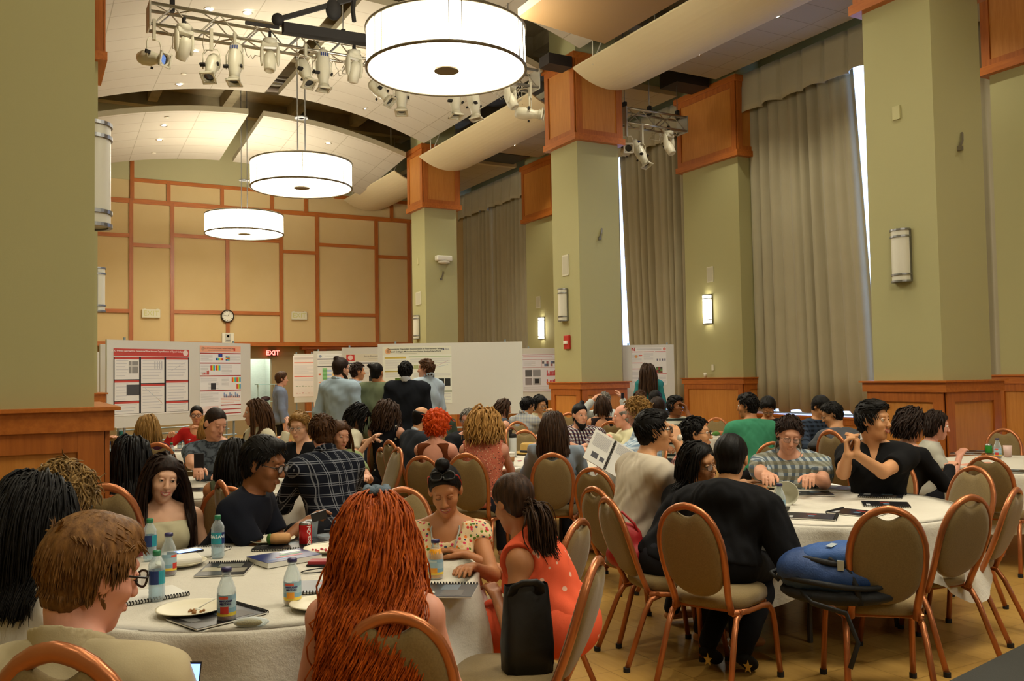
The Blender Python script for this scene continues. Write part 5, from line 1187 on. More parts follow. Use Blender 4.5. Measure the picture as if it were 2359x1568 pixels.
for q in range(4): p.r(.68+.09*q-.05, .57, .76+.09*q-.05, .7, '141A14', 3).line(.68+.09*q-.04, .59, .74+.09*q-.04, .68, '88A838', .004)
p.lines(.05, .74, .5, .95, 9).r(.45, .33, .52, .4, 'A8B080', 3).done()
t, L, z1 = board('poster board behind the wide one, with a red square logo', 787, 800, 16.1, 935, 799, 16.3, zb=1.02)
p = Poster(t, .06, 1.12, z1-.95, z1-.12, 'E4E2DC'); p.r(0, 0, 1, .16, 'D8D2BE').r(.02, .015, .16, .15, 'C8322A', 2).disc(.09, .08, .045, 'E8C8C0').t('Aortic Biomechanics in Ap', .52, .05, .04, '5A4A3A').lines(.4, .1, .6, .115, 1, GREYT).r(.02, .19, 1, .215, '2A3450', 2).lines(.05, .25, .4, .5, 9).r(.2, .25, .26, .33, 'C8442A', 3).r(.16, .45, .3, .55, '8A8A80', 3).r(.4, .48, .6, .6, '141414', 3).lines(.05, .6, .4, .9, 9).done()
t, L, z1 = board('poster board with an orange and green table, left of the standing group', 722, 809, 17.9, 812, 807, 18.0, zb=1.05)
p = Poster(t, .08, .78, z1-1.0, z1-.06, 'E4E4E0'); p.disc(.08, .05, .03, '8A98B0').t('Computational Poster', .5, .04, .03, '4A4A58') if False else p.disc(.08, .05, .03, '8A98B0'); p.lines(.2, .03, .9, .08, 2, GREYT).r(0, .1, 1, .12, '2A3450', 2).lines(.03, .14, .6, .22, 4).r(0, .26, 1, .275, '1A1A22', 2)
p.grid(.14, .3, .4, .55, 2, 6, ['8AC88A', 'E8EAE6', '70B070', 'A8C0E8']).grid(.42, .28, .7, .55, 2, 6, ['F0C878', 'E8EAE6', 'F0D8A0']).r(.03, .42, .09, .45, 'E05A28', 3).r(.03, .6, .35, .615, 'E87850', 3).lines(.03, .65, .6, .9, 9).done()
t, L, z1 = board('small poster board with pink bars beside the man in a tie', 677, 814, 19.6, 724, 815, 19.7, zb=1.12)
p = Poster(t, -.02, .46, z1-.95, z1-.04, 'E2DAD4'); p.lines(.05, .05, .95, .1, 2, '8A7A78').r(.05, .16, .95, .185, 'E0907C', 2).lines(.05, .22, .9, .45, 10).r(.05, .5, .95, .52, 'E0604C', 2).lines(.05, .56, .9, .62, 3).bars(.1, .68, .9, .75, (.2, .1, .3, .1, .2, .1), '5A8A60').bars(.1, .85, .9, .92, (.2, .1, .3, .1, .2, .1), 'C06A6A').done()
t, L, z1 = board('poster board with red bar charts left of the middle column', 1203, 801, 18.8, 1330, 802, 19.0, zb=1.1)
p = Poster(t, .0, .92, z1-.92, z1-.12, 'E2E2EA'); p.lines(.02, .05, .7, .1, 2, 'C87A80').r(0, .02, .9, .027, RED, 2).r(0, .15, .9, .157, RED, 2).r(.0, .36, .9, .367, RED, 2).r(0, .98, .9, .987, RED, 2).r(.45, .15, .455, .36, RED, 2).r(.06, .42, .22, .6, '5A5A5E', 3).r(.24, .42, .42, .6, '8E8E94', 3).r(.06, .63, .22, .82, '8A8488', 3).r(.24, .63, .42, .82, 'A8A8AC', 3).r(.28, .66, .38, .78, '222226', 4).lines(.02, .2, .3, .32, 5)
for v in (.42, .66): p.bars(.56, v, .84, v+.16, (.9, .5, .7, .7, .8, .9, .8, 1), 'C83A44').r(.56, v+.14, .84, v+.16, 'C83A44', 3)
p.grid(.46, .2, .86, .33, 8, 2, ['5A5A60', 'E2E2EA', 'A06A70', 'E2E2EA', '6A7AA0']).lines(.02, .86, .7, .95, 3).done()
t, L, z1 = board('poster board by the curtain with a black and red N mark', 1434, 795, 17.2, 1552, 793, 17.3, zb=.95)
p = Poster(t, .18, .86, z1-.78, z1-.05, 'E4E2DE'); p.t('N', .04, .05, .09, 'B8281E', bold=.003).lines(.14, .03, .86, .07, 2, '8A8A8A').disc(.95, .045, .03, 'E08A80')
for i in range(3): p.r(.0+.34*i, .11, .31+.34*i, .125, REDL, 2)
p.r(0, .4, .3, .415, REDL, 2).r(0, .56, .3, .575, REDL, 2).r(.68, .7, 1, .715, REDL, 2).lines(0, .15, .28, .38, 7).lines(.34, .15, .62, .33, 7).lines(0, .6, .28, .95, 10).lines(.68, .75, .98, .95, 6).disc(.12, .24, .03, 'D89A60').r(.2, .2, .3, .23, 'E05040', 3).grid(.7, .52, .88, .68, 3, 4, ['4A6A3A', '8A3A30', '3A3A3A', '6A9A50', 'A04A40']).grid(.72, .3, .98, .36, 7, 1, ['6A6A80', 'E4E2DE']).done()
# glass display stand at the doorway
q = at(612, 930, D=23.5); t = thing('display_stand', 'glass shelf stand by the open doorway', 'stand', (q[0], q[1], 0)); 
for x in (-.2, .2): MB().tube([(x, 0, 0), (x, 0, 1.5)], .012, 6).build('post', mat('A8C0BC', .3), t)
for z in (.4, 1.05, 1.5): MB().box((-.24, -.2, z), (.24, .2, z+.02)).build('shelf', mat('A8C8C4', .2), t)
MB().sph((0, 0, 0), (.13, .07, .065)); tag(MB().sph((0, 0, 0), (.13, .07, .065)).build('hand_bag', mat('3A1A20', .5), None, True), 'small dark purse on the glass shelf stand', 'bag').location = (q[0], q[1], 1.135)
# black stage platform at the lower right
a, b = at(2186, 1568, Z=.46), at(2359, 1482, Z=.46); d = nrm(b-a); n_ = np.array([d[1], -d[0], 0]); a2 = a-d*.9
P = [a2, a2+n_*1.6, a+d*2.2+n_*1.6, a+d*2.2]; P = [np.array((q[0], q[1], 0)) for q in P]; t = np.array((0, 0, .46))
STG = patt('stage_black', lambda k: (k.set('Base Color', k.mix(noise(k, 260, 2), lin('181814'), lin('2A2A24'))), k.set('Roughness', .7), k.bump(noise(k, 300, 2), .3, .004)))
o = MB().add(P+[q+t for q in P], ((3, 2, 1, 0), (4, 5, 6, 7), (0, 1, 5, 4), (1, 2, 6, 5), (2, 3, 7, 6), (3, 0, 4, 7))).build('stage_platform', STG); tag(o, 'black stage platform corner at the lower right', 'stage')
# ================================================================ things on the tables
ZT = .761
def tpos(x, y, z=ZT): p = at(x, y, Z=z); return p
CLR = glassy('EEF6FA', .16, .05, 'clear_plastic'); WAT = glassy('E2EEF4', .10, .02, 'water'); GREENC = mat('1E7A50', .4)
def water(x, y, lab, h=.2, side=0, k=1.0, dark=True, hd=True):
    t = thing('water_bottle', lab, 'bottle', tpos(x, y), side, 'water bottles with green caps'); r = .031*k; H = h
    pr = [(.0001, .002), (r*.8, 0), (r, .012)]+[(r*(1-.03*(i % 2)), .02+i*.008) for i in range(6)]+[(r, .075), (r, .125)]+[(r*(1-.03*(i % 2)), .13+i*.007) for i in range(4)]+[(r*.75, .165), (r*.42, .182), (r*.38, .19)]
    pr = [(a, b*H/.205) for a, b in pr]; MB().lathe(pr, 20).build('bottle_body', CLR, t, True)
    MB().lathe([(r*1.01, .07*H/.205), (r*1.015, .071*H/.205), (r*1.015, .124*H/.205), (r*1.01, .125*H/.205)], 20).build('label', None, t, True) if 0 else None
    mb = MB(); A = np.arange(24)/24*2*PI; z0, z1 = .07*H/.205, .125*H/.205; c = [mat('16306A', .4), mat('2090A0', .4), mat('D8DCE0', .4)]
    for j in range(24): mb.add([(r*1.015*math.cos(a), r*1.015*math.sin(a), z) for z in (z0, z1) for a in (A[j], A[j]+2*PI/24)], ((0, 1, 3, 2),), c[(2 if 7 <= j <= 9 else (1 if j > 14 or j < 3 else 0))])
    mb.build('label', None, t); MB().lathe([(.0001, H), (.0145, H), (.0155, H-.004), (.0155, H-.02), (.0001, H-.02)], 16).build('cap', GREENC, t, True)
    MB().lathe([(.0001, .004), (r*.93, .012), (r*.93, .1), (.0001, .1)], 16).build('water_fill', WAT, t, True)
    return t
def curved_text(t, body, r, z, size, c, a0, bold=.0, mat_=None, name='lettering', step=None, vertical=False):
    n = len(body); st = (step or size*.62)/r; mb = MB()
    for i, ch in enumerate(body):
        if ch == ' ': continue
        if vertical:
            a = a0; M = Matrix.Translation((r*math.sin(a), -r*math.cos(a), z+(i-(n-1)/2)*(step or size*.6)))@Matrix.Rotation(a, 4, 'Z')@Matrix.Rotation(PI/2, 4, 'X')@Matrix.Rotation(PI/2, 4, 'Z')
        else:
            a = a0+(i-(n-1)/2)*st; M = Matrix.Translation((r*math.sin(a), -r*math.cos(a), z))@Matrix.Rotation(a, 4, 'Z')@Matrix.Rotation(PI/2, 4, 'X')
        text(ch, size, mat_ or mat(c, .5), t, bold=bold, mtx=[list(q) for q in M], mb=mb)
    mb.build(name, None, t)
def face_rz(x): return -azim(x)       # turns local -Y to the viewer
def juice(x, y, lab, col, fill, h=.185, k=1.0, lcol='E0604A', rz=None, name=True, low='E8C84A'):
    t = thing('juice_bottle', lab, 'bottle', tpos(x, y), face_rz(x) if rz is None else rz, 'glass juice bottles'); r = .033*k; f = h/.185
    pr = [(.0001, .003), (r*.86, 0), (r, .01), (r, .1), (r*.96, .112), (r*.72, .135), (r*.47, .155), (r*.44, .165), (r*.46, .168)]
    MB().lathe([(a, b*f) for a, b in pr], 24).build('bottle_body', CLR, t, True); MB().lathe([(.0001, h), (r*.5, h), (r*.56, h-.004), (r*.56, h-.014), (.0001, h-.014)], 20).build('cap', mat('2E2A5A', .35), t, True)
    fz = fill*f; q = [(a*.95, b*f) for a, b in pr if b*f < fz]; rt = float(np.interp(fz, [b*f for a, b in pr], [a for a, b in pr]))*.95; MB().lathe([(a, b+.004) for a, b in q]+[(rt, fz), (.0001, fz)], 20).build('juice', mat(col, .25), t, True)
    mb = MB(); A = np.linspace(-2.2, 2.2, 29); bands = [(.022, .034, low), (.034, .05, '7FA8C0'), (.05, .078, 'A8C4D0'), (.078, .094, '8FB4C8')]
    for z0, z1, c in bands:
        for j in range(28): mb.add([(r*1.012*math.sin(a), -r*1.012*math.cos(a), z*f) for z in (z0, z1) for a in (A[j], A[j+1])], ((0, 1, 3, 2),), mat(c, .4))
    for z0, z1, a0, a1, c in ((.08, .09, -.9, .15, lcol), (.03, .055, -.7, .2, 'F0A030' if col[0] in 'EF' else 'C83A30')):
        for j in range(8): u0, u1 = a0+(a1-a0)*j/8, a0+(a1-a0)*(j+1)/8; mb.add([(r*1.02*math.sin(a), -r*1.02*math.cos(a), z*f) for z in (z0, z1) for a in (u0, u1)], ((0, 1, 3, 2),), mat(c, .4))
    mb.build('label', None, t)
    if name: curved_text(t, 'NANTUCKET', r*1.03, .074*f, .0085, '2A2A6A', -.1, .0003); curved_text(t, 'NECTARS', r*1.03, .064*f, .0095, '2A2A6A', -.1, .0003)
    return t
def can(x, y, lab, col='C01A1E', h=.122, txt=None):
    t = thing('drink_can', lab, 'can', tpos(x, y), face_rz(x)); r = .033
    MB().lathe([(.0001, .006), (r*.75, .002), (r*.8, 0), (r, .012), (r, h-.014), (r*.84, h-.002), (r*.8, h), (r*.78, h-.004), (.0001, h-.004)], 28, mats=[STEEL]*3+[mat(col, .25, .3)]+[STEEL]*4).build('can_body', None, t, True)
    if txt: curved_text(t, txt, r*1.01, h*.5, .03, 'F0E8E4', .55, .0006, step=.0135, vertical=True)
    MB().box((-.008, -.012, h-.003), (.008, .012, h-.001)).build('pull_tab', STEEL, t)
def plate(x, y, lab, r=.118, cat_='plate'):
    t = thing('paper_plate', lab, cat_, tpos(x, y, ZT+.003), 0, 'cream paper plates'); MB().lathe([(.0001, .002), (r*.7, .002), (r*.78, .006), (r*.95, .015), (r, .016), (r, .019), (r*.94, .018), (r*.77, .010), (r*.68, .006), (.0001, .006)], 40).build('dish', mat('E2DAC0', .5), t, True); return t
def slab(name, lab, cat_, x, y, w, l, h, ang, m, group=None, z=None, cover=None, spiral=None, bend=0):
    p = tpos(x, y, z or ZT); t = thing(name, lab, cat_, p, -(azim(x)+math.radians(ang)), group); MB().box((-w/2, -l/2, 0), (w/2, l/2, h)).build('pages', m, t, bevel=min(.002, h/3))
    if cover: 
        mb = MB(); mb.box((-w/2, -l/2, h), (w/2, l/2, h+.0012), cover[0])
        for (u0, v0, u1, v1, c) in cover[1:]: mb.box((-w/2+u0*w, -l/2+v0*l, h+.0012), (-w/2+u1*w, -l/2+v1*l, h+.0018), mat(c, .4))
        mb.build('cover', None, t)
    if spiral is not None:
        mb = MB(); n = 22
        for i in range(n):
            u = -l/2+l*(i+.5)/n if spiral in ('L', 'R') else -w/2+w*(i+.5)/n; q = []
            for a in np.linspace(-.6, PI*1.4, 8):
                c, s_ = math.cos(a)*.009, math.sin(a)*.008+h/2+.002
                q.append({'L': (-w/2+c, u, s_), 'R': (w/2+c, u, s_), 'T': (u, l/2+c, s_), 'B': (u, -l/2+c, s_)}[spiral])
            mb.tube(q, .0022, 5)
        mb.build('spiral_binding', DARK, t)
    return t
GLOSS = mat('17171B', .32); PG = mat('E0DED6', .6)
def booklet(x, y, ang, lab, spiral='T', art=0, w=.216, l=.279):
    arts = [((.1, .5, .5, .75, '4A5A66'), (.5, .55, .9, .85, '3A3026'), (.15, .1, .6, .25, '6A6A6A')), ((.2, .4, .35, .6, '8A2A20'), (.45, .45, .65, .58, '5A7890'), (.6, .08, .95, .16, 'B8B8B8')), ((.05, .3, .5, .6, 'A09A80'), (.3, .55, .8, .85, '6A6A60'), (.62, .2, .95, .5, '8A8474'))]
    return slab('program_booklet', lab, 'booklet', x, y, w, l, .006, ang, PG, 'spiral bound black booklets', cover=(GLOSS,)+arts[art], spiral=spiral)
water(345, 1290, 'water bottle beside the smiling girl in the strap top, dark label', side=1.0); water(361, 1382, 'water bottle nearest the man in the beige shirt', .195, side=.9)
t = water(502, 1284, 'water bottle with teal label in front of the man in the navy tee', .205, side=-azim(502)-PI/2-.2); curved_text(t, 'DASANI', .0322, .105, .02, 'E8F0F4', math.radians(90)+.2, .0006, step=.0135)
juice(389, 1323, 'nearly empty red juice bottle between two water bottles', '7A1810', .03, rz=-azim(389)+1.2, name=False); juice(522, 1429, 'red juice bottle standing beside the used plate', '8A1410', .04, .19, low='D8C040')
juice(674, 1391, 'orange juice bottle with little juice left, middle of the nearest table', 'E8A81C', .032, .175); juice(1004, 1331, 'full orange juice bottle right of the red haired woman', 'F0A010', .142, .165, lcol='C8D8D8', name=False)
can(704, 1256, 'red cola can beside the wrap sandwich plate', txt='Coca-Cola'); 
t = thing('plastic_cup', 'clear plastic cup behind the cola can', 'cup', tpos(719, 1240)); MB().lathe([(.0001, .002), (.025, 0), (.035, .1), (.0365, .1), (.0365, .098)], 20).build('cup_body', CLR, t, True)
plate(625, 1247, 'paper plate holding half a wrap sandwich', .125); plate(440, 1408, 'used paper plate with a plastic fork, front left of the nearest table', .125); plate(755, 1268, 'paper plate with pink food scraps behind the wallet', .12); plate(735, 1397, 'paper plate half hidden by the red hair', .11); plate(418, 1300, 'paper plate with a napkin behind the red juice bottle', .115)
p = tpos(645, 1240, ZT+.04); t = thing('wrap_sandwich', 'half eaten wrap sandwich with green filling', 'sandwich', p, -azim(645)); Ml = np.array([[0, 0, 1, 0], [0, 1, 0, 0], [-1, 0, 0, 0], [0, 0, 0, 1]], float)
MB().lathe([(.0001, -.05), (.026, -.048), (.031, -.02), (.03, .03), (.024, .05), (.0001, .056)], 18, M=Ml).build('tortilla', mat('C89660', .7, var=.15, vscale=40), t, True); MB().sph((-.05, 0, 0), (.018, .026, .028)).build('lettuce', mat('3E6A1E', .6, var=.4, vscale=60, bump=.5), t, True)
r_ = np.random.RandomState(4)
for (x, y, n, c, lab, cat_) in ((640, 1252, 5, '3E3420', 'dark crumbs beside the wrap', 'food scraps'), (743, 1266, 9, 'B83A44', 'pink pickle scraps on a paper plate', 'food scraps'), (445, 1408, 7, '9A6A3A', 'brown crumbs on the used plate', 'food scraps')):
    q = tpos(x, y, ZT+.012); mb = MB()
    for i in range(n): mb.sph((r_.uniform(-.045, .045), r_.uniform(-.03, .03), 0), r_.uniform(.004, .009), None, 8, 6)
    o = mb.build('food_scraps', mat(c, .6), None, True); o.location = q; tag(o, lab, cat_, kind='stuff')
mb = MB(); a, b = tpos(455, 1402, ZT+.03), tpos(497, 1378, ZT+.045); mb.tube([a, a*.5+b*.5+[0, 0, .002], b], .003, 6); mb.sph(a, (.01, .014, .003)); tag(mb.build('plastic_fork', mat('D8D4C4', .3), None, True), 'white plastic fork resting on the used plate', 'fork')
mb = MB(); a, b = tpos(590, 1235, ZT+.03), tpos(612, 1246, ZT+.022); mb.tube([a, b], .003, 6); mb.sph(b, (.012, .01, .003)); tag(mb.build('plastic_fork', mat('D8D4C4', .3), None, True), 'white plastic fork on the sandwich plate', 'fork')
booklet(520, 1312, 12, 'glossy black spiral booklet between the water bottle and the red juice', 'T', 2); booklet(500, 1421, 60, 'black booklet under the used plate', 'T', 0); booklet(652, 1258, 100, 'black booklet under the sandwich plate', 'R', 0); booklet(745, 1352, 95, 'grey printed booklet beside the orange juice bottle', 'R', 1)
t = booklet(1015, 1362, 100, 'black booklet marked 2014 at the right table edge', 'L', 0); text('2014', .05, mat('C8C4B8', .4), t, (.06, -.06, .0085), (0, 0, PI*.6)); booklet(745, 1240, 60, 'black booklet leaning behind the cola can', 'T', 0)
slab('thick_book', 'thick blue covered book with red and green blocks', 'book', 655, 1291, .215, .28, .024, 62, PG, cover=(mat('22306A', .3), (.1, .55, .3, .9, 'D8DCE4'), (.38, .45, .48, .85, '3E7A3A'), (.55, .3, .68, .8, 'A02A34'), (.75, .1, .8, .5, '6A88C0')))
slab('notebook', 'open white spiral notebook in front of the beige shirt man', 'notebook', 345, 1372, .2, .25, .008, 72, PG, 'white notebooks', spiral='R'); slab('notebook', 'white spiral notebook under the blue lit phone', 'notebook', 465, 1272, .2, .22, .006, 30, PG, 'white notebooks', spiral='T')
slab('notebook', 'open notebook by the woman in the flowered dress', 'notebook', 985, 1268, .21, .28, .012, 100, PG, 'white notebooks', spiral='L')
BLUES = emis((.05, .22, .9), 1.1, 'phone_screen')
def phone(lab, x, y, ang, z=None, scr=True, c='1A1210'):
    t = slab('smartphone', lab, 'phone', x, y, .07, .14, .009, ang, mat(c, .3), z=z)
    if scr: MB().box((-.03, -.06, .009), (.03, .06, .0098)).build('screen', BLUES if scr is True else scr, t)
    return t
phone('phone with a blue lit screen on the white notebook', 432, 1272, 60, ZT+.008); phone('phone in an orange case at the right table edge', 1052, 1283, 80, None, mat('28323A', .1), 'B86A20')
t = slab('wallet', 'red leather zip wallet beside the blue book', 'wallet', 738, 1300, .1, .07, .022, 15, mat('A0202A', .45)); MB().box((-.055, -.04, -.0), (.06, .03, .008)).build('phone_case', DARK, t)
q = tpos(745, 1312, ZT+.004); tag(MB().tube([q+np.array((.1*math.cos(a), .04*math.sin(a), 0)) for a in np.linspace(0, 5, 16)], .0028, 6).build('charging_cable', DARK, None, True), 'black coiled cable under the red wallet', 'cable')
t = thing('snack_bag', 'small clear bag of nuts beside the red juice bottle', 'snack', tpos(572, 1434, ZT+.012), -.4); MB().sph((0, 0, 0), (.048, .016, .015), M=None).build('nuts', mat('A8904A', .7, var=.3, vscale=90, bump=.6, bscale=90), t, True); MB().sph((.01, 0, .002), (.062, .026, .018)).build('wrapper', CLR, t, True)
tag(MB().box((-.07, -.07, 0), (.07, .07, .03)).build('napkin', mat('E6E2D6', .8), bevel=.01), 'crumpled napkin on the plate behind the red juice bottle', 'napkin').location = tpos(425, 1295, ZT+.016)
# right table
juice(1797, 1187, 'juice bottle with pale label on the table by the backpack', 'C8C060', .02, .19, 1.05, name=False); t = water(1866, 1122, 'water bottle in front of the grey plaid shirt', .2, side=-azim(1866)-PI/2, k=1.05)
for x, y, a, l, sp, ar in ((1868, 1190, 95, 'black booklet in front of the pale juice bottle', 'T', 1), (1975, 1182, 115, 'black booklet half hidden by the tall chair back', 'B', 1), (2040, 1162, 85, 'black booklet nearest the right rim of the backpack table', 'R', 1), (2030, 1142, 95, 'black booklet beyond the right rim booklets', 'R', 0), (1950, 1125, 100, 'dark booklet under the folded hands', 'T', 0), (1868, 1137, 80, 'grey edged booklet behind the white bowl', None, 0), (1765, 1172, 95, 'thick black binder beside the pale juice bottle', None, 0), (1735, 1208, 70, 'white leaflet at the hooded man elbow', None, 2)): booklet(x, y, a, l, sp, ar)
t = thing('white_bowl', 'upturned white bowl on the backpack table', 'bowl', tpos(1812, 1160), -azim(1812)); Mb = np.array([[1, 0, 0, 0], [0, 0, -1, 0], [0, 1, 0, .075], [0, 0, 0, 1]], float)
MB().lathe([(.0001, -.03), (.045, -.03), (.07, 0), (.078, .05), (.074, .05), (.066, 0), (.0001, -.022)], 28, M=Mb).build('bowl_body', mat('D4D2BE', .4), t, True)
plate(1775, 1122, 'paper plate beside the reaching hand', .12); plate(1842, 1112, 'paper plate behind the white bowl', .11)
for x, y, w_, l_, a, lab in ((1765, 1143, .2, .28, 80, 'white printed sheet beside the white bowl'), (1905, 1118, .2, .2, 60, 'white sheet near the watch hand'), (1400, 1048, .2, .25, 40, 'loose sheet beside the bearded man'), (1170, 1078, .2, .2, 20, 'white sheet under the coffee cup'), (470, 1083, .2, .24, 40, 'napkin sheet by the dark phone'), (430, 1012, .1, .15, 10, 'folded napkin by the red can')): slab('paper_sheet', lab, 'paper', x, y, w_, l_, .0015, a, mat('E4E2DA', .7), 'loose white sheets')
# middle table
t = thing('travel_tumbler', 'tall white tumbler with a black lid', 'tumbler', tpos(1182, 1052)); MB().lathe([(.0001, 0), (.036, 0), (.04, .2), (.038, .205), (.0001, .205)], 22).build('tumbler_body', mat('D4D8D8', .25), t, True); MB().lathe([(.0001, .205), (.04, .205), (.041, .23), (.036, .245), (.0001, .25)], 22).build('lid', DARK, t, True); MB().box((-.045, -.008, .24), (-.01, .008, .29)).build('spout', DARK, t)
t = thing('coffee_cup', 'paper coffee cup with brown sleeve and white lid', 'cup', tpos(1177, 1070)); MB().lathe([(.0001, 0), (.028, 0), (.039, .105), (.0001, .105)], 22).build('cup_body', mat('E0DCCC', .5), t, True); MB().lathe([(.0305, .03), (.0325, .03), (.039, .08), (.037, .08)], 22, cap=False).build('sleeve', mat('A87848', .7), t, True); MB().lathe([(.0001, .105), (.041, .105), (.041, .112), (.037, .124), (.0001, .122)], 22).build('lid', mat('ECE8DE', .4), t, True)
t = thing('straw_hat', 'tan straw fedora with a dark band', 'hat', tpos(1218, 1045)); MB().lathe([(.0001, .105), (.03, .115), (.075, .12), (.088, .105), (.096, .02), (.1, .012), (.165, .006), (.18, .018), (.178, .022), (.1, .02)], 32).build('hat_body', mat('B8944A', .8, bump=.3, bscale=200), t, True); MB().lathe([(.0985, .018), (.1, .018), (.096, .045), (.0945, .045)], 32, cap=False).build('hat_band', mat('1E1A20', .7), t, True)
can(1360, 1052, 'green can in front of the checked shirt', '1E7A4A'); can(1235, 1030, 'dark purple capped bottle beside the hat', '3A3060', .14); plate(1385, 1062, 'paper plate before the open booklet', .12); tag(MB().box((-.05, -.02, 0), (.05, .02, .02)).build('glasses_case', mat('1A5A5A', .4), bevel=.006), 'teal glasses case beside the green can', 'case').location = tpos(1340, 1050)
for x, y, l in ((1197, 1062, 'small red packet near the coffee cup'), (1212, 1058, 'second small red packet beside the straw hat')): tag(MB().box((-.02, -.012, 0), (.02, .012, .008)).build('sugar_packet', mat('B02A44', .6), bevel=.002), l, 'packet').location = tpos(x, y)
# left middle and left far tables
water(490, 1090, 'water bottle right of the dark phone', .215, side=1.2); water(256, 1037, 'water bottle beside the long haired girl', .215, side=1); water(278, 1014, 'clear water bottle behind the long haired girl bottle', .22); water(395, 1062, 'water bottle behind the smiling girl head', .2); water(414, 1032, 'water bottle by the woman in red', .2); water(426, 1029, 'second green capped bottle by the woman in red', .2)
can(436, 1034, 'red can in front of the woman in red'); can(520, 1090, 'red can by the grey shirt elbow'); plate(404, 1023, 'paper plate with a folded napkin', .13); plate(222, 1036, 'paper plate with a bun beside the left column', .13)
t = thing('bread_bun', 'brown bun on the plate beside the left column', 'bun', tpos(234, 1032, ZT+.03)); MB().sph((0, 0, 0), (.045, .04, .025)).build('bun_body', mat('B87A3A', .7), t, True); MB().tube([(0, 0, 0), (0, 0, .07)], .003, 5).build('pick', mat('C8A868', .6), t)
for x, y, a, l in ((255, 1045, 80, 'dark booklet under the clear bottle'), (515, 1105, 90, 'dark booklet behind the straight black hair'), (460, 1128, 100, 'dark folder with glasses near the strap shoulder'), (430, 1038, 90, 'dark booklet before the red can')): booklet(x, y, a, l, None, 0)
juice(2299, 1055, 'juice bottle with red label at the right edge table', '8A1A1A', .03, .19, 1.0, name=False); can(2278, 1045, 'green can lying behind the curly dark hair table edge', '3A9A3A', .1)
t = thing('plastic_cup', 'pink tinted plastic cup beside the red label bottle', 'cup', tpos(2322, 1052)); MB().lathe([(.0001, 0), (.03, 0), (.04, .11), (.0001, .105)], 20).build('cup_body', mat('D8B8B0', .4), t, True)
for x, y, a, l in ((2225, 1045, 95, 'dark booklet by the dark curly haired woman'), (2325, 1085, 95, 'dark booklet at the right picture edge'), (2250, 1040, 80, 'dark phone folder near the green can')): booklet(x, y, a, l, None, 0)
plate(1655, 1000, 'plate of green salad left of the man in green', .15); q = tpos(1655, 998, ZT+.03); t = thing('salad_portion', 'salad with an orange wrap on the plate', 'food', q); MB().sph((-.04, 0, 0), (.06, .04, .03)).build('salad', mat('4A7A2A', .7, var=.4, vscale=50, bump=.6), t, True); MB().sph((.05, 0, 0), (.07, .03, .03)).build('wrap', mat('B8744A', .7), t, True)
tag(MB().box((-.06, -.06, 0), (.06, .06, .13)).build('napkin_box', mat('D8D4CC', .5), bevel=.01), 'white square dispenser beside the green sweater', 'dispenser').location = tpos(1686, 1003)
for (x, y, Z, l) in ((1625, 869, 1.525, 'white paper cup on the pilaster ledge'), (1305, 985, ZT, 'small white paper cup before the middle column')):
    t = thing('paper_cup', l, 'cup', at(x, y, X=12.5) if Z > 1 else tpos(x, y)); 
    if Z > 1: t.location.z = 1.525
    MB().lathe([(.0001, 0), (.028, 0), (.038, .1), (.034, .1), (.026, .006), (.0001, .006)], 18).build('cup_body', mat('E2DCC8', .5), t, True)
# ================================================================ the people (pixel of the head centre, depth, way the body faces, way the head faces)
INFO = {}
def pp(key, lab, x, y, D, rel, ch=True, **k):
    t, i = person(lab, x, y, D, rel, **k); INFO[key] = (t, i)
    if ch is True and k.get('pose', 'sit') == 'sit': chair('chair under the person '+' '.join(CH.get(key, lab.split('person ', 1)[-1]).replace(',', '').split()[:11]), base=i['base']+i['fwd']*.01, az=azim(x)+math.radians(rel))
    return t, i
CH = {}
def W(x, y, D, pole=None): return ('px', x, y, D, pole) if pole else ('px', x, y, D)
PLAID = ('plaid', '101420', '8A8E98', .075)
# --- nearest table
CH['blk'] = 'in a white sleeveless top at the far left edge'
pp('blk', 'person with long black hair in a white sleeveless top, far left edge', 78, 1192, 2.62, 42, hrel=38, pit=.3, fem=True, skin='mid', hair=('long', 'black', {'len': .25, 'n': 460, 'th': .02, 'w': 1.0, 'sw': .35}), shirt='CFCBC2', sleeve='none', neck='crew', lean=.12, L='L', R='L')
CH['cur'] = 'with curly light brown hair behind the black long hair'
pp('cur', 'person with curly light brown hair and dark glasses, behind the long black hair', 138, 1152, 3.35, 75, hrel=60, pit=.45, tilt=.15, skin='pink', hair=('curly', 'streak', {'vol': 1.1}), shirt='5A3A2A', extras=('glasses',), lean=.16, L='L', R='L')
pp('bei', 'person in a beige shirt seen from behind, brown hair and black glasses', 212, 1322, 2.05, 28, hrel=66, pit=.3, ch=False, hair=('short', 'ltbrown', {'len': .038, 'vol': 1.8}), skin='pink', shirt='B9AA88', neck='collar', sleeve='long', g=.024, extras=('glasses', 'stubble'), lean=.10, L='X', R=(.02, .34, .60), s=1.06, bottom='2A2A30')
pp('smi', 'person smiling with long black hair and a cream strap top', 377, 1103, 4.85, 172, hrel=168, pit=.12, tilt=-.14, fem=True, skin='light', hair=('long', 'dark', {'len': .40, 'n': 420, 'w': 1.2, 'part': .03, 'th': .02, 'hl': -.014}), shirt='C6BE9C', sleeve='none', neck='strap', extras=('smile',), lean=.02, L='L', R='L', ch=False, brow='0E0906')
pp('nav', 'person in a navy tee with black rimmed glasses leaning on the table', 607, 1068, 4.9, 112, hrel=116, pit=.28, skin='brown', hair=('short', 'black', {'vol': 1.6, 'len': .04}), shirt='10131E', sleeve='short', g=.022, extras=('glasses',), lean=.26, s=1.08, R=W(688, 1214, 4.84, (.9, -.7, -.7)), L=W(712, 1200, 4.98, (-.3, -.5, -1)), ch=False, brow='0A0705', hh=1.12)
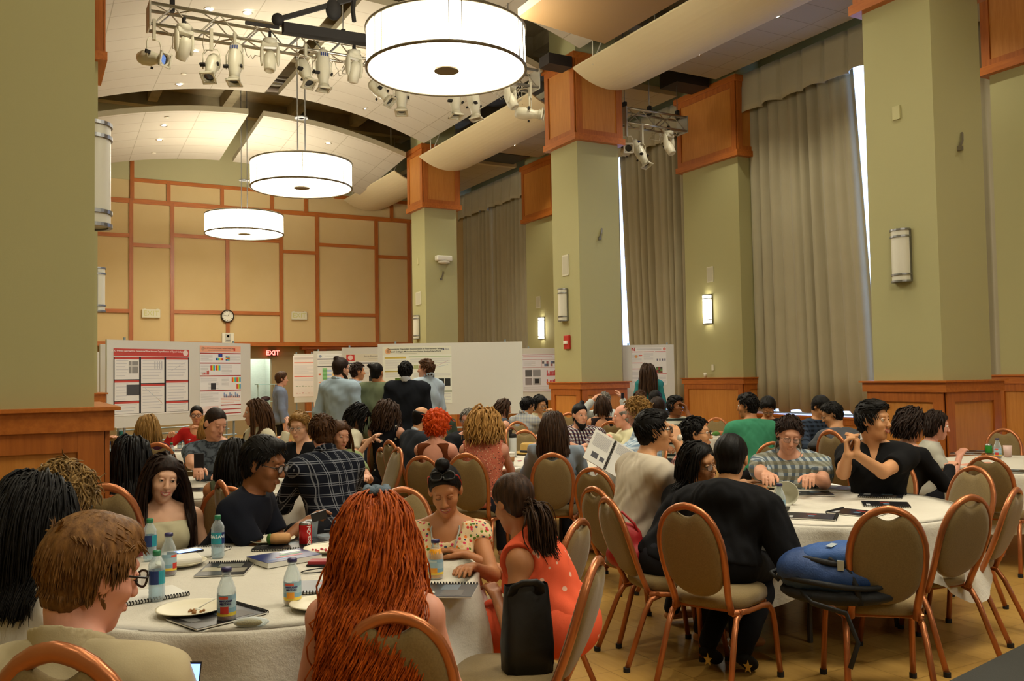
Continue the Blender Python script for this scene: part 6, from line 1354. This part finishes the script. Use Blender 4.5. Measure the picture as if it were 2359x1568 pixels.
pp('red', 'person with long curly red hair tied up with a grey scrunchie', 868, 1238, 2.78, 6, pit=.12, fem=True, skin='pink', hair=('curlylong', 'red', {'len': .60, 'n': 760, 'th': .03, 'w': .95, 'wd': 1.4, 'cu': 1.15, 'vol': .7, 'sw': .25, 'fl': 2.6}), shirt=('spots', '3E5A62', 'A8B0A8', 60), sleeve='none', neck='wide', lean=.06, L='L', R='L', ch=False, face=False)
pp('bun', 'person in a flowered dress smiling downwards, bun and raised sunglasses', 1026, 1128, 4.35, 186, hrel=184, pit=.42, tilt=.05, fem=True, skin='tan', hair=('bun', 'black', {'at': (0, .02, .165), 'bs': 1.1}), shirt=('floral', 'DCC49A', .42, 55, 'C8403A', '5A7A2A', 'D8B080', 'E07A30', '3A4A60', 'C83A5A'), sleeve='cap', neck='scoop', extras=('smile', 'sunhead'), lean=.06, L='T', R='L', ch=False)
pp('cor', 'person in a coral flowered dress with a low dark ponytail, back turned', 1182, 1158, 3.95, -68, hrel=-42, pit=.42, tilt=.1, fem=True, skin='tan', hair=('pony', 'brunette', {'tail': .2, 'tie': (.0, -.115, -.07), 'vol': 1.5}), shirt=('spots', 'E8603E', 'E8B8A0', 26), sleeve='none', neck='high', lean=.24, side=-.02, L='L', R='T', bottom=('skirt', ('spots', 'E8603E', 'E8B8A0', 26)), ch=False, g=.02)
# --- left middle table
pp('rin', 'person with black hair to the shoulders and a dark ringed blouse, back turned', 303, 1050, 5.95, 15, pit=.2, fem=True, skin='mid', hair=('long', 'black', {'len': .36, 'n': 420, 'w': 1.4, 'th': .03}), shirt=('rings', '2A3444', 'A0A4A0', 55), sleeve='elbow', neck='crew', lean=.1)
pp('gry', 'person in a grey printed tee looking at a dark phone', 496, 974, 7.7, 192, hrel=146, pit=.42, skin='fair', hair=('buzz', 'dark'), shirt=('blotch', '59626C', '262B33', 12), sleeve='short', lean=.1, s=1.12, wide=1.15, R=W(455, 1080, 7.15), L=W(512, 1088, 7.15), hR={'c': .9}, hL={'c': 1.1})
pp('ovl', 'person with straight black hair and an olive strap top, back turned', 543, 1052, 6.3, 8, pit=.15, fem=True, skin='tan', hair=('bob', 'black', {'len': .19, 'n': 420, 'w': 1.4}), shirt='5A5F48', sleeve='none', neck='scoop', lean=.08)
pp('gla', 'person in a black jumper with thin glasses and short sandy hair', 690, 982, 7.5, 205, hrel=206, pit=.22, skin='light', hair=('up', 'sand', {'len': .03}), shirt='131316', sleeve='long', neck='v', extras=('glasses_thin', 'stubble'), lean=.08, brow='5A3A1C')
CH['pla'] = 'in a dark plaid shirt'
pp('pla', 'person in a dark plaid shirt with short brown hair, back turned', 742, 997, 6.35, -22, hrel=-10, pit=.2, skin='pink', hair=('short', 'brown', {'len': .03, 'flat': 1}), shirt=PLAID, sleeve='long', neck='collar', g=.024, lean=.18, s=1.06, wide=1.1, R='T', L='W', ch=False)
pp('crm', 'person in a cream cardigan with long straight brown hair, seen in profile', 588, 950, 8.3, 240, hrel=-92, pit=.05, fem=True, skin='fair', hair=('long', 'brown', {'len': .24, 'n': 360, 'w': 1.2}), shirt='D3CBB0', sleeve='long', neck='v', lean=.02, L=W(660, 992, 8.1, (-.5, 0, -.2)), R='L')
tgp = INFO['crm']
pp('hid', 'person with brown shoulder hair half hidden behind the plaid shirt', 783, 1002, 8.0, 170, hrel=150, pit=.25, fem=True, skin='fair', hair=('long', 'brown', {'len': .2, 'n': 300}), shirt='8A9A6A', sleeve='short', lean=.06)
pp('bl2', 'person with a sliver of blond hair showing behind the grey printed tee', 485, 984, 9.4, 14, fem=True, skin='fair', hair=('bob', 'blond', {'len': .14, 'n': 360}), shirt='6A6050', sleeve='short', lean=.06)
# --- left far table
pp('lft', 'person with very long light brown hair looking at a phone by the left column', 229, 962, 9.6, 130, hrel=150, pit=.5, fem=True, skin='fair', hair=('long', 'ltbrown', {'len': .42, 'n': 420}), shirt='1A1A20', sleeve='none', neck='scoop', lean=.12, L=W(238, 1016, 9.2), R=W(243, 1012, 9.2))
pp('stw', 'person with a strawberry blond bob and maroon top, back turned', 341, 985, 8.9, 8, pit=.15, fem=True, skin='fair', hair=('bob', 'sand', {'len': .16, 'n': 420, 'w': 1.3}), shirt='3A1420', sleeve='short', neck='crew', lean=.06, ch=False)
pp('rdt', 'person in a red long sleeve top with dark glasses', 453, 956, 11.4, 186, hrel=184, pit=.1, fem=True, skin='mid', hair=('bun', 'black', {'at': (0, -.09, .03)}), shirt='B01E1A', sleeve='long', neck='scoop', extras=('glasses',), lean=.08, R=W(392, 1003, 11.2, (.6, 0, -.5)), L=W(462, 990, 11.1))
# --- standing
pp('tie', 'person standing in a blue grey shirt and tie beside the doorway', 649, 873, 15.4, 82, pit=.05, pose='stand', lean=.02, skin='fair', hair=('floppy', 'brown'), shirt='7C88A0', sleeve='long', neck='collar', bottom='14151A', shoes='0E0E10', L='D', R='D', g=.022)
pp('st1', 'person standing with a dark bun, full beard and light blue shirt', 786, 849, 10.8, 38, hrel=58, pit=.1, pose='stand', lean=.02, skin='fair', hair=('bun', 'dark', {'at': (-.01, -.07, .12), 'bs': 1.2, 'vol': 1.6}), shirt='9FB2C0', sleeve='roll', neck='collar', bottom='2C3646', extras=('bigbeard', 'glasses'), g=.03, R='D', L='H', wide=1.12, s=1.05)
pp('st2', 'person standing in a grey blue shirt behind the light blue shirt', 824, 856, 12.2, 62, hrel=75, pit=.05, pose='stand', lean=.02, skin='tan', hair=('short', 'dark', {'flat': 1}), shirt='8FA0B2', sleeve='long', neck='collar', bottom='3A4048', g=.024)
pp('st3', 'person standing in an olive green tee with a small black bun', 868, 858, 11.0, 12, hrel=28, pit=.05, pose='stand', lean=.0, skin='tan', hair=('bun', 'black', {'at': (-.06, -.09, .09)}), shirt='6A7358', sleeve='short', neck='crew', bottom='3C4E68', g=.03, L='D', R='D', wide=1.08, extras=('stubble',))
pp('st4', 'person standing in a black blazer, back turned', 934, 856, 10.9, 2, pose='stand', lean=.0, skin='tan', hair=('short', 'black', {'flat': 1}), shirt='12151C', sleeve='long', neck='lapel', bottom='9A9078', g=.036, L='D', R='D', wide=1.12)
pp('st5', 'person standing in a pale blue shirt facing left, short brown hair', 981, 850, 11.2, -35, hrel=-75, pit=.0, pose='stand', lean=.0, skin='fair', hair=('up', 'brown'), shirt='AEBECA', sleeve='long', neck='collar', bottom='2A2E36', g=.024)
pp('tea', 'person standing in a teal top with very long dark hair', 1493, 856, 14.3, 3, pit=.1, pose='stand', lean=.0, fem=True, skin='mid', hair=('long', 'brunette', {'len': .36, 'n': 460, 'w': 1.4, 'th': .03}), shirt='2E7A7C', sleeve='long', neck='crew', bottom='1A1C22', g=.02, L='D', R='D')
# --- behind the empty chairs
pp('crt', 'person in a cream tee bending down over a phone, dark wavy hair', 826, 958, 9.6, 80, hrel=110, pit=.9, fem=True, skin='light', hair=('wavy', 'black', {'len': .16, 'n': 400, 'th': .03}), shirt='C9C3AC', sleeve='short', neck='crew', lean=.22, g=.022, R=W(852, 1013, 9.2), L=W(858, 1012, 9.3))
pp('flo', 'person with long brown curls and a black flower print top', 894, 948, 9.7, 22, hrel=50, pit=.15, fem=True, skin='fair', hair=('curlylong', 'brunette', {'len': .2, 'n': 460, 'th': .03, 'cu': .7}), shirt=('spots', '14141A', 'C8C4B4', 22), sleeve='none', neck='crew', lean=.06, ch=False)
pp('sui', 'person in a dark grey suit with receding black hair', 972, 963, 9.2, 62, hrel=70, pit=.2, skin='asian', hair=('fringe', 'black', {'vol': 1.5}), shirt='2B3038', sleeve='long', neck='lapel', g=.034, lean=.12, wide=1.1)
pp('org', 'person with short bright orange curls and a bare back', 1008, 980, 8.3, 22, hrel=35, pit=.1, fem=True, skin='pink', hair=('curlyshort', 'orange', {'len': .06}), shirt='6A3414', sleeve='none', neck='bareback', bottom='B8AC80', lean=.05)
pp('dk1', 'person with dark wavy hair behind the man in the grey suit', 1009, 937, 12.4, 5, skin='mid', hair=('floppy', 'dark'), shirt='3A4438', sleeve='short', lean=.08)
pp('gr1', 'person with grey hair and glasses in a black jacket, half hidden by blond curls', 1079, 968, 9.6, 175, hrel=205, pit=.1, skin='pink', hair=('short', 'grey', {'flat': 1}), shirt='17181C', sleeve='long', neck='lapel', extras=('glasses_thin', 'stubble'), g=.03, lean=.12, brow='8A8478')
pp('bld', 'person with wavy blond hair and a coral patterned sleeveless top', 1115, 975, 7.6, 6, pit=.1, fem=True, skin='pink', hair=('curlylong', 'blond', {'len': .16, 'n': 460, 'th': .05, 'cu': .8, 'w': 1.1}), shirt=('floral', 'C87058', .3, 75, '1A1618', 'D8A080', 'B83A40', '8A7A60', 'E8C8A8'), sleeve='none', neck='crew', lean=.02, ch=False, g=.02)
pp('pro', 'person in profile with a brown ponytail at the edge of the blank board', 1161, 940, 12.2, 62, hrel=82, pit=.35, fem=True, skin='fair', hair=('wavy', 'brunette', {'len': .15, 'n': 300}), shirt='4A525E', sleeve='none', lean=.1)
pp('str', 'person in a pale checked shirt with short black hair leaning right', 1216, 935, 12.4, 40, hrel=60, pit=.25, skin='asian', hair=('short', 'black', {'vol': 1.4}), shirt=('gingham', 'A9A79C', '8A8E96', .05), sleeve='long', neck='collar', g=.028, lean=.2, wide=1.1)
pp('cry', 'person with a short black bob, glasses and cream cardigan', 1244, 930, 13.0, 165, hrel=140, pit=.4, fem=True, skin='asian', hair=('bob', 'black', {'len': .1, 'n': 300}), shirt='CFC6A0', sleeve='long', neck='v', extras=('glasses_thin',), lean=.1, L=W(1268, 940, 12.5), R='T')
pp('lbl', 'person in a light blue top with straight brown hair, back to us at the centre', 1274, 982, 7.75, 2, pit=.1, fem=True, skin='fair', hair=('bob', 'brunette', {'len': .24, 'n': 460, 'w': 1.4}), shirt='95A4B4', sleeve='long', neck='wide', lean=.0, ch=False, g=.024, L='T', R='T', wide=1.1)
pp('brd', 'person with a top bun, big black beard and dark checked shirt', 1336, 955, 9.6, 176, hrel=150, pit=.1, skin='fair', hair=('bun', 'black', {'at': (-.04, -.03, .14), 'bs': .9}), shirt=('check3', 'C8C4C0', '2A2440', '4A1A20', .035), sleeve='roll', neck='collar', extras=('bigbeard',), g=.026, lean=.1, wide=1.12, L=W(1330, 1036, 9.2), R=W(1350, 1036, 9.2), brow='0A0806')
pp('bck', 'person with a bare tanned back and dark auburn ponytail', 1388, 934, 12.0, 4, pit=.1, fem=True, skin='mid', hair=('bob', 'brunette', {'len': .14, 'n': 300}), shirt='2A2020', sleeve='none', neck='bareback', lean=.02, ch=False)
pp('gr2', 'person with grey hair and white shirt holding up both hands', 1393, 922, 13.2, 10, pit=.1, skin='fair', hair=('short', 'grey', {'flat': 1}), shirt='C8CCC8', sleeve='long', neck='collar', lean=.05, L=W(1366, 920, 13.0), R=W(1433, 917, 12.9), g=.024)
pp('old', 'person balding with a cream shirt facing left', 1434, 958, 9.3, 255, hrel=262, pit=.1, skin='pink', hair=('fringe', 'grey'), shirt='D2CBA6', sleeve='long', neck='collar', lean=.1, extras=('stubble',), R=W(1402, 1005, 9.0), L='T', g=.024, brow='8A8478')
pp('lad', 'person with tousled sandy hair and a blue checked shirt holding a booklet', 1468, 950, 8.0, 270, hrel=275, pit=.15, skin='pink', hair=('curly', 'sand', {'vol': 1.2}), shirt=('gingham', 'C8D4DC', '7A94AC', .035), sleeve='long', neck='collar', lean=.1, R=W(1395, 1062, 7.6), L=W(1385, 1075, 7.4), g=.026)
for k_, l_, x, y, D, h_, c_ in (('q1', 'person with short brown hair in front of the teal top', 1475, 918, 13.0, ('short', 'brown'), '7A7060'), ('q2', 'person with black hair behind the sandy tousled hair', 1510, 920, 12.6, ('floppy', 'black'), '2A2A30'), ('q3', 'person with round dark hair and a pale blue shirt beside the striped polo', 1515, 938, 11.2, ('floppy', 'dark', {'ball': .95}), '93A4B8')):
    pp(k_, l_, x, y, D, 12, skin='mid', hair=h_, shirt=c_, sleeve='long', lean=.08)
pp('pol', 'person in a black and white striped polo with a hand at the ear', 1556, 935, 10.7, 172, hrel=130, pit=.0, skin='brown', hair=('up', 'black', {'len': .05}), shirt=('stripes', 'C4C2B0', '1E2A26', .07), sleeve='short', neck='collar', extras=('stubble',), lean=.04, L=W(1584, 950, 10.55, (-.3, .3, -1)), R='T', brow='0A0806')
# --- right hand group
pp('wht', 'person in a white tee with thin dark glasses wiping the mouth', 1506, 993, 5.7, 62, hrel=82, pit=-.02, skin='asian', hair=('up', 'black', {'len': .04, 'vol': 1.2}), shirt='CFC3B0', sleeve='short', neck='crew', extras=('glasses',), g=.03, lean=.18, s=1.1, R=W(1562, 1020, 5.75, (.4, .3, -1)), L='L', ch=False, wide=1.05)
pp('pl2', 'person in a red plaid shirt with dark glasses behind the white tee', 1604, 1000, 6.7, 85, hrel=92, pit=-.05, skin='asian', hair=('short', 'black', {'len': .02, 'vol': .9, 'flat': 1}), shirt=('check3', 'C8B8AA', 'B03A24', '20242E', .05), sleeve='elbow', extras=('glasses',), g=.026, lean=.14, s=1.06)
pp('sle', 'person in a black top with round wire glasses leaning on the hooded neighbour', 1612, 1066, 5.25, 60, hrel=128, pit=.15, tilt=.35, fem=True, skin='asian', hair=('bob', 'black', {'len': .12, 'n': 380, 'part': .03}), shirt='0F0F12', sleeve='long', neck='crew', extras=('glasses_thin',), g=.024, lean=.26, L='T', R='T')
pp('hoo', 'person in a black hooded jacket with cropped black hair, back turned', 1684, 1056, 4.95, 22, hrel=12, pit=.2, skin='asian', hair=('buzz', 'black', {'vol': 2.2}), shirt='101013', sleeve='long', neck='hood', g=.034, lean=.16, s=1.12, wide=1.12, R=W(1768, 1200, 4.8), L='T', ch=False, bottom='0E0E12', shoes='15130F', ank=.02)
pp('pl3', 'person in a grey plaid shirt with thin glasses looking down at the table', 1818, 1000, 6.55, 180, hrel=170, pit=.42, tilt=-.1, skin='fair', hair=('short', 'dark', {'len': .03, 'flat': 1}), shirt=('check3', 'A9B2B4', '5A6876', '7A7458', .055), sleeve='short', neck='collar', extras=('glasses_thin',), g=.03, lean=.22, s=1.1, wide=1.1, R=W(1765, 1092, 6.1), L=W(1872, 1098, 6.05), hL={'c': 1.2}, hR={'c': .7})
pp('cla', 'person in a black v neck tee with hands clasped, smiling to the right', 2012, 968, 6.15, 190, hrel=118, pit=.02, skin='asian', hair=('up', 'black', {'len': .05, 'vol': 1.2}), shirt='121214', sleeve='short', neck='v', g=.024, lean=.14, s=1.12, extras=('smile',), R=W(1953, 1048, 5.80, (.25, 0, -1)), L=W(1972, 1046, 5.80, (-.15, .1, -1)), hR={'f': (.1, -.2, 1), 'n': (-1, 0, 0), 'c': 1.0}, hL={'f': (-.1, -.2, 1), 'n': (1, 0, 0), 'c': 1.0}, ch=False)
pp('cu2', 'person with dark curly chin length hair and a black long sleeve top', 2103, 980, 6.9, 50, hrel=62, pit=.3, fem=True, skin='fair', hair=('curlylong', 'dark', {'len': .1, 'n': 420, 'th': .03, 'cu': .6, 'hl': -.005}), shirt='101013', sleeve='long', neck='scoop', lean=.16, g=.02, R=W(2190, 1075, 6.9), L='T', bottom=('skirt', ('spots', '121216', 'A03A30', 30)))
pp('pr2', 'person in profile with short dark hair beside the dark curls', 2158, 980, 7.8, 80, hrel=82, pit=.2, fem=True, skin='pink', hair=('bob', 'dark', {'len': .08, 'n': 380}), shirt='B9B6A8', sleeve='short', lean=.12, L='T', R=W(2210, 1052, 7.6))
pp('grn', 'person in a green jumper leaning left, back turned', 1722, 935, 9.4, -25, hrel=-72, pit=.1, skin='tan', hair=('short', 'black', {'vol': 1.2}), shirt='3F8A68', sleeve='long', neck='crew', g=.026, lean=.2, wide=1.15, s=1.08, L='T', R='T', extras=('stubble',))
pp('dn1', 'person with thick black hair bowed down beside the green jumper', 1769, 938, 10.4, 178, hrel=175, pit=.75, skin='asian', hair=('floppy', 'black'), shirt='15151A', sleeve='short', lean=.14, extras=('glasses_thin',))
pp('dn2', 'person with black hair and a dark checked shirt bowed by the curtain', 1890, 937, 10.2, 150, hrel=130, pit=.6, skin='asian', hair=('floppy', 'black'), shirt=('check3', '2A3444', '151A24', '3A4658', .05), sleeve='long', lean=.18)
pp('dn3', 'person in a grey tee with black hair looking left and down', 1917, 955, 9.0, -40, hrel=-95, pit=.35, skin='asian', hair=('short', 'black', {'vol': 1.6}), shirt='5A5C62', sleeve='short', lean=.16, extras=('glasses_thin',), g=.022)
# scrunchie, bag and other things held or worn
t_, i_ = INFO['red']; q = i_['hd'](0, -.02, .158); MB().tube([q+np.array((.03*math.cos(a), .028*math.sin(a), .004*math.sin(5*a))) for a in np.arange(20)/20*2*PI], [.015+.003*math.sin(i*2.4) for i in range(20)], 8, closed=True).build('scrunchie', mat('5A6A78', .8, bump=.5, bscale=80), t_, True)
for key, lab in (('gry', 'dark phone held by the grey printed tee'), ('lft', 'phone with a gold case held by the long light brown hair')):
    i_ = INFO[key][1]; W_ = i_['arm'][1][2]; q = glob(i_, W_+np.array((-.03, .06, .05))); t = thing('smartphone', lab, 'phone', q, -azim(400)); MB().box((-.038, -.006, -.07), (.038, .006, .07)).build('phone_body', mat('17181C' if key == 'gry' else 'A89468', .3), t, bevel=.004)
i_ = INFO['bei'][1]; q = at(446, 1556, D=2.0); t = thing('smartphone', 'phone with a lit blue screen held low by the beige shirt', 'phone', q, -azim(446)); t.rotation_euler = (-.3, .15, -azim(446)+.1); MB().box((-.014, -.006, -.08), (.014, .004, .03)).build('phone_body', mat('101014', .3), t); MB().box((-.011, -.0075, -.08), (.011, -.006, .025)).build('screen', BLUES, t)
q = at(735, 1188, D=4.55); t = thing('smartphone', 'black phone held up by the navy tee', 'phone', q, -azim(735)+.5); t.rotation_euler = (0, 1.35, -azim(735)+.2); MB().box((-.022, -.005, -.04), (.022, .005, .04)).build('phone_body', mat('101014', .3), t)
t_, i_ = INFO['nav']; 
# open booklet held by the sandy haired reader
c0 = at(1405, 1048, D=7.35); t = thing('open_booklet', 'open spiral booklet held up by the blue checked shirt', 'booklet', c0, -azim(1405)+.25); t.rotation_euler = (-.5, .55, -azim(1405)+.2)
MB().box((-.2, -.004, -.15), (-.004, .004, .15)).box((.004, -.004, -.15), (.2, .004, .15)).build('pages', PG, t); mb = MB()
for i in range(24): mb.box((-.012, -.009, -.145+.0122*i), (.012, .0, -.139+.0122*i))
mb.build('spiral_binding', DARK, t); mb = MB()
for i in range(14): mb.box((-.18, -.0052, .12-.009*i), (-.03, -.0046, .123-.009*i))
for i in range(10): mb.box((.03, -.0052, .13-.009*i), (.17, -.0046, .133-.009*i))
mb.build('print', GREYT, t); MB().box((-.15, -.0056, -.1), (-.09, -.0046, -.05)).box((-.07, -.0056, -.1), (-.03, -.0046, -.06)).build('figure', mat('4A4A50', .6), t)
i_ = INFO['gr2'][1]; q = at(1434, 911, D=12.85); tag(MB().box((-.02, -.01, -.04), (.02, .01, .04)).build('small_camera', mat('1A2030', .3)), 'small dark camera held up near the striped polo', 'camera').location = q
q = at(1566, 1008, D=5.62); tag(MB().sph((0, 0, 0), (.02, .014, .022)).build('paper_napkin', mat('D8CFC0', .8, bump=.8, bscale=40), None, True), 'crumpled napkin held to the mouth above the white tee', 'napkin').location = q
for k_, c_, l_ in (('crm', 'E6E6EE', 'name badge'), ('pl3', 'D8D4CC', 'name badge')):
    t_, i_ = INFO[k_]; v = i_['tp'](.07, .165, .62 if k_ == 'crm' else .45); o = MB().box((-.045, -.004, -.03), (.045, .004, .03)).build('name_badge', mat(c_, .5), t_); o.location = v
t_, i_ = INFO['nav']; P_ = [i_['tp'](x, 0, f) for x, f in ((0, 0), (0, 0))]
mb = MB()
for poly in (((.0, .02), (.05, .07), (.03, .11), (.015, .12), (-.005, .06)), ((-.045, .04), (.02, .0), (-.01, -.035), (-.035, -.02))):
    V = []
    for (a, b) in poly: V.append(i_['tp'](.03+a, .0, .45)+i_['t']*b+i_['Y']*.165)
    mb.add(V, (tuple(range(len(V))),))
mb.build('shirt_print', mat('B9BCC0', .7), t_)
# lanyards of the flowered dress
t_, i_ = INFO['bun']; 
for sd in (-1, 1): MB().tube([i_['N']+i_['X']*.055*sd+i_['t']*.035-i_['Y']*.01, i_['N']+i_['X']*.07*sd+i_['Y']*.09-i_['t']*.01, i_['tp'](.055*sd, .15, .8), i_['tp'](.035*sd, .17, .6)], .0045, 6).build('lanyard', mat('A8A8A0', .7), t_, True)
# ================================================================ chairs one can see on their own
chair('chair hoop at the lower left corner behind the beige shirt', 112, 1507, 1.74, 35); chair('chair in front of the long red hair', 903, 1424, 2.5, 6); chair('chair at the right front of the nearest table, holding the black tote', 1388, 1291, 3.35, -78)
chair('chair behind the coral flowered dress', 1345, 1201, 4.35, -66); chair('chair facing us between the red hair and the flowered dress', 926, 1126, 5.4, 176); chair('chair behind the dark plaid shirt', 782, 1077, 6.45, -38)
chair('chair under the black flower print top', 884, 999, 9.6, 4); chair('empty chair seen edge on, left of the grey suit', 892, 1017, 8.7, 62); chair('empty chair seen edge on, touching the grey suit', 922, 1033, 8.4, -112)
chair('chair behind the coral patterned top', 1072, 1048, 7.25, 14); chair('chair behind the light blue top at the centre', 1272, 1047, 7.3, 0); chair('empty chair beyond the centre chair, rear of a pair', 1362, 1081, 6.6, 28)
chair('chair of the white tee, red handbag on its seat', 1362, 1126, 5.45, 52); chair('chair of the hooded jacket', 1575, 1166, 4.38, 26); chair('empty chair with the blue backpack on its seat', 2048, 1174, 4.12, -12)
chair('empty chair right of the backpack chair', 2243, 1146, 4.75, -48); chair('empty chair with a pale pad beyond the backpack chairs', 2248, 1077, 6.2, 215); chair('large empty chair at the near side of the right edge table', 2273, 1053, 7.0, 12)
chair('empty chair facing us behind the right edge table', 2312, 989, 9.6, 186); chair('chair cut by the right picture edge', 2350, 1128, 5.3, -75); chair('chair behind the black v neck tee', 2062, 1058, 6.75, 200)
chair('chair left of the clasped hands with a plaid jacket beside it', 1908, 992, 7.7, 40); chair('empty chair at the panelled pilaster', 1650, 963, 12.6, 180); chair('chair under the bare tanned back', 1407, 972, 11.4, 4)
chair('empty chair behind the straw hat', 1208, 992, 10.4, 178); chair('chair edge on beside the straw hat', 1172, 984, 11.0, 120); chair('empty chair left of the pale checked shirt', 1190, 972, 12.0, 160); chair('chair under the strawberry blond bob', 361, 1023, 8.4, 8)
chair('chair of the smiling girl in the strap top', 296, 1162, 5.1, 150); chair('chair behind the navy tee', 500, 1113, 5.0, 75); chair('chair edge right of the dark plaid shirt', 803, 1046, 7.6, -80); chair('chair edge beside the thin glasses and black jumper', 645, 1008, 9.2, 170); chair('empty chair behind the bearded checked shirt', 1310, 952, 12.8, 180)
# black tote, red handbag, blue backpack, coats
q = at(1215, 1568, D=3.42); t = thing('tote_bag', 'black tote bag with an orange side standing on the front chair', 'bag', (q[0], q[1], .486), -azim(1215)+.3)
V = []; 
for z, hw, hd_ in ((0, .095, .06), (.10, .1, .062), (.22, .092, .05), (.315, .085, .03), (.33, .083, .028)):
    for a in np.arange(24)/24*2*PI: V.append((hw*math.copysign(abs(math.cos(a))**.35, math.cos(a))+.012*z*math.sin(9*z), hd_*math.copysign(abs(math.sin(a))**.5, math.sin(a))+.006*math.sin(a*5+z*20), z))
TOTE = mat('0C0C0E', .55, bump=.3, bscale=12)
MB().add(V, [(i*24+j, i*24+(j+1) % 24, (i+1)*24+(j+1) % 24, (i+1)*24+j) for i in range(4) for j in range(24)]+[tuple(range(24))[::-1]]).build('bag_body', TOTE, t, True)
MB().tube([(-.065, -.025, .30), (-.06, -.055, .335), (-.03, -.07, .35), (.015, -.075, .35), (.035, -.06, .335), (.045, -.035, .30)], .01, 6, ell=2.2).build('handle', TOTE, t, True); MB().add([(.1, -.03, .02), (.108, .045, .03), (.104, .045, .26), (.09, .0, .3), (.098, -.03, .16)], ((0, 1, 2, 3, 4),)).build('side_lining', mat('C83A1E', .6), t)
def blob(name, par, prims, m, h=.01, k=.03, amp=.004, seed=1):
    F = field_of(prims, h, k=k); P, Q = F.mesh(); c = P.mean(0); P = P+nrm_rows(P-c)*folds(P, seed, amp)[:, None]; return fast_mesh(name, P, Q, m, par)
q = at(1452, 1318, D=5.2); t = thing('hand_bag', 'red handbag on the chair of the white tee', 'bag', (q[0], q[1], .486), -azim(1452)); RB = mat('A01216', .55)
blob('bag_body', t, [(EL((0, 0, .08), (.14, .09, .085)),), (EL((-.02, 0, .17), (.1, .06, .09)),), (EL((-.07, 0, .23), (.04, .03, .05)),)], RB, .01, .03, .006); MB().tube([(-.12, 0, .18), (-.11, -.03, .3), (-.04, -.03, .33), (.03, -.03, .26), (.06, -.02, .18)], .009, 6).build('strap', RB, t, True)
q = at(1918, 1372, D=4.36); t = thing('backpack', 'blue and black backpack lying on the empty chair seat', 'bag', (q[0], q[1], .486), -azim(1930)+.05); BL = mat('1E3E74', .6, bump=.2, bscale=120); BK = mat('16181C', .7, bump=.2, bscale=120); t.scale = (1.0, .95, 1.15)
blob('back_panel', t, [(EL((.02, 0, .045), (.27, .17, .05)),), (RC((-.2, .1, .04), (.25, .12, .03), .04, .04),)], BK, .012, .03, .006)
blob('main_pocket', t, [(EL((0, 0, .12), (.245, .16, .095)),), (EL((-.12, -.02, .14), (.14, .13, .09)),)], BL, .011, .03, .006, 2); blob('front_pocket', t, [(EL((.05, -.02, .205), (.15, .12, .055)),), (EL((-.06, -.02, .195), (.1, .1, .05)),)], mat('2C5698', .6, bump=.2, bscale=120), .01, .03, .005, 3)
for z, sx in ((.10, .25), (.185, .19)): MB().tube([(sx*math.cos(a), (sx*.66)*math.sin(a)-.01, z+.012*math.sin(a*2)) for a in np.arange(36)/36*2*PI], .012, 6, closed=True).build('piping', BK, t, True)
MB().tube([(-.02, -.13, .2), (.06, -.13, .17), (.1, -.15, .1), (.12, -.15, .02)], .014, 6, ell=.4).build('strap', BK, t, True); MB().tube([(-.15, -.12, .06), (-.1, -.2, .03), (.05, -.22, .0), (.1, -.2, -.12), (.06, -.22, -.22)], .012, 6, ell=.5).build('strap', BK, t, True); MB().box((.02, -.155, .16), (.05, -.125, .2)).build('buckle', mat('A8A89A', .4), t); MB().tube([(-.25, 0, .08), (-.29, .02, .11), (-.25, .05, .12)], .01, 6).build('carry_loop', BK, t, True)
MB().add([(-.03, -.09, .249), (.0, -.1, .247), (.03, -.06, .256), (0, -.05, .258)], ((0, 1, 2, 3),)).build('logo_patch', mat('A8B4BC', .5), t)
q = at(240, 1160, D=4.45); t = tag(empty('coat', (q[0], q[1], 0), -azim(240)), 'dark red coat hung over a chair beside the left column', 'coat')
blob('coat_body', t, [(EL((0, 0, .78), (.17, .07, .2)),), (RC((-.14, 0, .88), (-.17, 0, .5), .05, .05),), (RC((.14, 0, .84), (.18, -.02, .5), .055, .06),), (EL((0, 0, .6), (.2, .08, .2)),)], mat('6A0E14', .85, sheen=.3), .012, .05, .009, 5)
chair('chair hidden beneath the dark red coat', 240, 1108, 4.5, 10)
q = at(1885, 1020, D=8.6); t = tag(empty('coat', (q[0], q[1], 0), 0), 'dark bag and patterned jacket heaped left of the clasped hands', 'coat'); blob('jacket_body', t, [(EL((0, 0, .78), (.16, .14, .12)),), (EL((.05, 0, .6), (.14, .12, .2)),)], cloth_mat(('check3', '7A6A58', '2A2420', '4A2A24', .04)), .015, .05, .01, 6); blob('black_bag', t, [(EL((-.03, -.04, .9), (.12, .1, .05)),)], BK, .015)
# shoes with gold pattern under the hooded jacket
t_, i_ = INFO['hoo']
for sd in (-1, 1):
    c_ = np.array((sd*.112+.035, -.045, .075)); A_ = np.arange(10)/10*2*PI; V = [c_+np.array(((.026 if i % 2 == 0 else .011)*math.sin(a), -.004, (.036 if i % 2 == 0 else .015)*math.cos(a))) for i, a in enumerate(A_)]
    MB().add(V+[q+np.array((0, .004, 0)) for q in V], [tuple(range(10))]+[(i, (i+1) % 10, 10+(i+1) % 10, 10+i) for i in range(10)]).build('sole_star', mat('B8923E', .5), t_)
